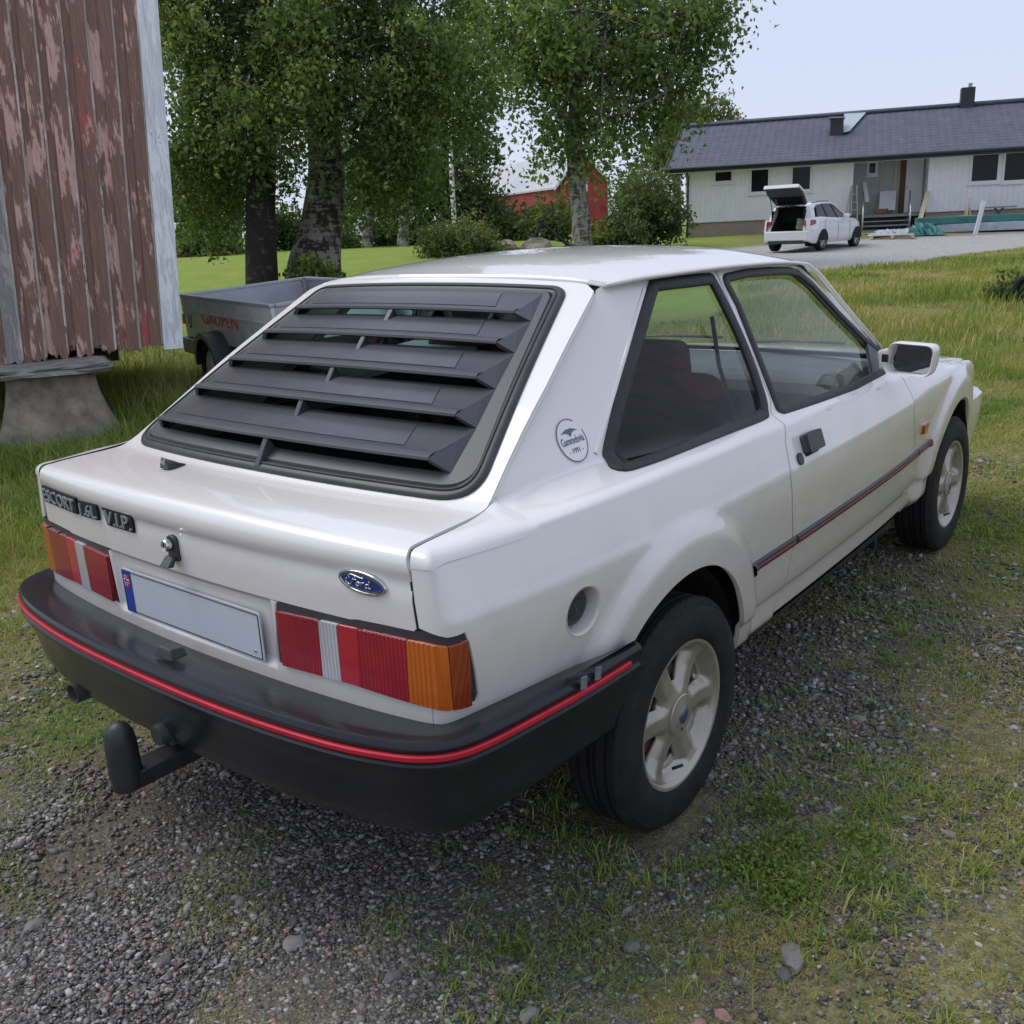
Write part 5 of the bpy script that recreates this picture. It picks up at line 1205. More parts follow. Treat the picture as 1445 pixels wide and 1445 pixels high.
fx = hit(1243, 240, PD)[0]; hbox(fx, fx+.06, zf, ze, -PD, -PD+.04, 'porch_post', 'raw_wood', wp)
# roof: a tiled sheet front and back
e0, e1 = -.75, s_r+.4; OV = .75
er = hit(1028, 177, DEP/2)[1]; rise = er-(ze+.08); ridge_o = -DEP/2
nx_, ny_ = 900, 66; U = np.linspace(0, 1, nx_); W_ = np.linspace(0, 1, ny_)
def roof_sheet(front):
    s_ = e0+(e1-e0)*U[None, :]+0*W_[:, None]; k = W_[:, None]+0*U[None, :]
    o0 = OV if front else -DEP-OV; oo = o0+(ridge_o-o0)*k; zz = ze+.10-.15+(rise+.15)*k
    row = (k*16) % 1; bulge = .014*np.abs(np.sin(math.pi*s_/.30))+.045*(1-row)
    P = s_[..., None]*hd_+zz[..., None]*HUP+oo[..., None]*hn+bulge[..., None]*HUP
    i_ = np.arange(nx_*ny_).reshape(ny_, nx_); F_ = np.stack([i_[:-1, :-1], i_[:-1, 1:], i_[1:, 1:], i_[1:, :-1]], -1).reshape(-1, 4)
    if not front: F_ = F_[:, ::-1]
    return tag(big_mesh('roof', P.reshape(-1, 3), F_, MATS['roof_tile'], house, False))
rf1 = roof_sheet(True); nx_, ny_ = 20, 4; U = np.linspace(0, 1, nx_); W_ = np.linspace(0, 1, ny_); roof_sheet(False)
hbox(e0, e1, ze-.17, ze+.0, OV-.02, OV+.02, 'fascia', 'fascia_black'); hbox(e0, e1, ze-.17, ze-.13, .0, OV-.02, 'soffit', 'house_white')
mb = MB(); mb.tube([hp(e0-.1, ze-.02, OV+.08), hp(e1, ze-.02, OV+.08)], .065, 8); mb.build('gutter', MATS['fascia_black'], house, True)
mb = MB(); mb.tube([hp(.12, ze-.05, OV), hp(.12, ze-.30, .08), hp(.10, -.1, .08)], .04, 8); mb.build('drain_pipe', MATS['fascia_black'], house, True)
mb = MB(); mb.tube([hp(e0, er+.12, ridge_o), hp(e1, er+.12, ridge_o)], .09, 8); mb.build('ridge_cap', MATS['roof_tile'], rf1, True)
for a_, nm in ((e0, 'barge_board'),):
    mb = MB(); mb.hexa([hp(a_-.03, ze-.15, OV), hp(a_+.03, ze-.15, OV), hp(a_+.03, er-.06, ridge_o), hp(a_-.03, er-.06, ridge_o)][::1], [hp(a_-.03, ze+.06, OV), hp(a_+.03, ze+.06, OV), hp(a_+.03, er+.14, ridge_o), hp(a_-.03, er+.14, ridge_o)]); mb.build(nm, MATS['fascia_black'], house)
    mb = MB(); mb.hexa([hp(a_-.02, er-.06, ridge_o), hp(a_+.02, er-.06, ridge_o), hp(a_+.02, ze-.15, -DEP-OV), hp(a_-.02, ze-.15, -DEP-OV)], [hp(a_-.02, er+.14, ridge_o), hp(a_+.02, er+.14, ridge_o), hp(a_+.02, ze+.06, -DEP-OV), hp(a_-.02, ze+.06, -DEP-OV)]); mb.build(nm, MATS['fascia_black'], house)
mb = MB(); mb.add([hp(.0, ze+.25, -.02), hp(0, er-.05, ridge_o), hp(0, ze+.25, -DEP+.02), hp(.1, ze+.25, -.02), hp(.1, er-.05, ridge_o), hp(.1, ze+.25, -DEP+.02)], [(0, 1, 2), (5, 4, 3), (0, 3, 4, 1), (1, 4, 5, 2), (0, 2, 5, 3)]); mb.build('gable', MATS['siding'], house)
ca_, cz0 = hit(1355, 143, DEP/2); cb_, cz1 = hit(1376, 123, DEP/2); ch = hbox(ca_, cb_, er-.3, cz1, ridge_o-.35, ridge_o+.25, 'chimney', 'fascia_black'); hbox(cb_-.25, cb_-.1, cz1, cz1+.18, ridge_o-.1, ridge_o, 'chimney_pipe', 'steel', ch)
# roof vent box and bare sheet patch (on the front slope)
def slope(px, py):
    r = ray(px, py); a_ = H0+hp(0, ze+.02, OV); nn = np.cross(hd_, hp(0, rise+.12, ridge_o-OV)); t_ = ((a_-CO)@nn)/(r@nn); return CO+r*t_-H0
v0, v1 = slope(1171, 191), slope(1189, 191); up_ = HUP
vb = MB(); vb.hexa([v0-up_*.2, v1-up_*.2, v1-hn*.7-up_*.2, v0-hn*.7-up_*.2], [v0+up_*.66, v1+up_*.66, v1-hn*.7+up_*.66, v0-hn*.7+up_*.66]); vb = vb.build('roof_vent', MATS['fascia_black'], rf1)
mb = MB(); mb.hexa([v0+hn*.08-hd_*.06+up_*.662, v1+hn*.08+hd_*.06+up_*.662, v1-hn*.78+hd_*.06+up_*.662, v0-hn*.78-hd_*.06+up_*.662], [v0+hn*.08-hd_*.06+up_*.72, v1+hn*.08+hd_*.06+up_*.72, v1-hn*.78+hd_*.06+up_*.72, v0-hn*.78-hd_*.06+up_*.72]); mb.build('vent_cap', MATS['steel'], vb)
sp = [slope(x_, y_) for x_, y_ in ((1190, 190), (1199, 187.5), (1222, 161.5), (1191, 163))]; hsn = np.cross(hd_, hp(0, rise+.12, ridge_o-OV)); hsn /= np.linalg.norm(hsn); hsn = hsn if hsn[2] > 0 else -hsn
mb = MB(); mb.hexa([p_+hsn*.075 for p_ in sp], [p_+hsn*.09 for p_ in sp]); mb.build('bare_metal_sheet', mat('pale_green_sheet', (.42, .50, .50), .35, .3), rf1)
# steps with rails
st0, st1 = hit(1216, 300)[0], hit(1283, 300)[0]
stp = thing('porch_steps', 'grey porch steps with metal handrails below the open front door', 'steps', H0+hp((st0+st1)/2, 0, .4)); oS = np.array(stp.location)-H0
def sbox(s0, s1, z0, z1, o0, o1, name, m_, par):
    mb = MB(); c_ = -oS; mb.hexa([c_+hp(s0, z0, o0), c_+hp(s1, z0, o0), c_+hp(s1, z0, o1), c_+hp(s0, z0, o1)], [c_+hp(s0, z1, o0), c_+hp(s1, z1, o0), c_+hp(s1, z1, o1), c_+hp(s0, z1, o1)]); return mb.build(name, MATS[m_], par)
sbox(st0, sp1-.1, zf-.10, zf-.0, -PD+.02, .25, 'landing', 'stair_grey', stp)
for k in range(4): sbox(st0, st1, zf-.28-.17*k, zf-.23-.17*k, .10+.26*k, .38+.26*k, 'step', 'stair_grey', stp)
for a_ in (st0+.03, st1-.03):
    mb = MB(); c_ = -oS
    mb.tube([c_+hp(a_, zf+.0, .2), c_+hp(a_, zf+.85, .2), c_+hp(a_, zf+.10, 1.25), c_+hp(a_, -.2, 1.25)], .03, 6); mb.tube([c_+hp(a_, zf+.45, .2), c_+hp(a_, zf-.25, 1.2)], .02, 6); mb.build('handrail', MATS['alu'], stp, True)
    sbox(a_-.03, a_+.03, -.3, zf-.05, .05, .12, 'stringer', 'stair_grey', stp)
# loose things in front of the house ------------------------------------------------
def lean_board(px0, py0, px1, py1, out0, out1, wdt, name, lbl, cat, m_, thick=.04, group=None):
    s0, z0 = hit(px0, py0, -out0); s1, z1 = hit(px1, py1, -out1); a_, b_ = hp(s0, z0, out0), hp(s1, z1, out1); o_ = H0+a_
    mb = MB(); b2 = b_-a_; mb.hexa([np.zeros(3), hd_*wdt, hd_*wdt+hn*thick, hn*thick], [b2, b2+hd_*wdt, b2+hd_*wdt+hn*thick, b2+hn*thick]); ob = mb.build(name, MATS[m_], None); ob.location = o_; tag(ob, lbl, cat, group); return ob
lean_board(1293, 317, 1306, 270, 1.0, .10, .17, 'plank', 'raw plywood strip leaning against the porch corner of the house', 'plank', 'raw_wood')
s0, z0 = hit(1240, 297, .9); lean_board(1240, 297, 1242, 270, -.9, -1.3, .62, 'white_panel', 'white panel leaning on the porch wall beside the door', 'panel', 'sheet_white')
lean_board(1221, 285, 1217, 257, -.9, -1.35, .16, 'leaning_board', 'pale board leaning in the porch corner under the small window', 'board', 'house_white')
s0, z0 = hit(1232, 296, .8); bx = MB().box((0, 0, .12), (.5, .3, .2)).build('box', mat('red_brown_box', (.28, .12, .07), .8), None, bevel=.02); bx.location = H0+hp(s0+.3, zf+.002, -.7); tag(bx, 'small reddish box on the porch floor before the white panel', 'box')
lad = thing('step_ladder', 'grey step ladder standing against the white wall behind the small car', 'ladder'); lb0 = hit(1188, 318, -.8); lad.location = H0+hp(lb0[0], -.05, .8)
for ds, do, dt in ((0, 0, .30), (.62, .0, .30), (.25, -.55, .30), (.60, -.55, .32)):
    mb = MB(); mb.tube([hp(ds, 0, do), hp(dt+(.18 if ds > .3 else 0), 1.85, -.25)], .03, 6); mb.build('rail', MATS['steel'], lad)
for k in range(1, 6): mb = MB(); mb.tube([hp(.0+.05*k, .3*k, -.04*k), hp(.62-.025*k, .3*k, -.04*k)], .022, 6); mb.build('rung', MATS['steel'], lad)
def heap(px0, px1, py0, py1, dep, hgt, name, lbl, cat, m_, seed, rough=.08):
    a_ = at(px0, py1, dep); b_ = at(px1, py1, dep); g_ = float(height(*((a_+b_)/2)[:2])); L = np.linalg.norm((b_-a_)[:2]); e_ = (b_-a_)/np.linalg.norm(b_-a_); e_[2] = 0; f_ = np.array([-e_[1], e_[0], 0]); r2 = random.Random(seed); V = []; nx2, ny2 = 26, 8
    for j in range(ny2):
        for i in range(nx2):
            q = math.sin(math.pi*j/(ny2-1))**.5*min(1, 4*i/(nx2-1), 4*(1-i/(nx2-1)))
            V.append(e_*L*(i/(nx2-1)-.5)+f_*(j/(ny2-1)-.5)*1.3+np.array([0, 0, q*hgt*(1+r2.uniform(-.35, .35))-.02*(q < .01)])+np.array([r2.uniform(-rough, rough), r2.uniform(-rough, rough), 0]))
    F = [(j*nx2+i, j*nx2+i+1, (j+1)*nx2+i+1, (j+1)*nx2+i) for j in range(ny2-1) for i in range(nx2-1)]
    o_ = mesh_obj(name, V, F, MATS[m_], None); c_ = (a_+b_)/2; o_.location = (c_[0], c_[1], g_+.01); tag(o_, lbl, cat); return o_
heap(1222, 1300, 323, 336, 36.8, .16, 'plastic_sheet', 'crumpled pale blue plastic sheet on the ground before the steps', 'sheet', 'tarp_blue', 3)
heap(1278, 1325, 322, 335, 36.3, .34, 'tarpaulin', 'crumpled teal tarpaulin heap beside the pale plastic sheet', 'tarpaulin', 'tarp_teal', 4)
def bundle(px0, px1, py, dep, w_, h_, z_, name, lbl, cat, m_, group=None):
    a_ = at(px0, py, dep); b_ = at(px1, py, dep-1.2); g_ = float(height(*((a_+b_)/2)[:2])); L = np.linalg.norm((b_-a_)[:2]); ang = math.atan2(b_[1]-a_[1], b_[0]-a_[0]); o_ = MB().box((0, 0, h_/2), (L, w_, h_)).build(name, MATS[m_], None, bevel=.02); c_ = (a_+b_)/2; o_.location = (c_[0], c_[1], g_+z_); o_.rotation_euler = (0, 0, ang); tag(o_, lbl, cat, group); return o_
bundle(1292, 1500, 320, 37.0, .8, .26, .34, 'wrapped_timber', 'long timber pack in teal wrapping along the house wall', 'timber pack', 'tarp_teal')
bundle(1318, 1500, 331, 37.0, .9, .30, .03, 'timber_stack', 'long grey timber stack under the teal wrapped pack', 'timber stack', 'tarp_blue')
pal = thing('pallet', 'low raw wood pallet lying behind the drive before the blue sheet', 'pallet'); a_ = at(1258, 339, 35.6); pal.location = (a_[0], a_[1], float(height(a_[0], a_[1]))+.01); pal.rotation_euler = (0, 0, math.atan2(hd_[1], hd_[0]))
for k in range(5): MB().box((0, -.4+.2*k, .12), (1.5, .12, .03)).build('slat', MATS['raw_wood'], pal)
for k in (-.7, 0, .7): MB().box((k, 0, .05), (.1, .92, .1)).build('bearer', MATS['raw_wood'], pal)
tbl = thing('garden_table', 'dark picnic table standing under the right windows of the house', 'table'); s0, _ = hit(1404, 300); tbl.location = H0+hp(s0, -.0, 1.0); tbl.rotation_euler = (0, 0, math.atan2(hd_[1], hd_[0]))
MB().box((0, 0, .72), (1.1, .7, .06)).build('table_top', MATS['stair_grey'], tbl)
for sg in (-1, 1): MB().tube([(sg*.4, 0, 0), (sg*-.15, 0, .70)], .04, 6).build('leg', MATS['stair_grey'], tbl)
chh = thing('sawhorse', 'raw wood trestle standing beside the garden table', 'trestle'); s0, _ = hit(1358, 305); chh.location = H0+hp(s0, -.1, 1.2); chh.rotation_euler = (0, 0, math.atan2(hd_[1], hd_[0]))
for a_, b_ in (((0, 0, 0), (.06, 0, 1.25)), ((.28, .1, 0), (.06, 0, 1.0)), ((-.1, .3, 0), (.03, 0, 1.0))): MB().tube([a_, b_], .035, 6).build('leg', MATS['raw_wood'], chh)
MB().box((.2, 0, .55), (.9, .05, .06)).build('beam', MATS['raw_wood'], chh)
post = MB().box((0, 0, .6), (.14, .10, 1.2)).build('post', MATS['sheet_white'], None, bevel=.01); a_ = at(1376, 331, 35.5); post.location = (a_[0], a_[1], float(height(a_[0], a_[1]))); post.rotation_euler = (.05, .16, .5); tag(post, 'leaning white post standing before the timber stack', 'post')

# ================================================================== SMALL WHITE CAR WITH OPEN TAILGATE
mat('paint_white2', (.74, .74, .75), .25, 0, .8, .01, 1); glass('tint_glass', (.16, .18, .19)); mat('boot_dark', (.010, .010, .011), .9); mat('lens_red2', (.42, .012, .012), .2, 0, .6); mat('bag_green', (.16, .22, .12), .7, 0, 0, .5, 8)
c2 = thing('compact_car', 'small white car with raised tailgate parked before the bungalow', 'car', (-11.51, 30.04, .0), -.051); c2.location.z = float(height(-11.5, 31))+.0
P2 = MATS['paint_white2']
yy2 = np.array([-.86, -.80, -.62, -.30, 0, .4, .9, 1.4, 1.9, 2.3, 2.67, 3.0, 3.25, 3.40]); hw2 = np.array([.70, .80, .87, .895, .90, .90, .90, .90, .90, .895, .88, .84, .74, .58])
belt2 = np.array([1.02, 1.04, 1.06, 1.07, 1.06, 1.04, 1.02, 1.0, .985, .96, .92, .86, .78, .70]); low2 = np.array([.42, .32, .26, .24, .24, .24, .24, .24, .24, .24, .24, .26, .30, .36])
V = []; nsec = 9
for y_, h_, bz, lz in zip(yy2, hw2, belt2, low2):
    for x_, z_ in ((h_*.90, lz), (h_*.97, lz+.10), (h_, lz+(bz-lz)*.45), (h_*.995, lz+(bz-lz)*.62), (h_*.97, bz-.06), (h_*.93, bz), (h_*.6, bz+(.02 if y_ > 1.9 else .0)), (0, bz+(.04 if y_ > 1.9 else 0)), (0, lz)): V.append((x_, y_, z_))
F = []
ny2 = len(yy2)
def body_faces(s_):
    f_ = []
    for i in range(ny2-1):
        for k in range(7):
            if k >= 5 and yy2[i] < 1.9: continue
            f_.append((i*nsec+k, (i+1)*nsec+k, (i+1)*nsec+k+1, i*nsec+k+1))
    f_.append(tuple((ny2-1)*nsec+k for k in range(9))); return f_
V = np.array(V); F = body_faces(1)
for mir in (False, True):
    o_ = mesh_obj('body_side', V, F, P2, c2, True, None, mir, auto=45); bm = bmesh.new(); bm.from_mesh(o_.data); bmesh.ops.recalc_face_normals(bm, faces=bm.faces); bm.to_mesh(o_.data); bm.free()
# rear: bumper, pillars beside the opening, lamps
mb = MB(); mb.hexa([(-.74, -.88, .34), (.74, -.88, .34), (.84, -.70, .30), (-.84, -.70, .30)], [(-.74, -.90, .66), (.74, -.90, .66), (.86, -.72, .66), (-.86, -.72, .66)]); rb2 = mb.build('rear_bumper', P2, c2, bevel=.04)
mb = MB(); mb.hexa([(-.60, -.885, .27), (.60, -.885, .27), (.62, -.7, .25), (-.62, -.7, .25)], [(-.60, -.90, .36), (.60, -.90, .36), (.62, -.7, .36), (-.62, -.7, .36)]); mb.build('diffuser', MATS['black_plastic'], rb2)
for sg in (-1, 1):
    mb = MB(); mb.hexa([(sg*.56, -.86, .66), (sg*.87, -.74, .66), (sg*.885, -.45, .66), (sg*.60, -.45, .66)], [(sg*.52, -.56, 1.40), (sg*.62, -.50, 1.40), (sg*.66, -.30, 1.43), (sg*.54, -.30, 1.43)]); mb.build('rear_pillar', P2, c2, bevel=.02)
    mb = MB(); mb.hexa([(sg*.60, -.875, .80), (sg*.83, -.785, .80), (sg*.90, -.55, .86), (sg*.62, -.60, .86)], [(sg*.585, -.84, .98), (sg*.82, -.755, .99), (sg*.885, -.55, .98), (sg*.60, -.56, .98)]); mb.build('tail_lamp', MATS['lens_red2'], c2, bevel=.02)
mb = MB(); mb.box((0, -.34, .94), (1.12, .9, .72)); bo2 = mb.build('boot_interior', MATS['boot_dark'], c2)
bm = bmesh.new(); bm.from_mesh(bo2.data); bmesh.ops.delete(bm, geom=[f for f in bm.faces if f.normal.y < -.9], context='FACES'); bmesh.ops.reverse_faces(bm, faces=bm.faces); bm.to_mesh(bo2.data); bm.free()
MB().box((0, -.30, .60), (1.2, .8, .04)).build('boot_floor', MATS['boot_dark'], c2)
# roof and greenhouse
ry = np.array([-.56, -.3, .1, .5, .9, 1.25]); rz = np.array([1.44, 1.49, 1.54, 1.555, 1.54, 1.49]); rw = np.array([.52, .55, .575, .585, .58, .56]); V = []
for y_, z_, w_ in zip(ry, rz, rw): V += [(-w_-.02, y_, z_-.08), (-w_, y_, z_-.035), (-w_*.6, y_, z_), (0, y_, z_+.01), (w_*.6, y_, z_), (w_, y_, z_-.035), (w_+.02, y_, z_-.08)]
F = [(i*7+k, i*7+k+1, (i+1)*7+k+1, (i+1)*7+k) for i in range(5) for k in range(6)]; mesh_obj('roof', V, F, P2, c2, True, auto=50)
for sg in (-1, 1):
    A = [(sg*.84, -.40, 1.06), (sg*.84, .35, 1.035), (sg*.84, 1.15, 1.01), (sg*.825, 1.95, .99)]; B = [(sg*.62, -.16, 1.42), (sg*.615, .35, 1.47), (sg*.615, .98, 1.465), (sg*.59, 1.22, 1.43)]
    for i, nm in enumerate(('rear_side_window', 'rear_door_window', 'front_door_window')):
        a0_, a1_, b0_, b1_ = (np.array(q) for q in (A[i], A[i+1], B[i], B[i+1])); sh = lambda p, q, k: p+(q-p)*k
        mb = MB(); th_ = np.array([-sg*.02, 0, 0]); q4 = [sh(a0_, a1_, .05), sh(a0_, a1_, .95), sh(b0_, b1_, .93) if i < 2 else sh(b0_, b1_, .97), sh(b0_, b1_, .07)]; mb.hexa([p+th_ for p in q4], q4); mb.build(nm, MATS['window_dark'], c2)
    for a_, b_ in ((A[1], B[1]), (A[2], B[2])): MB().tube([np.array(a_)-[sg*.01, 0, 0], np.array(b_)-[sg*.01, 0, 0]], .035, 6).build('window_pillar', MATS['fascia_black'], c2)
    MB().tube([np.array(A[3])+[0, .03, 0], np.array(B[3])+[0, .05, .02], np.array(B[2])+[-sg*.0, 0, .02], np.array(B[1])+[0, 0, .02], np.array(B[0])+[0, 0, .02], (sg*.66, -.42, 1.30)], .04, 6).build('roof_rail_frame', P2, c2, True)
    MB().tube([(sg*.60, -.35, 1.50), (sg*.62, .2, 1.55), (sg*.61, .9, 1.535)], .015, 6).build('roof_rail', MATS['fascia_black'], c2, True)
    mb = MB(); mb.box((sg*.98, 1.55, 1.05), (.20, .11, .13)); mb.build('door_mirror', P2, c2, bevel=.03)
    for yq in (.55, 1.45): MB().box((sg*.905, yq, .86), (.02, .18, .03)).build('door_handle', P2, c2, bevel=.008)
    for yq, zq in ((.02, .66), (1.02, .62), (1.95, .6)): MB().box((sg*.901, yq+.1, zq), (.006, .008, .6)).build('door_gap', MATS['dark'], c2)
mesh_obj('windscreen', [(-.56, 1.27, 1.44), (.56, 1.27, 1.44), (.76, 2.05, .99), (-.76, 2.05, .99)], [(0, 1, 2, 3)], MATS['tint_glass'], c2)
mesh_obj('cabin', [(-.60, -.1, 1.40), (.60, -.1, 1.40), (.8, -.1, .9), (-.8, -.1, .9)], [(0, 1, 2, 3)], MATS['boot_dark'], c2)
for yq in (0, 2.67):
    for sg in (-1, 1):
        wr_ = bpy.data.objects.new('wheel', None); link(wr_, c2); wr_.location = (sg*.80, yq, .325); wr_.scale = (sg, 1, 1)
        MB().lathe([(-.10, .2), (-.11, .30), (-.09, .325), (.08, .325), (.10, .30), (.105, .245), (.09, .235)], (0, 0, 0), 'x', 36).build('tyre', MATS['tyre'], wr_, True, 35)
        rm2 = MB().lathe([(.09, .238), (.098, .232), (.06, .215), (.02, .20), (.02, 0)], (0, 0, 0), 'x', 36).build('rim', MATS['stair_grey'], wr_, True, 30)
        for k in range(5):
            for off in (-.13, .13):
                q = 2*math.pi*k/5+.3; mb = MB(); mb.tube([(.07, .03*math.cos(q), .03*math.sin(q)), (.085, .222*math.cos(q+off), .222*math.sin(q+off))], .018, 6); mb.build('spoke', MATS['alu'], rm2)
        # dark arch
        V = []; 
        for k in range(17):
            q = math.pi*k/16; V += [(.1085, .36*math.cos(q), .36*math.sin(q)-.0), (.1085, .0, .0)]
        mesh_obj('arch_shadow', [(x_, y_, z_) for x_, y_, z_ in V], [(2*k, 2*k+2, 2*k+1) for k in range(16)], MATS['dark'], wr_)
# raised tailgate
tgR = bpy.data.objects.new('tailgate', None); link(tgR, c2); tgR.location = (0, -.50, 1.47); tgR.rotation_euler = (R_(-34), 0, 0)
pr2 = [(-.56, 0), (.56, 0), (.66, -.62), (.60, -.98), (-.60, -.98), (-.66, -.62)]
mb = MB(); mb.prism(pr2, (0, 0, .03), (1, 0, 0), (0, 1, 0), (0, 0, 1), .05); sk2 = mb.build('outer_skin', P2, tgR, bevel=.03)
mb = MB(); mb.prism([(a_*.92, b_*.95-.02) for a_, b_ in pr2], (0, 0, -.035), (1, 0, 0), (0, 1, 0), (0, 0, 1), .06); mb.build('inner_lining', MATS['trim_grey'], tgR)
mb = MB(); mb.prism([(-.46, -.10), (.46, -.10), (.52, -.50), (-.52, -.50)], (0, 0, -.045), (1, 0, 0), (0, 1, 0), (0, 0, 1), .008); mb.build('rear_glass', MATS['window_dark'], tgR)
mb = MB(); mb.hexa([(-.60, -.98, -.03), (.60, -.98, -.03), (.60, -.94, -.03), (-.60, -.94, -.03)], [(-.58, -1.0, .07), (.58, -1.0, .07), (.58, -.90, .08), (-.58, -.90, .08)]); mb.build('tailgate_edge', P2, tgR)
for sg in (-1, 1): MB().tube([(sg*.56, -.66, 1.10), (sg*.55, -.95, 1.74)], .012, 6).build('gas_strut', MATS['dark'], c2)
bg2 = MB().box((0, 0, .19), (.34, .22, .36)).build('shopping_bag', MATS['bag_green'], None, bevel=.03); bg2.location = (c2.location.x+.36, c2.location.y-.60, c2.location.z+.66); bg2.rotation_euler = (-.15, .12, .1); tag(bg2, 'green and white bag standing in the open boot of the compact car', 'bag')

# ================================================================== RED BARN
mat('barn_red', (.26, .035, .032), .85, 0, 0, .35, 1.2); mat('barn_roof', (.50, .51, .53), .5, .2, 0, .12, .6); mat('barn_trim', (.6, .6, .6), .7)
ba = at(784, 258, 80); bb = at(858, 252, 78); ba[2] = bb[2] = 4.2; bd_ = bb-ba; bd_[2] = 0; BW = np.linalg.norm(bd_); bd_ /= BW; bk_ = np.cross(np.array([0, 0, 1.]), bd_); bk_ = bk_ if bk_@(ba-CO) > 0 else -bk_
lside = at(690, 266, 96)-ba; lside[2] = 0
barn = thing('barn', 'red barn with pale metal roof beyond the lawn', 'barn', (ba[0], ba[1], .3)); bz = ba[2]-.3
back = lside/np.linalg.norm(lside); BLn = 22.0
def bpnt(a_, b_, z_): return bd_*a_+back*b_+np.array([0, 0, z_])
apz = bz+2.7
mb = MB(); mb.add([bpnt(0, 0, -.5), bpnt(BW, 0, -.5), bpnt(BW, 0, bz), bpnt(BW/2, 0, apz), bpnt(0, 0, bz)]+[bpnt(0, BLn, -.5), bpnt(BW, BLn, -.5), bpnt(BW, BLn, bz), bpnt(BW/2, BLn, apz), bpnt(0, BLn, bz)], [(0, 1, 2, 3, 4), (9, 8, 7, 6, 5), (0, 4, 9, 5), (1, 6, 7, 2)]); wb = mb.build('wall', MATS['barn_red'], barn)
for s0, s1 in ((-.25, BW/2), (BW+.25, BW/2)):
    zl = bz-.12; mb = MB(); mb.hexa([bpnt(s0, -.3, zl), bpnt(s1, -.3, apz+.02), bpnt(s1, BLn+.3, apz+.02), bpnt(s0, BLn+.3, zl)], [bpnt(s0, -.3, zl+.15), bpnt(s1, -.3, apz+.17), bpnt(s1, BLn+.3, apz+.17), bpnt(s0, BLn+.3, zl+.15)]); mb.build('roof', MATS['barn_roof'], barn)
    mb = MB(); mb.hexa([bpnt(s0, -.34, zl-.15), bpnt(s1, -.34, apz-.12), bpnt(s1, -.30, apz-.12), bpnt(s0, -.30, zl-.15)], [bpnt(s0, -.34, zl+.17), bpnt(s1, -.34, apz+.19), bpnt(s1, -.30, apz+.19), bpnt(s0, -.30, zl+.17)]); mb.build('barge_board', MATS['barn_trim'], barn)
mb = MB(); mb.hexa([bpnt(BW-.05, -.05, -.5), bpnt(BW+.2, -.05, -.5), bpnt(BW+.2, .1, -.5), bpnt(BW-.05, .1, -.5)], [bpnt(BW-.05, -.05, bz), bpnt(BW+.2, -.05, bz), bpnt(BW+.2, .1, bz), bpnt(BW-.05, .1, bz)]); mb.build('corner_board', MATS['barn_trim'], barn)
mb = MB(); mb.hexa([bpnt(BW*.53, -.03, bz-.6), bpnt(BW*.61, -.03, bz-.6), bpnt(BW*.61, .05, bz-.6), bpnt(BW*.53, .05, bz-.6)], [bpnt(BW*.53, -.03, bz+.6), bpnt(BW*.61, -.03, bz+.6), bpnt(BW*.61, .05, bz+.6), bpnt(BW*.53, .05, bz+.6)]); mb.build('window', MATS['barn_trim'], barn)
mb = MB()
k = .1
while k < BW-.1:
    top = bz+(apz-bz)*(1-abs(k-BW/2)/(BW/2)); mb.hexa([bpnt(k, -.02, -.5), bpnt(k+.05, -.02, -.5), bpnt(k+.05, .01, -.5), bpnt(k, .01, -.5)], [bpnt(k, -.02, top-.1), bpnt(k+.05, -.02, top-.1), bpnt(k+.05, .01, top-.1), bpnt(k, .01, top-.1)]); k += .22
tag(mb.build('batten', MATS['barn_red'], wb), kind='stuff')
# a pale shed glimpsed between the far trunks
sh_ = at(500, 300, 60); shd = MB().box((0, 0, 1.2), (5, 4, 3)).build('shed', MATS['house_white'], None); shd.location = (sh_[0], sh_[1], .4); shd.rotation_euler = (0, 0, .7)
shr = MB().prism([(-2.8, 0), (2.8, 0), (0, 1.2)], (0, 2.2, 2.72), (1, 0, 0), (0, 0, 1), (0, -1, 0), 4.4).build('roof', MATS['barn_roof'], shd)
tag(shd, 'pale wooden shed glimpsed between trunks of the far birches', 'shed')
# flagpole
fp0, fp1 = at(643, 345, 26), at(637, 190, 26); g_ = float(height(fp0[0], fp0[1])); fpo = thing('flagpole', 'white flagpole standing on the lawn behind the juniper bush', 'flagpole', (fp0[0], fp0[1], g_))
MB().tube([(0, 0, -.1), (0, 0, 1.5), (fp1[0]-fp0[0], fp1[1]-fp0[1], fp1[2]-g_+2)], [.07, .065, .035], 10).build('mast', MATS['house_white'], fpo, True); MB().lathe([(-.05, 0), (0, .06), (.06, .07), (.11, .05), (.13, 0)], (fp1[0]-fp0[0], fp1[1]-fp0[1], fp1[2]-g_+2), 'z', 12).build('knob', MATS['house_white'], fpo, True)
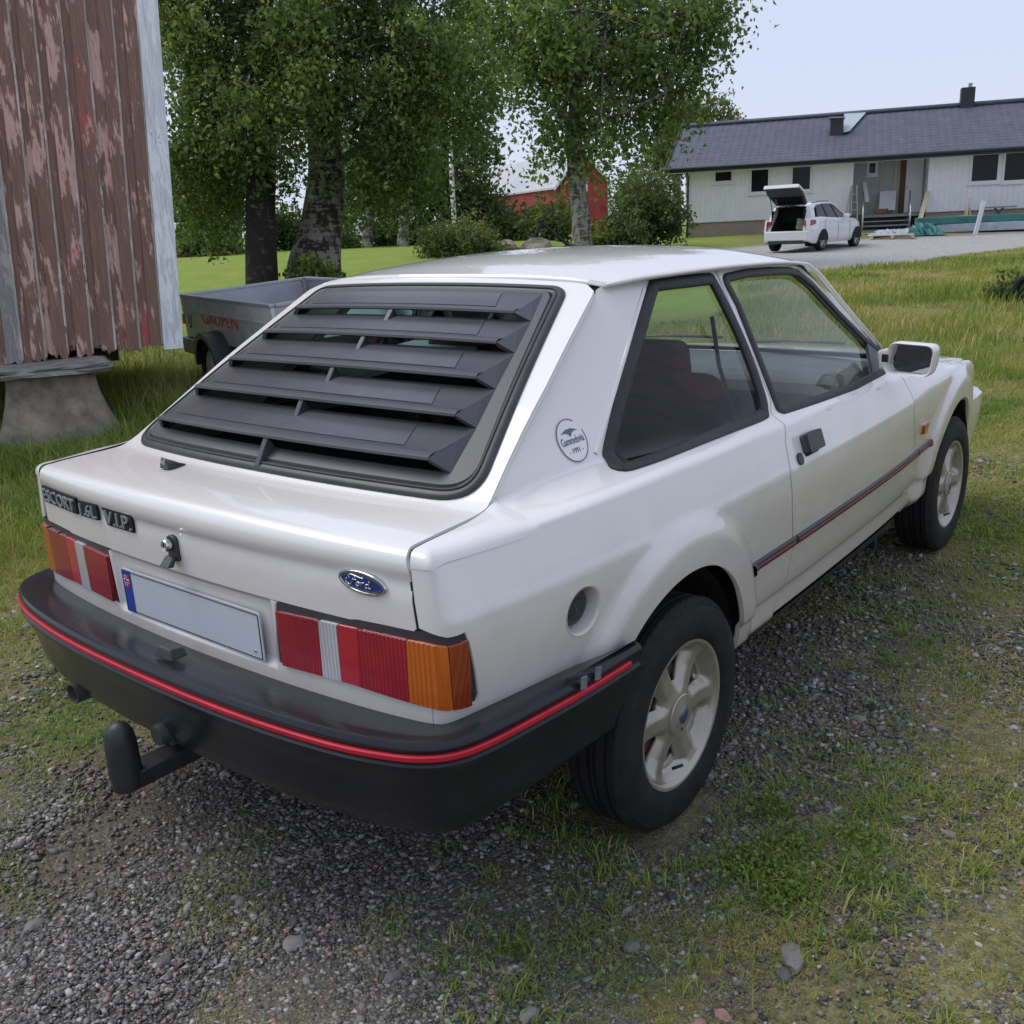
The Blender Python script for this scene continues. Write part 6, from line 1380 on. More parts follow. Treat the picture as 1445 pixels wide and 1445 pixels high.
# old anchor-like plough on the lawn
an = at(765, 352, 22); an[2] = float(height(an[0], an[1])); anc = thing('old_anchor', 'rusty black anchor standing on the lawn beside the birch', 'anchor', an); mat('iron', (.02, .02, .022), .6, .3, 0, .3, 9)
r3 = np.array([RH[0], RH[1], 0]); 
for pts_ in ([r3*-.30+HUP*.0, r3*.02+HUP*.62], [r3*-.05+HUP*.62, r3*.62+HUP*.03], [r3*.50+HUP*.0, r3*.62+HUP*.04, r3*.75+HUP*.02]): MB().tube(pts_, .045, 6).build('bar', MATS['iron'], anc)
MB().tube([r3*(.02+.26*math.sin(q))+HUP*(.62+.26*(1-math.cos(q)))+np.array([0, 0, 0]) for q in np.linspace(0, 2.2, 9)], .02, 6).build('hoop', MATS['iron'], anc)
for px_, py_, s_, lb_ in ((714, 353, .28, 'grey boulder lying beside the juniper bush'), (755, 352, .34, 'low grey boulder under the anchor'), (702, 352, .2, 'small brown boulder at the edge of the juniper bush')):
    p_ = at(px_, py_, 21.5); V = []; 
    bm = bmesh.new(); bmesh.ops.create_icosphere(bm, subdivisions=2, radius=s_)
    for v_ in bm.verts: v_.co *= 1+.25*math.sin(v_.co.x*17+px_)*math.cos(v_.co.y*13+v_.co.z*9); v_.co.z *= .62
    me = bpy.data.meshes.new('boulder'); bm.to_mesh(me); bm.free(); me.materials.append(MATS['concrete']); ob = link(bpy.data.objects.new('boulder', me)); ob.location = (p_[0], p_[1], float(height(p_[0], p_[1]))+s_*.2); tag(ob, lb_, 'boulder')
p_ = on_ground(1442, 440); dk = thing('wheelbarrow', 'black wheelbarrow tipped in the tall grass at the field', 'wheelbarrow', p_); 
dk.location = at(1478, 425, 13.0); dk.location.z = float(height(dk.location.x, dk.location.y))
MB().hexa([(-.1, -.25, .15), (.7, -.35, .25), (.7, .35, .25), (-.1, .25, .15)], [(-.25, -.38, .55), (.9, -.45, .62), (.9, .45, .62), (-.25, .38, .55)]).build('tray', MATS['black_plastic'], dk, bevel=.03)
MB().lathe([(-.04, .1), (-.05, .17), (0, .2), (.05, .17), (.04, .1)], (-.25, 0, .2), 'y', 24, True).build('wheel', MATS['tyre'], dk, True)
for sg in (-1, 1): MB().tube([(-.25, sg*.06, .2), (.4, sg*.25, .22), (1.3, sg*.3, .55)], .02, 6).build('handle', MATS['iron'], dk)
# ================================================================== TREES
def leaf_mat(name, stops, rough=.5, trans=.35):
    m, t, b, o = nodes_of(name); b.inputs['Roughness'].default_value = rough; b.inputs['Specular IOR Level'].default_value = .35
    a_ = N(t, 'ShaderNodeAttribute'); a_.attribute_name = 'tone'; c_ = ramp(t, a_.outputs['Fac'], stops); t.links.new(c_, b.inputs['Base Color'])
    tr = N(t, 'ShaderNodeBsdfTranslucent'); mx = N(t, 'ShaderNodeMixShader'); mx.inputs[0].default_value = trans
    t.links.new(mixc(t, 1.0, c_, (1.0, 1.0, .55), 'MULTIPLY'), tr.inputs[0]); t.links.new(b.outputs[0], mx.inputs[1]); t.links.new(tr.outputs[0], mx.inputs[2]); t.links.new(mx.outputs[0], o.inputs[0]); return m
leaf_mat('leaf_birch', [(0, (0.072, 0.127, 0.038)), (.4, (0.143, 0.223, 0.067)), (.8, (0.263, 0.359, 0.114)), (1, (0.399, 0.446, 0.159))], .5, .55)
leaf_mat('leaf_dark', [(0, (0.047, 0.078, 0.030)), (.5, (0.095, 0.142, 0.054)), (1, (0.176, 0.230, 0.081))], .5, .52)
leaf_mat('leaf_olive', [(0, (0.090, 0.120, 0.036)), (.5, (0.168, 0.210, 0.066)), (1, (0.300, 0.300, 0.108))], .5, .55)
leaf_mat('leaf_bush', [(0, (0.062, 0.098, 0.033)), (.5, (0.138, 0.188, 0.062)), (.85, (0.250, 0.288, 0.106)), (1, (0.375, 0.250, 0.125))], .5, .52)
def bark(name, dark, light, lf, sc_):
    m, t, b, o = nodes_of(name); b.inputs['Roughness'].default_value = .92; v = coords(t, 'Object', (1, 1, .45)); v2 = coords(t, 'Object', (.6, .6, 5))
    n1 = noise(t, v, sc_, 8, .72); n2 = noise(t, v2, sc_*.5, 6, .7)
    f_ = ramp(t, math_(t, 'ADD', n1, math_(t, 'MULTIPLY', math_(t, 'ADD', n2, -.5), .7)), [(lf, (0,)*3), (lf+.10, (1,)*3)])
    t.links.new(mixc(t, f_, ramp(t, n1, [(.3, tuple(c*.5 for c in dark)), (.7, dark)]), light), b.inputs['Base Color']); bump(t, b, math_(t, 'ADD', n1, n2), .9, .03)
bark('bark_dark', (.030, .026, .021), (.10, .09, .075), .58, 9); bark('bark_birch', (.055, .045, .036), (.28, .26, .225), .46, 8); bark('bark_pale', (.075, .066, .054), (.25, .235, .20), .44, 8)
def leaf_mesh(name, C_, size, material, parent, origin, seed, droop=.5, elong=1.7, tone=None):
    r = np.random.default_rng(seed); n = len(C_)
    d = r.normal(size=(n, 3)); d[:, 2] -= droop; d /= np.linalg.norm(d, axis=1, keepdims=True); a_ = r.normal(size=(n, 3)); s_ = np.cross(d, a_); s_ /= np.linalg.norm(s_, axis=1, keepdims=True); nn = np.cross(s_, d)
    L = size*(.6+.8*r.random((n, 1))); Wd = L/elong; P = C_-origin
    V = np.stack([P-d*L*.5, P+s_*Wd*.5+nn*L*.10-d*L*.05, P+d*L*.5-nn*L*.08, P-s_*Wd*.5+nn*L*.10-d*L*.05], 1).reshape(-1, 3)
    i_ = np.arange(n)[:, None]*4; F = np.concatenate([i_+[0, 1, 2], i_+[0, 2, 3]])
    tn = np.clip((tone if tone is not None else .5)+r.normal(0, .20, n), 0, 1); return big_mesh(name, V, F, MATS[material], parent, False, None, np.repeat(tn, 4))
def clump_points(cl, seed, twig=.5, per=14):
    """cl: (centre, radii, n leaves) -> leaves along little drooping twigs"""
    r = np.random.default_rng(seed); out = []; tone = []
    for c_, rad, n in cl:
        m_ = max(1, n//per); q = r.normal(size=(m_, 3)); q /= np.linalg.norm(q, axis=1, keepdims=True); q *= (r.random((m_, 1))**.42)
        st = c_+q*rad; dr = q*.8+r.normal(size=(m_, 3))*.5+[0, 0, -.55]; dr /= np.linalg.norm(dr, axis=1, keepdims=True)
        s_ = r.random((m_, per, 1)); p_ = st[:, None]+dr[:, None]*s_*twig*(.5+r.random((m_, 1, 1)))+np.array([0, 0, -1.])*(s_**2)*twig*.5+r.normal(size=(m_, per, 3))*twig*.13
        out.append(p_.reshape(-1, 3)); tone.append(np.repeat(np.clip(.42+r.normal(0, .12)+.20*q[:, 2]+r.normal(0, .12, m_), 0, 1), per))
    return np.vstack(out), np.concatenate(tone)
def px_clumps(L, dens, flat=.9, dz=1.0):
    """(px,py,depth,rx,ry) -> ellipsoids of about the same depth as width"""
    o_ = []
    for px_, py_, dp_, rx_, ry_ in L:
        k = dp_/FPX; rad = np.array([rx_*k, rx_*k*flat, ry_*k])*.80; o_.append((at(px_, py_, dp_), np.array([rad[0], rad[0]*flat, rad[2]]), int(dens*rx_*ry_)))
    return o_
def limb_mesh(paths, base):
    mb = MB()
    for pts_, rad in paths:
        P = smooth_poly(np.array(pts_), False, 5); rr_ = np.interp(np.linspace(0, 1, len(P)), np.linspace(0, 1, len(rad)), rad); mb.tube([p_-base for p_ in P], list(rr_), 12)
    return mb
def tree(name, lbl, base, paths, clumps, leaf, lsize, barkm, seed, twig=.5, group=None, per=14, droop=.5, elong=1.7, cat='tree', extra_twigs=0, lift=0.0):
    base = np.array(base, float); root = thing(name, lbl, cat, base, 0, group); 
    if paths:
        mb = limb_mesh(paths, base); r = random.Random(seed)
        for _ in range(extra_twigs):
            c_, rad, _n = r.choice(clumps); tp, _r = r.choice(paths); s_ = np.array(tp[r.randrange(len(tp)//2, len(tp))]); e_ = c_+np.array([r.uniform(-.6, .6)*rad[0], r.uniform(-.6, .6)*rad[1], r.uniform(-.5, .4)*rad[2]])
            mid = (s_+e_)/2+np.array([0, 0, r.uniform(0, .25)*np.linalg.norm(e_-s_)]); w_ = .012*np.linalg.norm(e_-s_); mb.tube([p_-base for p_ in smooth_poly([s_, mid, e_], False, 4)], [max(.006, w_*(1-.8*k/8)) for k in range(9)], 6)
        mb.build('trunk', MATS[barkm], root, True)
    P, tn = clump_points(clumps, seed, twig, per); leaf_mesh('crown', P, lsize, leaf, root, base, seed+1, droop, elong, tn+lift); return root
def gnd(px_, py_, dp_): p_ = at(px_, py_, dp_); p_[2] = float(height(p_[0], p_[1])); return p_
# the two big trees beside the trailer
bA = gnd(370, 470, 13.0); bB = gnd(440, 470, 13.6)
A = lambda *p: [at(*q) for q in p]
tree('birch_tree', 'tall dark-trunked tree standing behind the end of the trailer', bA, [([bA-[0, 0, .3]]+A((370, 402, 13.0), (368, 300, 13.0), (370, 200, 13), (362, 100, 13), (372, 0, 13), (375, -160, 13)), [.30, .22, .195, .18, .16, .13, .07]),
      (A((366, 180, 13), (320, 110, 12.8), (290, 30, 12.6)), [.09, .06, .03]), (A((368, 140, 13), (410, 70, 12.8), (430, 0, 12.6)), [.09, .06, .03]), (A((368, 230, 13), (330, 200, 12.7), (300, 190, 12.5)), [.05, .03, .015])],
     px_clumps([(262, 50, 12.5, 55, 60), (325, 30, 13.3, 65, 55), (285, 130, 12.6, 60, 55), (345, 160, 12.3, 55, 50), (252, 215, 12.8, 42, 55), (310, 225, 13.2, 55, 45), (352, 90, 14, 60, 55), (275, 290, 13.6, 48, 38), (330, -50, 13, 120, 60), (240, -40, 12.6, 70, 70), (398, 60, 12.5, 52, 60), (402, 150, 14, 45, 45), (330, 262, 13.5, 45, 28), (395, 215, 12.6, 36, 32)], .74), 'leaf_birch', .074, 'bark_dark', 11, .42, 'big trees beside the trailer', extra_twigs=46)
tree('birch_tree', 'thick forked birch with grey peeling bark beside the trailer', bB, [([bB-[0, 0, .3]]+A((443, 392, 13.6), (452, 330, 13.6), (461, 250, 13.6), (455, 180, 13.6), (446, 90, 13.6), (455, 0, 13.6), (460, -160, 13.6)), [.50, .40, .30, .265, .22, .17, .14, .08]),
      (A((458, 205, 13.6), (478, 130, 13.5), (520, 60, 13.4), (575, 0, 13.3), (620, -60, 13.2)), [.20, .14, .11, .08, .04]), (A((470, 180, 13.6), (440, 110, 13.2), (430, 30, 13)), [.10, .07, .04]), (A((460, 240, 13.6), (530, 200, 13.3), (600, 190, 13.2)), [.08, .05, .02])],
     px_clumps([(480, 20, 13.2, 70, 55), (560, 45, 13.2, 75, 55), (520, 125, 12.7, 75, 52), (600, 120, 13.2, 70, 55), (560, 205, 13.0, 75, 52), (640, 150, 13.8, 50, 45), (540, 250, 13.2, 45, 36), (432, 120, 12.3, 40, 50), (650, 70, 14, 52, 52), (425, 30, 12.4, 50, 45), (520, -60, 13, 140, 55), (682, 120, 14, 26, 40), (590, 250, 13.7, 45, 28), (600, 60, 12.6, 60, 50), (655, 0, 13.2, 35, 30)], .72), 'leaf_birch', .076, 'bark_birch', 12, .45, 'big trees beside the trailer', extra_twigs=46)
sh0 = gnd(440, 440, 12.9); tree('sapling', 'leafy shoots growing at the foot of the thick birch', sh0, [([sh0, at(445, 400, 12.9), at(448, 375, 12.9)], [.015, .012, .006])], px_clumps([(445, 378, 12.9, 32, 16), (425, 372, 12.9, 16, 12), (470, 385, 13, 12, 12)], 1.3), 'leaf_birch', .075, 'bark_dark', 13, .2, None, 8, cat='shoots')
# birch on the lawn
bC = gnd(822, 352, 24.0)
tree('birch_tree', 'pale birch with a wide drooping crown alone on the lawn', bC, [([bC-[0, 0, .2]]+A((822, 348, 24), (819, 300, 24), (812, 235, 24), (812, 150, 24), (822, 60, 24), (820, -80, 24)), [.36, .27, .225, .21, .17, .13, .06]), (A((812, 190, 24), (760, 110, 23.8), (720, 40, 23.6)), [.11, .07, .03]), (A((813, 170, 24), (880, 90, 24), (950, 20, 24)), [.11, .07, .03]), (A((815, 130, 24), (860, 20, 24.5)), [.09, .04]), (A((812, 200, 24), (880, 160, 23.6), (940, 130, 23.5)), [.07, .04, .02])],
     px_clumps([(715, 10, 24, 85, 52), (820, 10, 24.5, 100, 58), (930, 20, 24, 85, 52), (1010, 0, 24, 48, 40), (765, 85, 23.4, 65, 52), (860, 95, 24.5, 75, 52), (945, 95, 24, 55, 48), (800, 160, 23.6, 52, 42), (872, 175, 24.2, 58, 34), (722, 85, 24.3, 42, 45), (985, 52, 24, 42, 36), (930, 150, 24.6, 42, 36), (820, -70, 24.5, 180, 50), (842, 205, 23.4, 40, 22), (905, 60, 23, 50, 40), (680, 30, 24, 40, 40), (790, 40, 23, 60, 42), (775, 195, 23.8, 26, 20), (965, 25, 25, 40, 36)], .54), 'leaf_birch', .14, 'bark_pale', 14, .80, None, extra_twigs=60)
# far row of birches behind the lawn
for k, (px_, d_, fork, cl_) in enumerate([(334, 34, 0, [(300, 300, 34, 42, 38), (262, 250, 34, 40, 60), (345, 250, 34.5, 45, 45), (260, 330, 33, 42, 22), (300, 200, 35, 50, 50)]), (519, 33, 1, [(500, 240, 33, 42, 36), (540, 255, 33.5, 42, 34), (480, 300, 35, 22, 40), (515, 200, 34, 60, 36)]), (569, 32, 1, [(575, 240, 32.5, 46, 42), (600, 260, 33, 40, 38), (560, 200, 33, 60, 40)]),
                                         (622, 33, 0, [(630, 240, 33, 42, 42), (655, 270, 33, 34, 36), (680, 270, 33.5, 26, 40), (670, 300, 33, 30, 28), (640, 190, 34, 55, 40), (690, 215, 35, 20, 34)])]):
    b0 = gnd(px_, 350, d_); P = [([b0-[0, 0, .2], at(px_, 330, d_), at(px_+3, 295, d_), at(px_+8, 250, d_), at(px_+6, 190, d_)], [.24, .19, .17, .12, .05])]
    if fork: P.append((A((px_+2, 310, d_), (px_+18, 285, d_), (px_+26, 240, d_)), [.13, .11, .05])); P.append((A((px_+2, 308, d_), (px_-12, 280, d_), (px_-18, 245, d_)), [.10, .08, .04]))
    tree('far_birch', ['white-stemmed birch in the far row beside the storehouse corner', 'forked crooked birch in the far row, next to the pale shed', 'forked birch in the far row between shed and juniper bush', 'leaning birch in the far row behind the flagpole'][k], b0, P, px_clumps(cl_, .85), 'leaf_dark' if k != 1 else 'leaf_birch', .18, 'bark_pale', 30+k, .9, 'far row of birches', lift=-.05)
# hedge-like shrubs along the back of the lawn
SH = [((400, 316, 36, 42, 32), 'leaf_dark', 'dark shrub seen between the two big trunks'), ((480, 330, 34, 26, 18), 'leaf_dark', 'low dark shrub at the back of the lawn under the forked birches'), ((590, 322, 35.5, 34, 26), 'leaf_dark', 'dark shrub filling the gap behind the forked birches'), ((545, 325, 36, 26, 22), 'leaf_dark', 'dark shrub below the crooked birch'), ((285, 335, 32, 52, 20), 'leaf_dark', 'dark spreading shrub behind the trailer at the lawn edge'), ((700, 318, 34, 46, 32), 'leaf_bush', 'broad green shrub between the flagpole and the barn'),
      ((735, 312, 35, 28, 26), 'leaf_dark', 'tall dark shrub hiding the barn side wall'), ((775, 306, 33, 36, 34), 'leaf_bush', 'rounded green shrub left of the pale birch trunk below the barn gable'), ((848, 326, 34, 22, 22), 'leaf_olive', 'yellowish shrub right of the pale birch trunk'), ((884, 318, 33.5, 26, 26), 'leaf_dark', 'dark shrub between yellowish shrub and big round bush'), ((918, 285, 36, 52, 54), 'leaf_dark', 'big round bush at the gable end of the bungalow'), ((895, 265, 40, 32, 32), 'leaf_bush', 'tall bush behind the big round bush near the barn')]
for k, (c_, lm, lb_) in enumerate(SH):
    g0 = gnd(c_[0], 345, c_[2]); cl_ = [c_, (c_[0]-c_[3]*.45, c_[1]+c_[4]*.35, c_[2]-.6, c_[3]*.6, c_[4]*.6), (c_[0]+c_[3]*.45, c_[1]+c_[4]*.3, c_[2]-.6, c_[3]*.6, c_[4]*.6)]
    tree('shrub', lb_, g0, [([g0, at(c_[0], c_[1], c_[2])], [.06, .03])], px_clumps(cl_, 1.5, 1.0), lm, .15, 'bark_dark', 50+k, .5, 'shrubs along the back of the lawn', 10, .1, cat='shrub')
jb = gnd(650, 352, 21); tree('juniper_bush', 'low spreading juniper bush on the lawn at the flagpole', jb, [([jb, at(655, 335, 21)], [.05, .02])], px_clumps([(640, 336, 21, 34, 22), (672, 340, 20.8, 30, 20), (660, 325, 21.3, 30, 18), (615, 340, 21, 22, 16), (600, 330, 21.3, 9, 18), (690, 348, 20.6, 14, 12)], 3.0, 1.0), 'leaf_bush', .10, 'bark_dark', 70, .35, None, 10, -.6, 3.0, cat='bush')
# tall trees behind the bungalow
for k, (cl_, px_, d_) in enumerate([([(955, 190, 56, 34, 36), (940, 220, 56, 34, 30), (985, 205, 56, 30, 30), (960, 150, 56, 26, 26)], 955, 56), ([(1008, 160, 60, 26, 30), (1000, 190, 60, 30, 30), (985, 150, 60, 20, 26)], 1000, 60), ([(1042, 168, 64, 12, 14), (1030, 180, 64, 18, 14)], 1035, 64)]):
    b0 = gnd(px_, 320, d_); tree('tall_tree', ['tall loose tree above the big round bush by the bungalow', 'tall olive tree rising behind the bungalow roof end', 'far treetop just showing over the bungalow roof'][k], b0, [([b0, at(px_, 240, d_), at(px_, 160, d_)], [.3, .2, .08])], px_clumps(cl_, 1.5), 'leaf_olive', .24, 'bark_pale', 80+k, 1.0, 'trees behind the bungalow', 12)
ws = gnd(1412, 425, 13.5); tree('weed_clump', 'dark green leafy weed clump in the field beside the wheelbarrow', ws, None, px_clumps([(1412, 418, 13.5, 18, 16), (1430, 400, 13.8, 14, 10)], 2.6, 1.0), 'leaf_bush', .09, 'bark_dark', 90, .2, None, 8, 0, 2.2, cat='weeds')

# ================================================================== GRASS, STONES, WEEDS
def grass_mesh(name, P, hgt, wid, tone, mats, lbl, seed, lean=.45):
    r = np.random.default_rng(seed); n = len(P); az = r.random(n)*2*math.pi; d = np.c_[np.cos(az), np.sin(az), np.zeros(n)]; s_ = np.c_[-np.sin(az), np.cos(az), np.zeros(n)]; up = np.array([0, 0, 1.]); h_ = hgt[:, None]; w_ = wid[:, None]; le = (lean*(.3+1.2*r.random((n, 1))))*h_
    tw = r.normal(0, .4, n); s2 = s_*np.cos(tw)[:, None]+d*np.sin(tw)[:, None]
    m_ = P+up*h_*.55+d*le*.35; tip = P+up*h_*(.95-.25*(le/h_))+d*le
    V = np.stack([P-s_*w_*.5, P+s_*w_*.5, m_-s2*w_*.42, m_+s2*w_*.42, tip], 1).reshape(-1, 3); i_ = np.arange(n)[:, None]*5; F = np.concatenate([i_+[0, 1, 3], i_+[0, 3, 2], i_+[2, 3, 4]])
    o_ = big_mesh(name, V, F, MATS[mats], None, False, None, np.repeat(np.clip(tone+r.normal(0, .12, n), 0, 1), 5)); return tag(o_, lbl, 'grass', None, 'stuff')
leaf_mat('grass_blade', [(0, (0.102, 0.174, 0.029)), (.35, (0.204, 0.294, 0.050)), (.65, (0.336, 0.372, 0.090)), (.85, (0.504, 0.432, 0.168)), (1, (0.552, 0.456, 0.240))], .6, .35)
def vnoise(x, y, f, seed):
    r = np.random.default_rng(seed); g_ = r.random((64, 64)); x, y = x*f, y*f; xi, yi = np.floor(x).astype(int), np.floor(y).astype(int); fx, fy = x-xi, y-yi; fx = fx*fx*(3-2*fx); fy = fy*fy*(3-2*fy)
    a_ = lambda i, j: g_[(xi+i) % 64, (yi+j) % 64]
    return (a_(0, 0)*(1-fx)+a_(1, 0)*fx)*(1-fy)+(a_(0, 1)*(1-fx)+a_(1, 1)*fx)*fy
def field(n, d0, d1, seed, wide=.60, pw=1.0):
    """random ground points in view, even over the picture's ground"""
    r = np.random.default_rng(seed); d = d0+(d1-d0)*r.random(n)**pw; l = (r.random(n)*2-1)*wide*(d+.8); x = CX+d*FH[0]+l*RH[0]; y = CY+d*FH[1]+l*RH[1]; return x, y, d
def clear_of_tyres(x, y): return ~((np.abs(np.abs(x)-.72) < .14) & ((np.abs(y) < .16) | (np.abs(y-2.402) < .16)))
# yard grass, close
x, y, d = field(560000, 1.0, 9.5, 201, .62, .9); g_, h_, dv_, lw_ = grassy(x, y)
pat = .55*vnoise(x, y, 2.6, 1)+.30*vnoise(x, y, 7.5, 2)+.15*vnoise(x, y, 19, 3); tuft = vnoise(x, y, 11, 8)
keep = (rng.random(len(x)) < np.clip((g_*1.30-.36+(pat-.5)*2.1), 0, 1)*np.clip(.25+1.6*(tuft-.2), .08, 1)) & clear_of_tyres(x, y)
x, y, d, g_, h_, pat = x[keep], y[keep], d[keep], g_[keep], h_[keep], pat[keep]; P = np.c_[x, y, height(x, y)-.004]
hh_ = (.013+.034*rng.random(len(x))**1.8+.26*h_**1.6*rng.random(len(x)))*(.7+.6*vnoise(x, y, 5, 5)); ton = np.clip(.42+.65*(vnoise(x, y, 1.7, 6)-.5)+.35*(h_-.3)*vnoise(x, y, 3, 7)+.12*(1-g_), .02, 1)
grass_mesh('yard_grass', P, hh_, .0018+.0022*rng.random(len(x))+.001*(d > 4), ton, 'grass_blade', 'thin short grass and moss growing through the gravel yard', 202, .7)
# tufts
r_ = np.random.default_rng(271); q = np.c_[r_.random(2600)*1560-60, 700+800*r_.random(2600)]; dv3 = np.c_[(q-SZ/2)/FPX, np.ones(len(q))] @ CR; t3 = -CZ/dv3[:, 2]; x, y, d = CO[0]+dv3[:, 0]*t3, CO[1]+dv3[:, 1]*t3, t3; g_, h_, dv_, lw_ = grassy(x, y)
keep = (r_.random(len(x)) < np.clip(g_*1.2-.14, 0, .7)*(.18+1.0*(vnoise(x, y, 1.9, 51) > .55))) & clear_of_tyres(x, y) & (d < 7); x, y, g_ = x[keep], y[keep], g_[keep]; nb_ = 22; k_ = np.repeat(np.arange(len(x)), nb_)
sp_ = (.010+.030*r_.random(len(x))); X_ = x[k_]+r_.normal(size=len(k_))*sp_[k_]; Y_ = y[k_]+r_.normal(size=len(k_))*sp_[k_]; hgt_ = (.015+.040*r_.random(len(x))**1.6)[k_]*(.5+.7*r_.random(len(k_)))
grass_mesh('grass_tufts', np.c_[X_, Y_, height(X_, Y_)-.003], hgt_, .0022+.0022*r_.random(len(k_)), np.clip((.15+.5*r_.random(len(x)))[k_]+.15*(r_.random(len(k_)) > .85), 0, 1), 'grass_blade', 'scattered green grass tufts standing in the gravel', 272, .9)
# moss and the shortest grass, even over the picture
r_ = np.random.default_rng(261); q = np.c_[r_.random(240000)*1600-80, 620+900*r_.random(240000)]; dv3 = np.c_[(q-SZ/2)/FPX, np.ones(len(q))] @ CR; t3 = -CZ/dv3[:, 2]; x, y, d = CO[0]+dv3[:, 0]*t3, CO[1]+dv3[:, 1]*t3, t3; g_, h_, dv_, lw_ = grassy(x, y)
keep = (rng.random(len(x)) < np.clip(g_*1.5-.25+(vnoise(x, y, 4.5, 41)-.5)*1.6+(vnoise(x, y, 14, 42)-.5)*.8, 0, .9)) & clear_of_tyres(x, y) & (d < 7.5); x, y, d, g_ = x[keep], y[keep], d[keep], g_[keep]; P = np.c_[x, y, height(x, y)-.002]
grass_mesh('moss', P, (.004+.012*rng.random(len(x)))*(.6+.25*d), (.0010+.0008*rng.random(len(x)))*d*.6, np.clip(.62+.5*(vnoise(x, y, 2.2, 43)-.5)+.25*(vnoise(x, y, 9, 44)-.5), .1, 1), 'grass_blade', 'yellow green moss and stubble between the stones of the yard', 262, 1.3)
# field and long grass
x, y, d = field(330000, 8.0, 31, 211, .60, .75); g_, h_, dv_, lw_ = grassy(x, y); u_ = dl(x, y)[1]/d
keep = (rng.random(len(x)) < np.where(lw_ > .5, .0, 1)*(g_**1.5)*(1-dv_)) & (vnoise(x, y, 1.1, 22) > .12); x, y, d, g_, h_, lw_ = (q[keep] for q in (x, y, d, g_, h_, lw_)); P = np.c_[x, y, height(x, y)-.01]
hh_ = np.where(lw_ > .5, .03+.03*rng.random(len(x)), .04+.30*h_*rng.random(len(x))**1.5*(.25+1.2*vnoise(x, y, .9, 23)**1.5)); ton = np.clip(np.where(lw_ > .5, .36, .22+.70*vnoise(x, y, .8, 24)+.50*(vnoise(x, y, 2.7, 25)-.5)+.25*(rng.random(len(x)) > .85)), 0, 1)
grass_mesh('field_grass', P, hh_, .005+.0009*d*rng.random(len(x)), ton, 'grass_blade', 'tall yellow green grass of the field behind the parked hatchback', 212, .45)
# long grass at the storehouse
x, y, d = field(260000, 3.6, 11.5, 221, .62, .8); u_ = dl(x, y)[1]/d; g_, h_, dv_, lw_ = grassy(x, y)
keep = (u_ < -.18) & (rng.random(len(x)) < h_**2.0*.9) & (vnoise(x, y, 2.2, 27) > .15) & ((np.abs(x) > 1.05) | (y < -1.3)); x, y, d, h_ = (q[keep] for q in (x, y, d, h_)); P = np.c_[x, y, height(x, y)-.01]
hh_ = (.09+.32*rng.random(len(x))**1.5)*(.45+vnoise(x, y, 1.3, 28))*h_; hh_ = np.where(rng.random(len(x)) > .985, hh_*1.9+.1, hh_); ton = np.clip(.25+.55*vnoise(x, y, 1.6, 29)+.4*(rng.random(len(x)) > .82), 0, 1)
grass_mesh('long_grass', P, hh_, .003+.004*rng.random(len(x)), ton, 'grass_blade', 'long uncut grass around the storehouse pillar and trailer', 222, .5)
# gravel
m, t, b, o = nodes_of('stone'); b.inputs['Roughness'].default_value = .8; a_ = N(t, 'ShaderNodeAttribute'); a_.attribute_name = 'tone'; v = coords(t, 'Object'); nz_ = noise(t, v, 240, 3)
c_ = ramp(t, a_.outputs['Fac'], [(0, (.052, .048, .045)), (.35, (.125, .117, .108)), (.62, (.235, .22, .205)), (.80, (.39, .375, .35)), (.86, (.50, .48, .45)), (.90, (.33, .18, .15)), (1.0, (.44, .25, .21))]); t.links.new(mixc(t, .4, c_, mixc(t, nz_, (.3,)*3, (1, 1, 1)), 'MULTIPLY'), b.inputs['Base Color'])
bm = bmesh.new(); bmesh.ops.create_icosphere(bm, subdivisions=1, radius=1); bm.verts.ensure_lookup_table(); IV = np.array([v_.co[:] for v_ in bm.verts]); IF = np.array([[q.index for q in f.verts] for f in bm.faces]); bm.free()
def stones(name, x, y, size, tone, lbl, seed, sink=.35):
    r = np.random.default_rng(seed); n = len(x); sh = np.c_[.7+.6*r.random(n), .7+.6*r.random(n), .35+.45*r.random(n)]*size[:, None]*.5
    Q = IV[None]*(1+.28*r.normal(size=(n, len(IV), 1)).clip(-1.2, 1.2))*sh[:, None]; az = r.random(n)*2*math.pi; tl_ = r.normal(0, .3, n); c_, s_ = np.cos(az)[:, None], np.sin(az)[:, None]; ct, st = np.cos(tl_)[:, None], np.sin(tl_)[:, None]
    X, Y, Z = Q[..., 0], Q[..., 1]*ct-Q[..., 2]*st, Q[..., 1]*st+Q[..., 2]*ct; V = np.stack([X*c_-Y*s_+x[:, None], X*s_+Y*c_+y[:, None], Z+(height(x, y)+sh[:, 2]*(1-2*sink))[:, None]], -1).reshape(-1, 3)
    F = (np.arange(n)[:, None, None]*len(IV)+IF[None]).reshape(-1, 3); o_ = big_mesh(name, V, F, MATS['stone'], None, False, None, np.repeat(tone, len(IV))); return o_
IV0, IF0 = IV, IF
OCT = np.array([(1, 0, 0), (-.9, .3, 0), (.1, 1, .1), (-.1, -1, -.1), (.2, .1, .8), (0, 0, -.8), (.7, .6, .4), (-.6, -.6, .5)]); 
from mathutils import Vector as _V
bm = bmesh.new(); [bm.verts.new(p) for p in OCT]; bmesh.ops.convex_hull(bm, input=bm.verts); bm.verts.ensure_lookup_table(); bm.verts.index_update(); OV_ = np.array([v_.co[:] for v_ in bm.verts]); OF = np.array([[q.index for q in f.verts] for f in bm.faces if len(f.verts) == 3]); bm.free()
IV, IF = OV_, OF
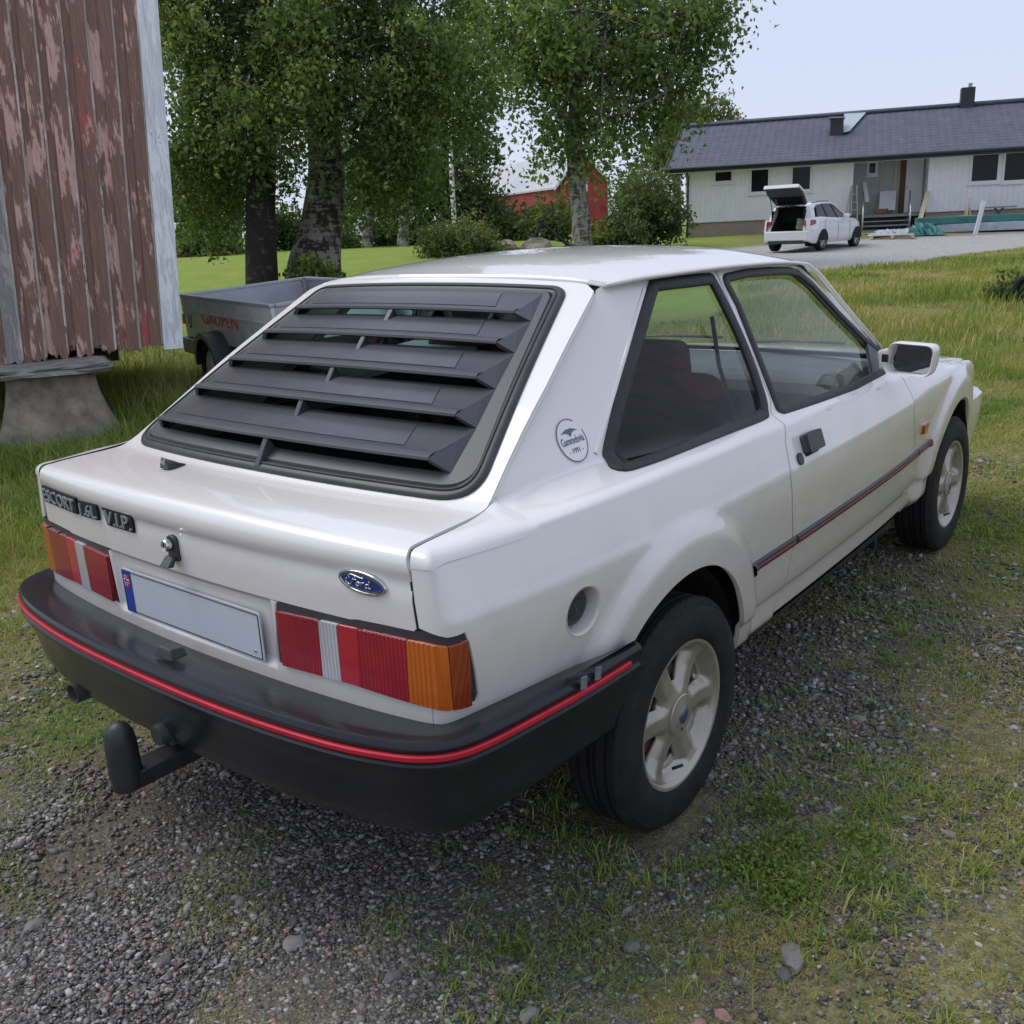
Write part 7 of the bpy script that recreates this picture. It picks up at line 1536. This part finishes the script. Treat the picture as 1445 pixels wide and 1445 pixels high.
def pix_field(n, y0, y1, seed):
    r = np.random.default_rng(seed); q = np.c_[r.random(n)*1620-90, y0+(y1-y0)*r.random(n)]; dv = np.c_[(q-SZ/2)/FPX, np.ones(n)] @ CR; t_ = -CZ/dv[:, 2]; p_ = CO+dv*t_[:, None]; return p_[:, 0], p_[:, 1], t_
x, y, d = pix_field(150000, 640, 1540, 231); g_, h_, dv_, lw_ = grassy(x, y); k_ = (rng.random(len(x)) < np.clip(1.1-g_*1.15, .06, 1)*np.clip(.2+1.5*(vnoise(x, y, 3.1, 31)-.15)+.5*(vnoise(x, y, 11, 33)-.5), .12, 1)) & clear_of_tyres(x, y); x, y, g_, d = x[k_], y[k_], g_[k_], d[k_]
sz = (.0019+.0056*rng.random(len(x))**2.0+.006*(rng.random(len(x)) > .97)*rng.random(len(x)))*np.minimum(d, 4.5)+.002; tn = np.clip(rng.normal(.46, .21, len(x)), 0, .86); tn = np.where(rng.random(len(x)) > .965, .93+.07*rng.random(len(x)), tn)
tag(stones('gravel', x, y, sz, tn, '', 232), 'loose grey and pink gravel scattered over the yard', 'gravel', None, 'stuff')
IV, IF = IV0, IF0
x, y, d = field(1700, 1.2, 6.0, 241, .60, .9); g_, h_, dv_, lw_ = grassy(x, y); k_ = (rng.random(len(x)) < np.clip(1.1-g_, .1, 1)) & clear_of_tyres(x, y); x, y = x[k_], y[k_]
sz = .013+.016*rng.random(len(x))**2.2; tn = np.clip(rng.normal(.52, .2, len(x)), 0, .86); tn = np.where(rng.random(len(x)) > .82, .92+.08*rng.random(len(x)), tn); tag(stones('pebbles', x, y, sz, tn, '', 242, .5), 'larger angular pebbles lying on the gravel yard', 'pebbles', None, 'stuff')
# the bigger stones one can point at
BIG = [((1118, 1352), (.085, .045, .030), .60, 'flat split slate stone lying by the green weed patch'), ((1106, 1378), (.034, .028, .022), .35, 'round dark stone just below the split slate stone'), ((892, 1338), (.038, .030, .020), .50, 'blue grey stone beside grass tufts left of the split slate'), ((1212, 1015), (.045, .026, .02), .66, 'pale flat stone beside the hatchback rear wheel'), ((415, 1332), (.05, .046, .02), .66, 'pale grey worn concrete lump in the gravel behind the bumper'), ((230, 1358), (.048, .030, .018), .34, 'dark flat stone embedded in the gravel'), ((47, 1308), (.045, .036, .02), .48, 'grey flat stone at the gravel edge left of the tow bar'), ((556, 1380), (.040, .030, .026), .42, 'dark blocky stone below the rear bumper corner'),
       ((748, 1434), (.042, .032, .024), .60, 'rough grey stone half hidden by a grass tuft'), ((1338, 1178), (.036, .022, .018), .62, 'light grey oval stone in the grassy gravel'), ((1020, 1435), (.036, .026, .02), .96, 'pink granite stone at the bottom of the yard'), ((1332, 983), (.028, .016, .012), .84, 'whitish flat pebble in the yellow moss')]
for (px_, py_), dm, tn_, lb_ in BIG:
    p_ = on_ground(px_, py_); r = np.random.default_rng(px_); bm = bmesh.new(); bmesh.ops.create_icosphere(bm, subdivisions=2, radius=1)
    for v_ in bm.verts: f_ = 1+.16*math.sin(v_.co.x*4+px_)*math.cos(v_.co.y*5+py_)+r.normal(0, .05); v_.co = Vector((v_.co.x*dm[0]*f_*.52, v_.co.y*dm[1]*f_*.52, v_.co.z*dm[2]*f_*.45))
    me = bpy.data.meshes.new('stone'); bm.to_mesh(me); bm.free(); me.materials.append(MATS['stone']); a_ = me.attributes.new('tone', 'FLOAT', 'POINT'); a_.data.foreach_set('value', np.clip(np.full(len(me.vertices), tn_)+r.normal(0, .03, len(me.vertices)), 0, 1).astype(np.float32)); ob = link(bpy.data.objects.new('stone', me)); ob.location = (p_[0], p_[1], p_[2]+dm[2]*.12); ob.rotation_euler = (0, 0, px_ % 3.0); tag(ob, lb_, 'stone')
# weeds: broad little leaves in the green patch and around
cx_, cy_ = on_ground(1125, 1215)[:2]; r = np.random.default_rng(5); n = 2200; cc_ = r.normal(size=(9, 2))*[.13, .09]; q = cc_[r.integers(0, 9, n)]+r.normal(size=(n, 2))*[.035, .030]; x, y = cx_+q[:, 0], cy_+q[:, 1]; k2 = on_ground(1395, 745)[:2]; q2 = r.normal(size=(1500, 2))*[.20, .22]; x = np.r_[x, k2[0]+q2[:, 0]]; y = np.r_[y, k2[1]+q2[:, 1]]
for px_, py_ in ((870, 1395), (820, 1330), (560, 1310), (1250, 860), (1180, 1120), (1260, 880), (720, 1330), (180, 1080)): p_ = on_ground(px_, py_)[:2]; x = np.r_[x, p_[0]+r.normal(size=60)*.035]; y = np.r_[y, p_[1]+r.normal(size=60)*.035]
P = np.c_[x, y, height(x, y)+.006+.022*r.random(len(x))]; wd_ = leaf_mesh('weed_leaves', P, .0125, 'leaf_weed' if 'leaf_weed' in MATS else (leaf_mat('leaf_weed', [(0, (.095, .16, .03)), (.5, (.19, .28, .06)), (1, (.29, .36, .10))]), 'leaf_weed')[1], None, np.zeros(3), 6, -.3, 1.5, np.full(len(x), .5)); tag(wd_, 'green broad-leaved weeds spreading over the gravel', 'weeds', None, 'stuff')
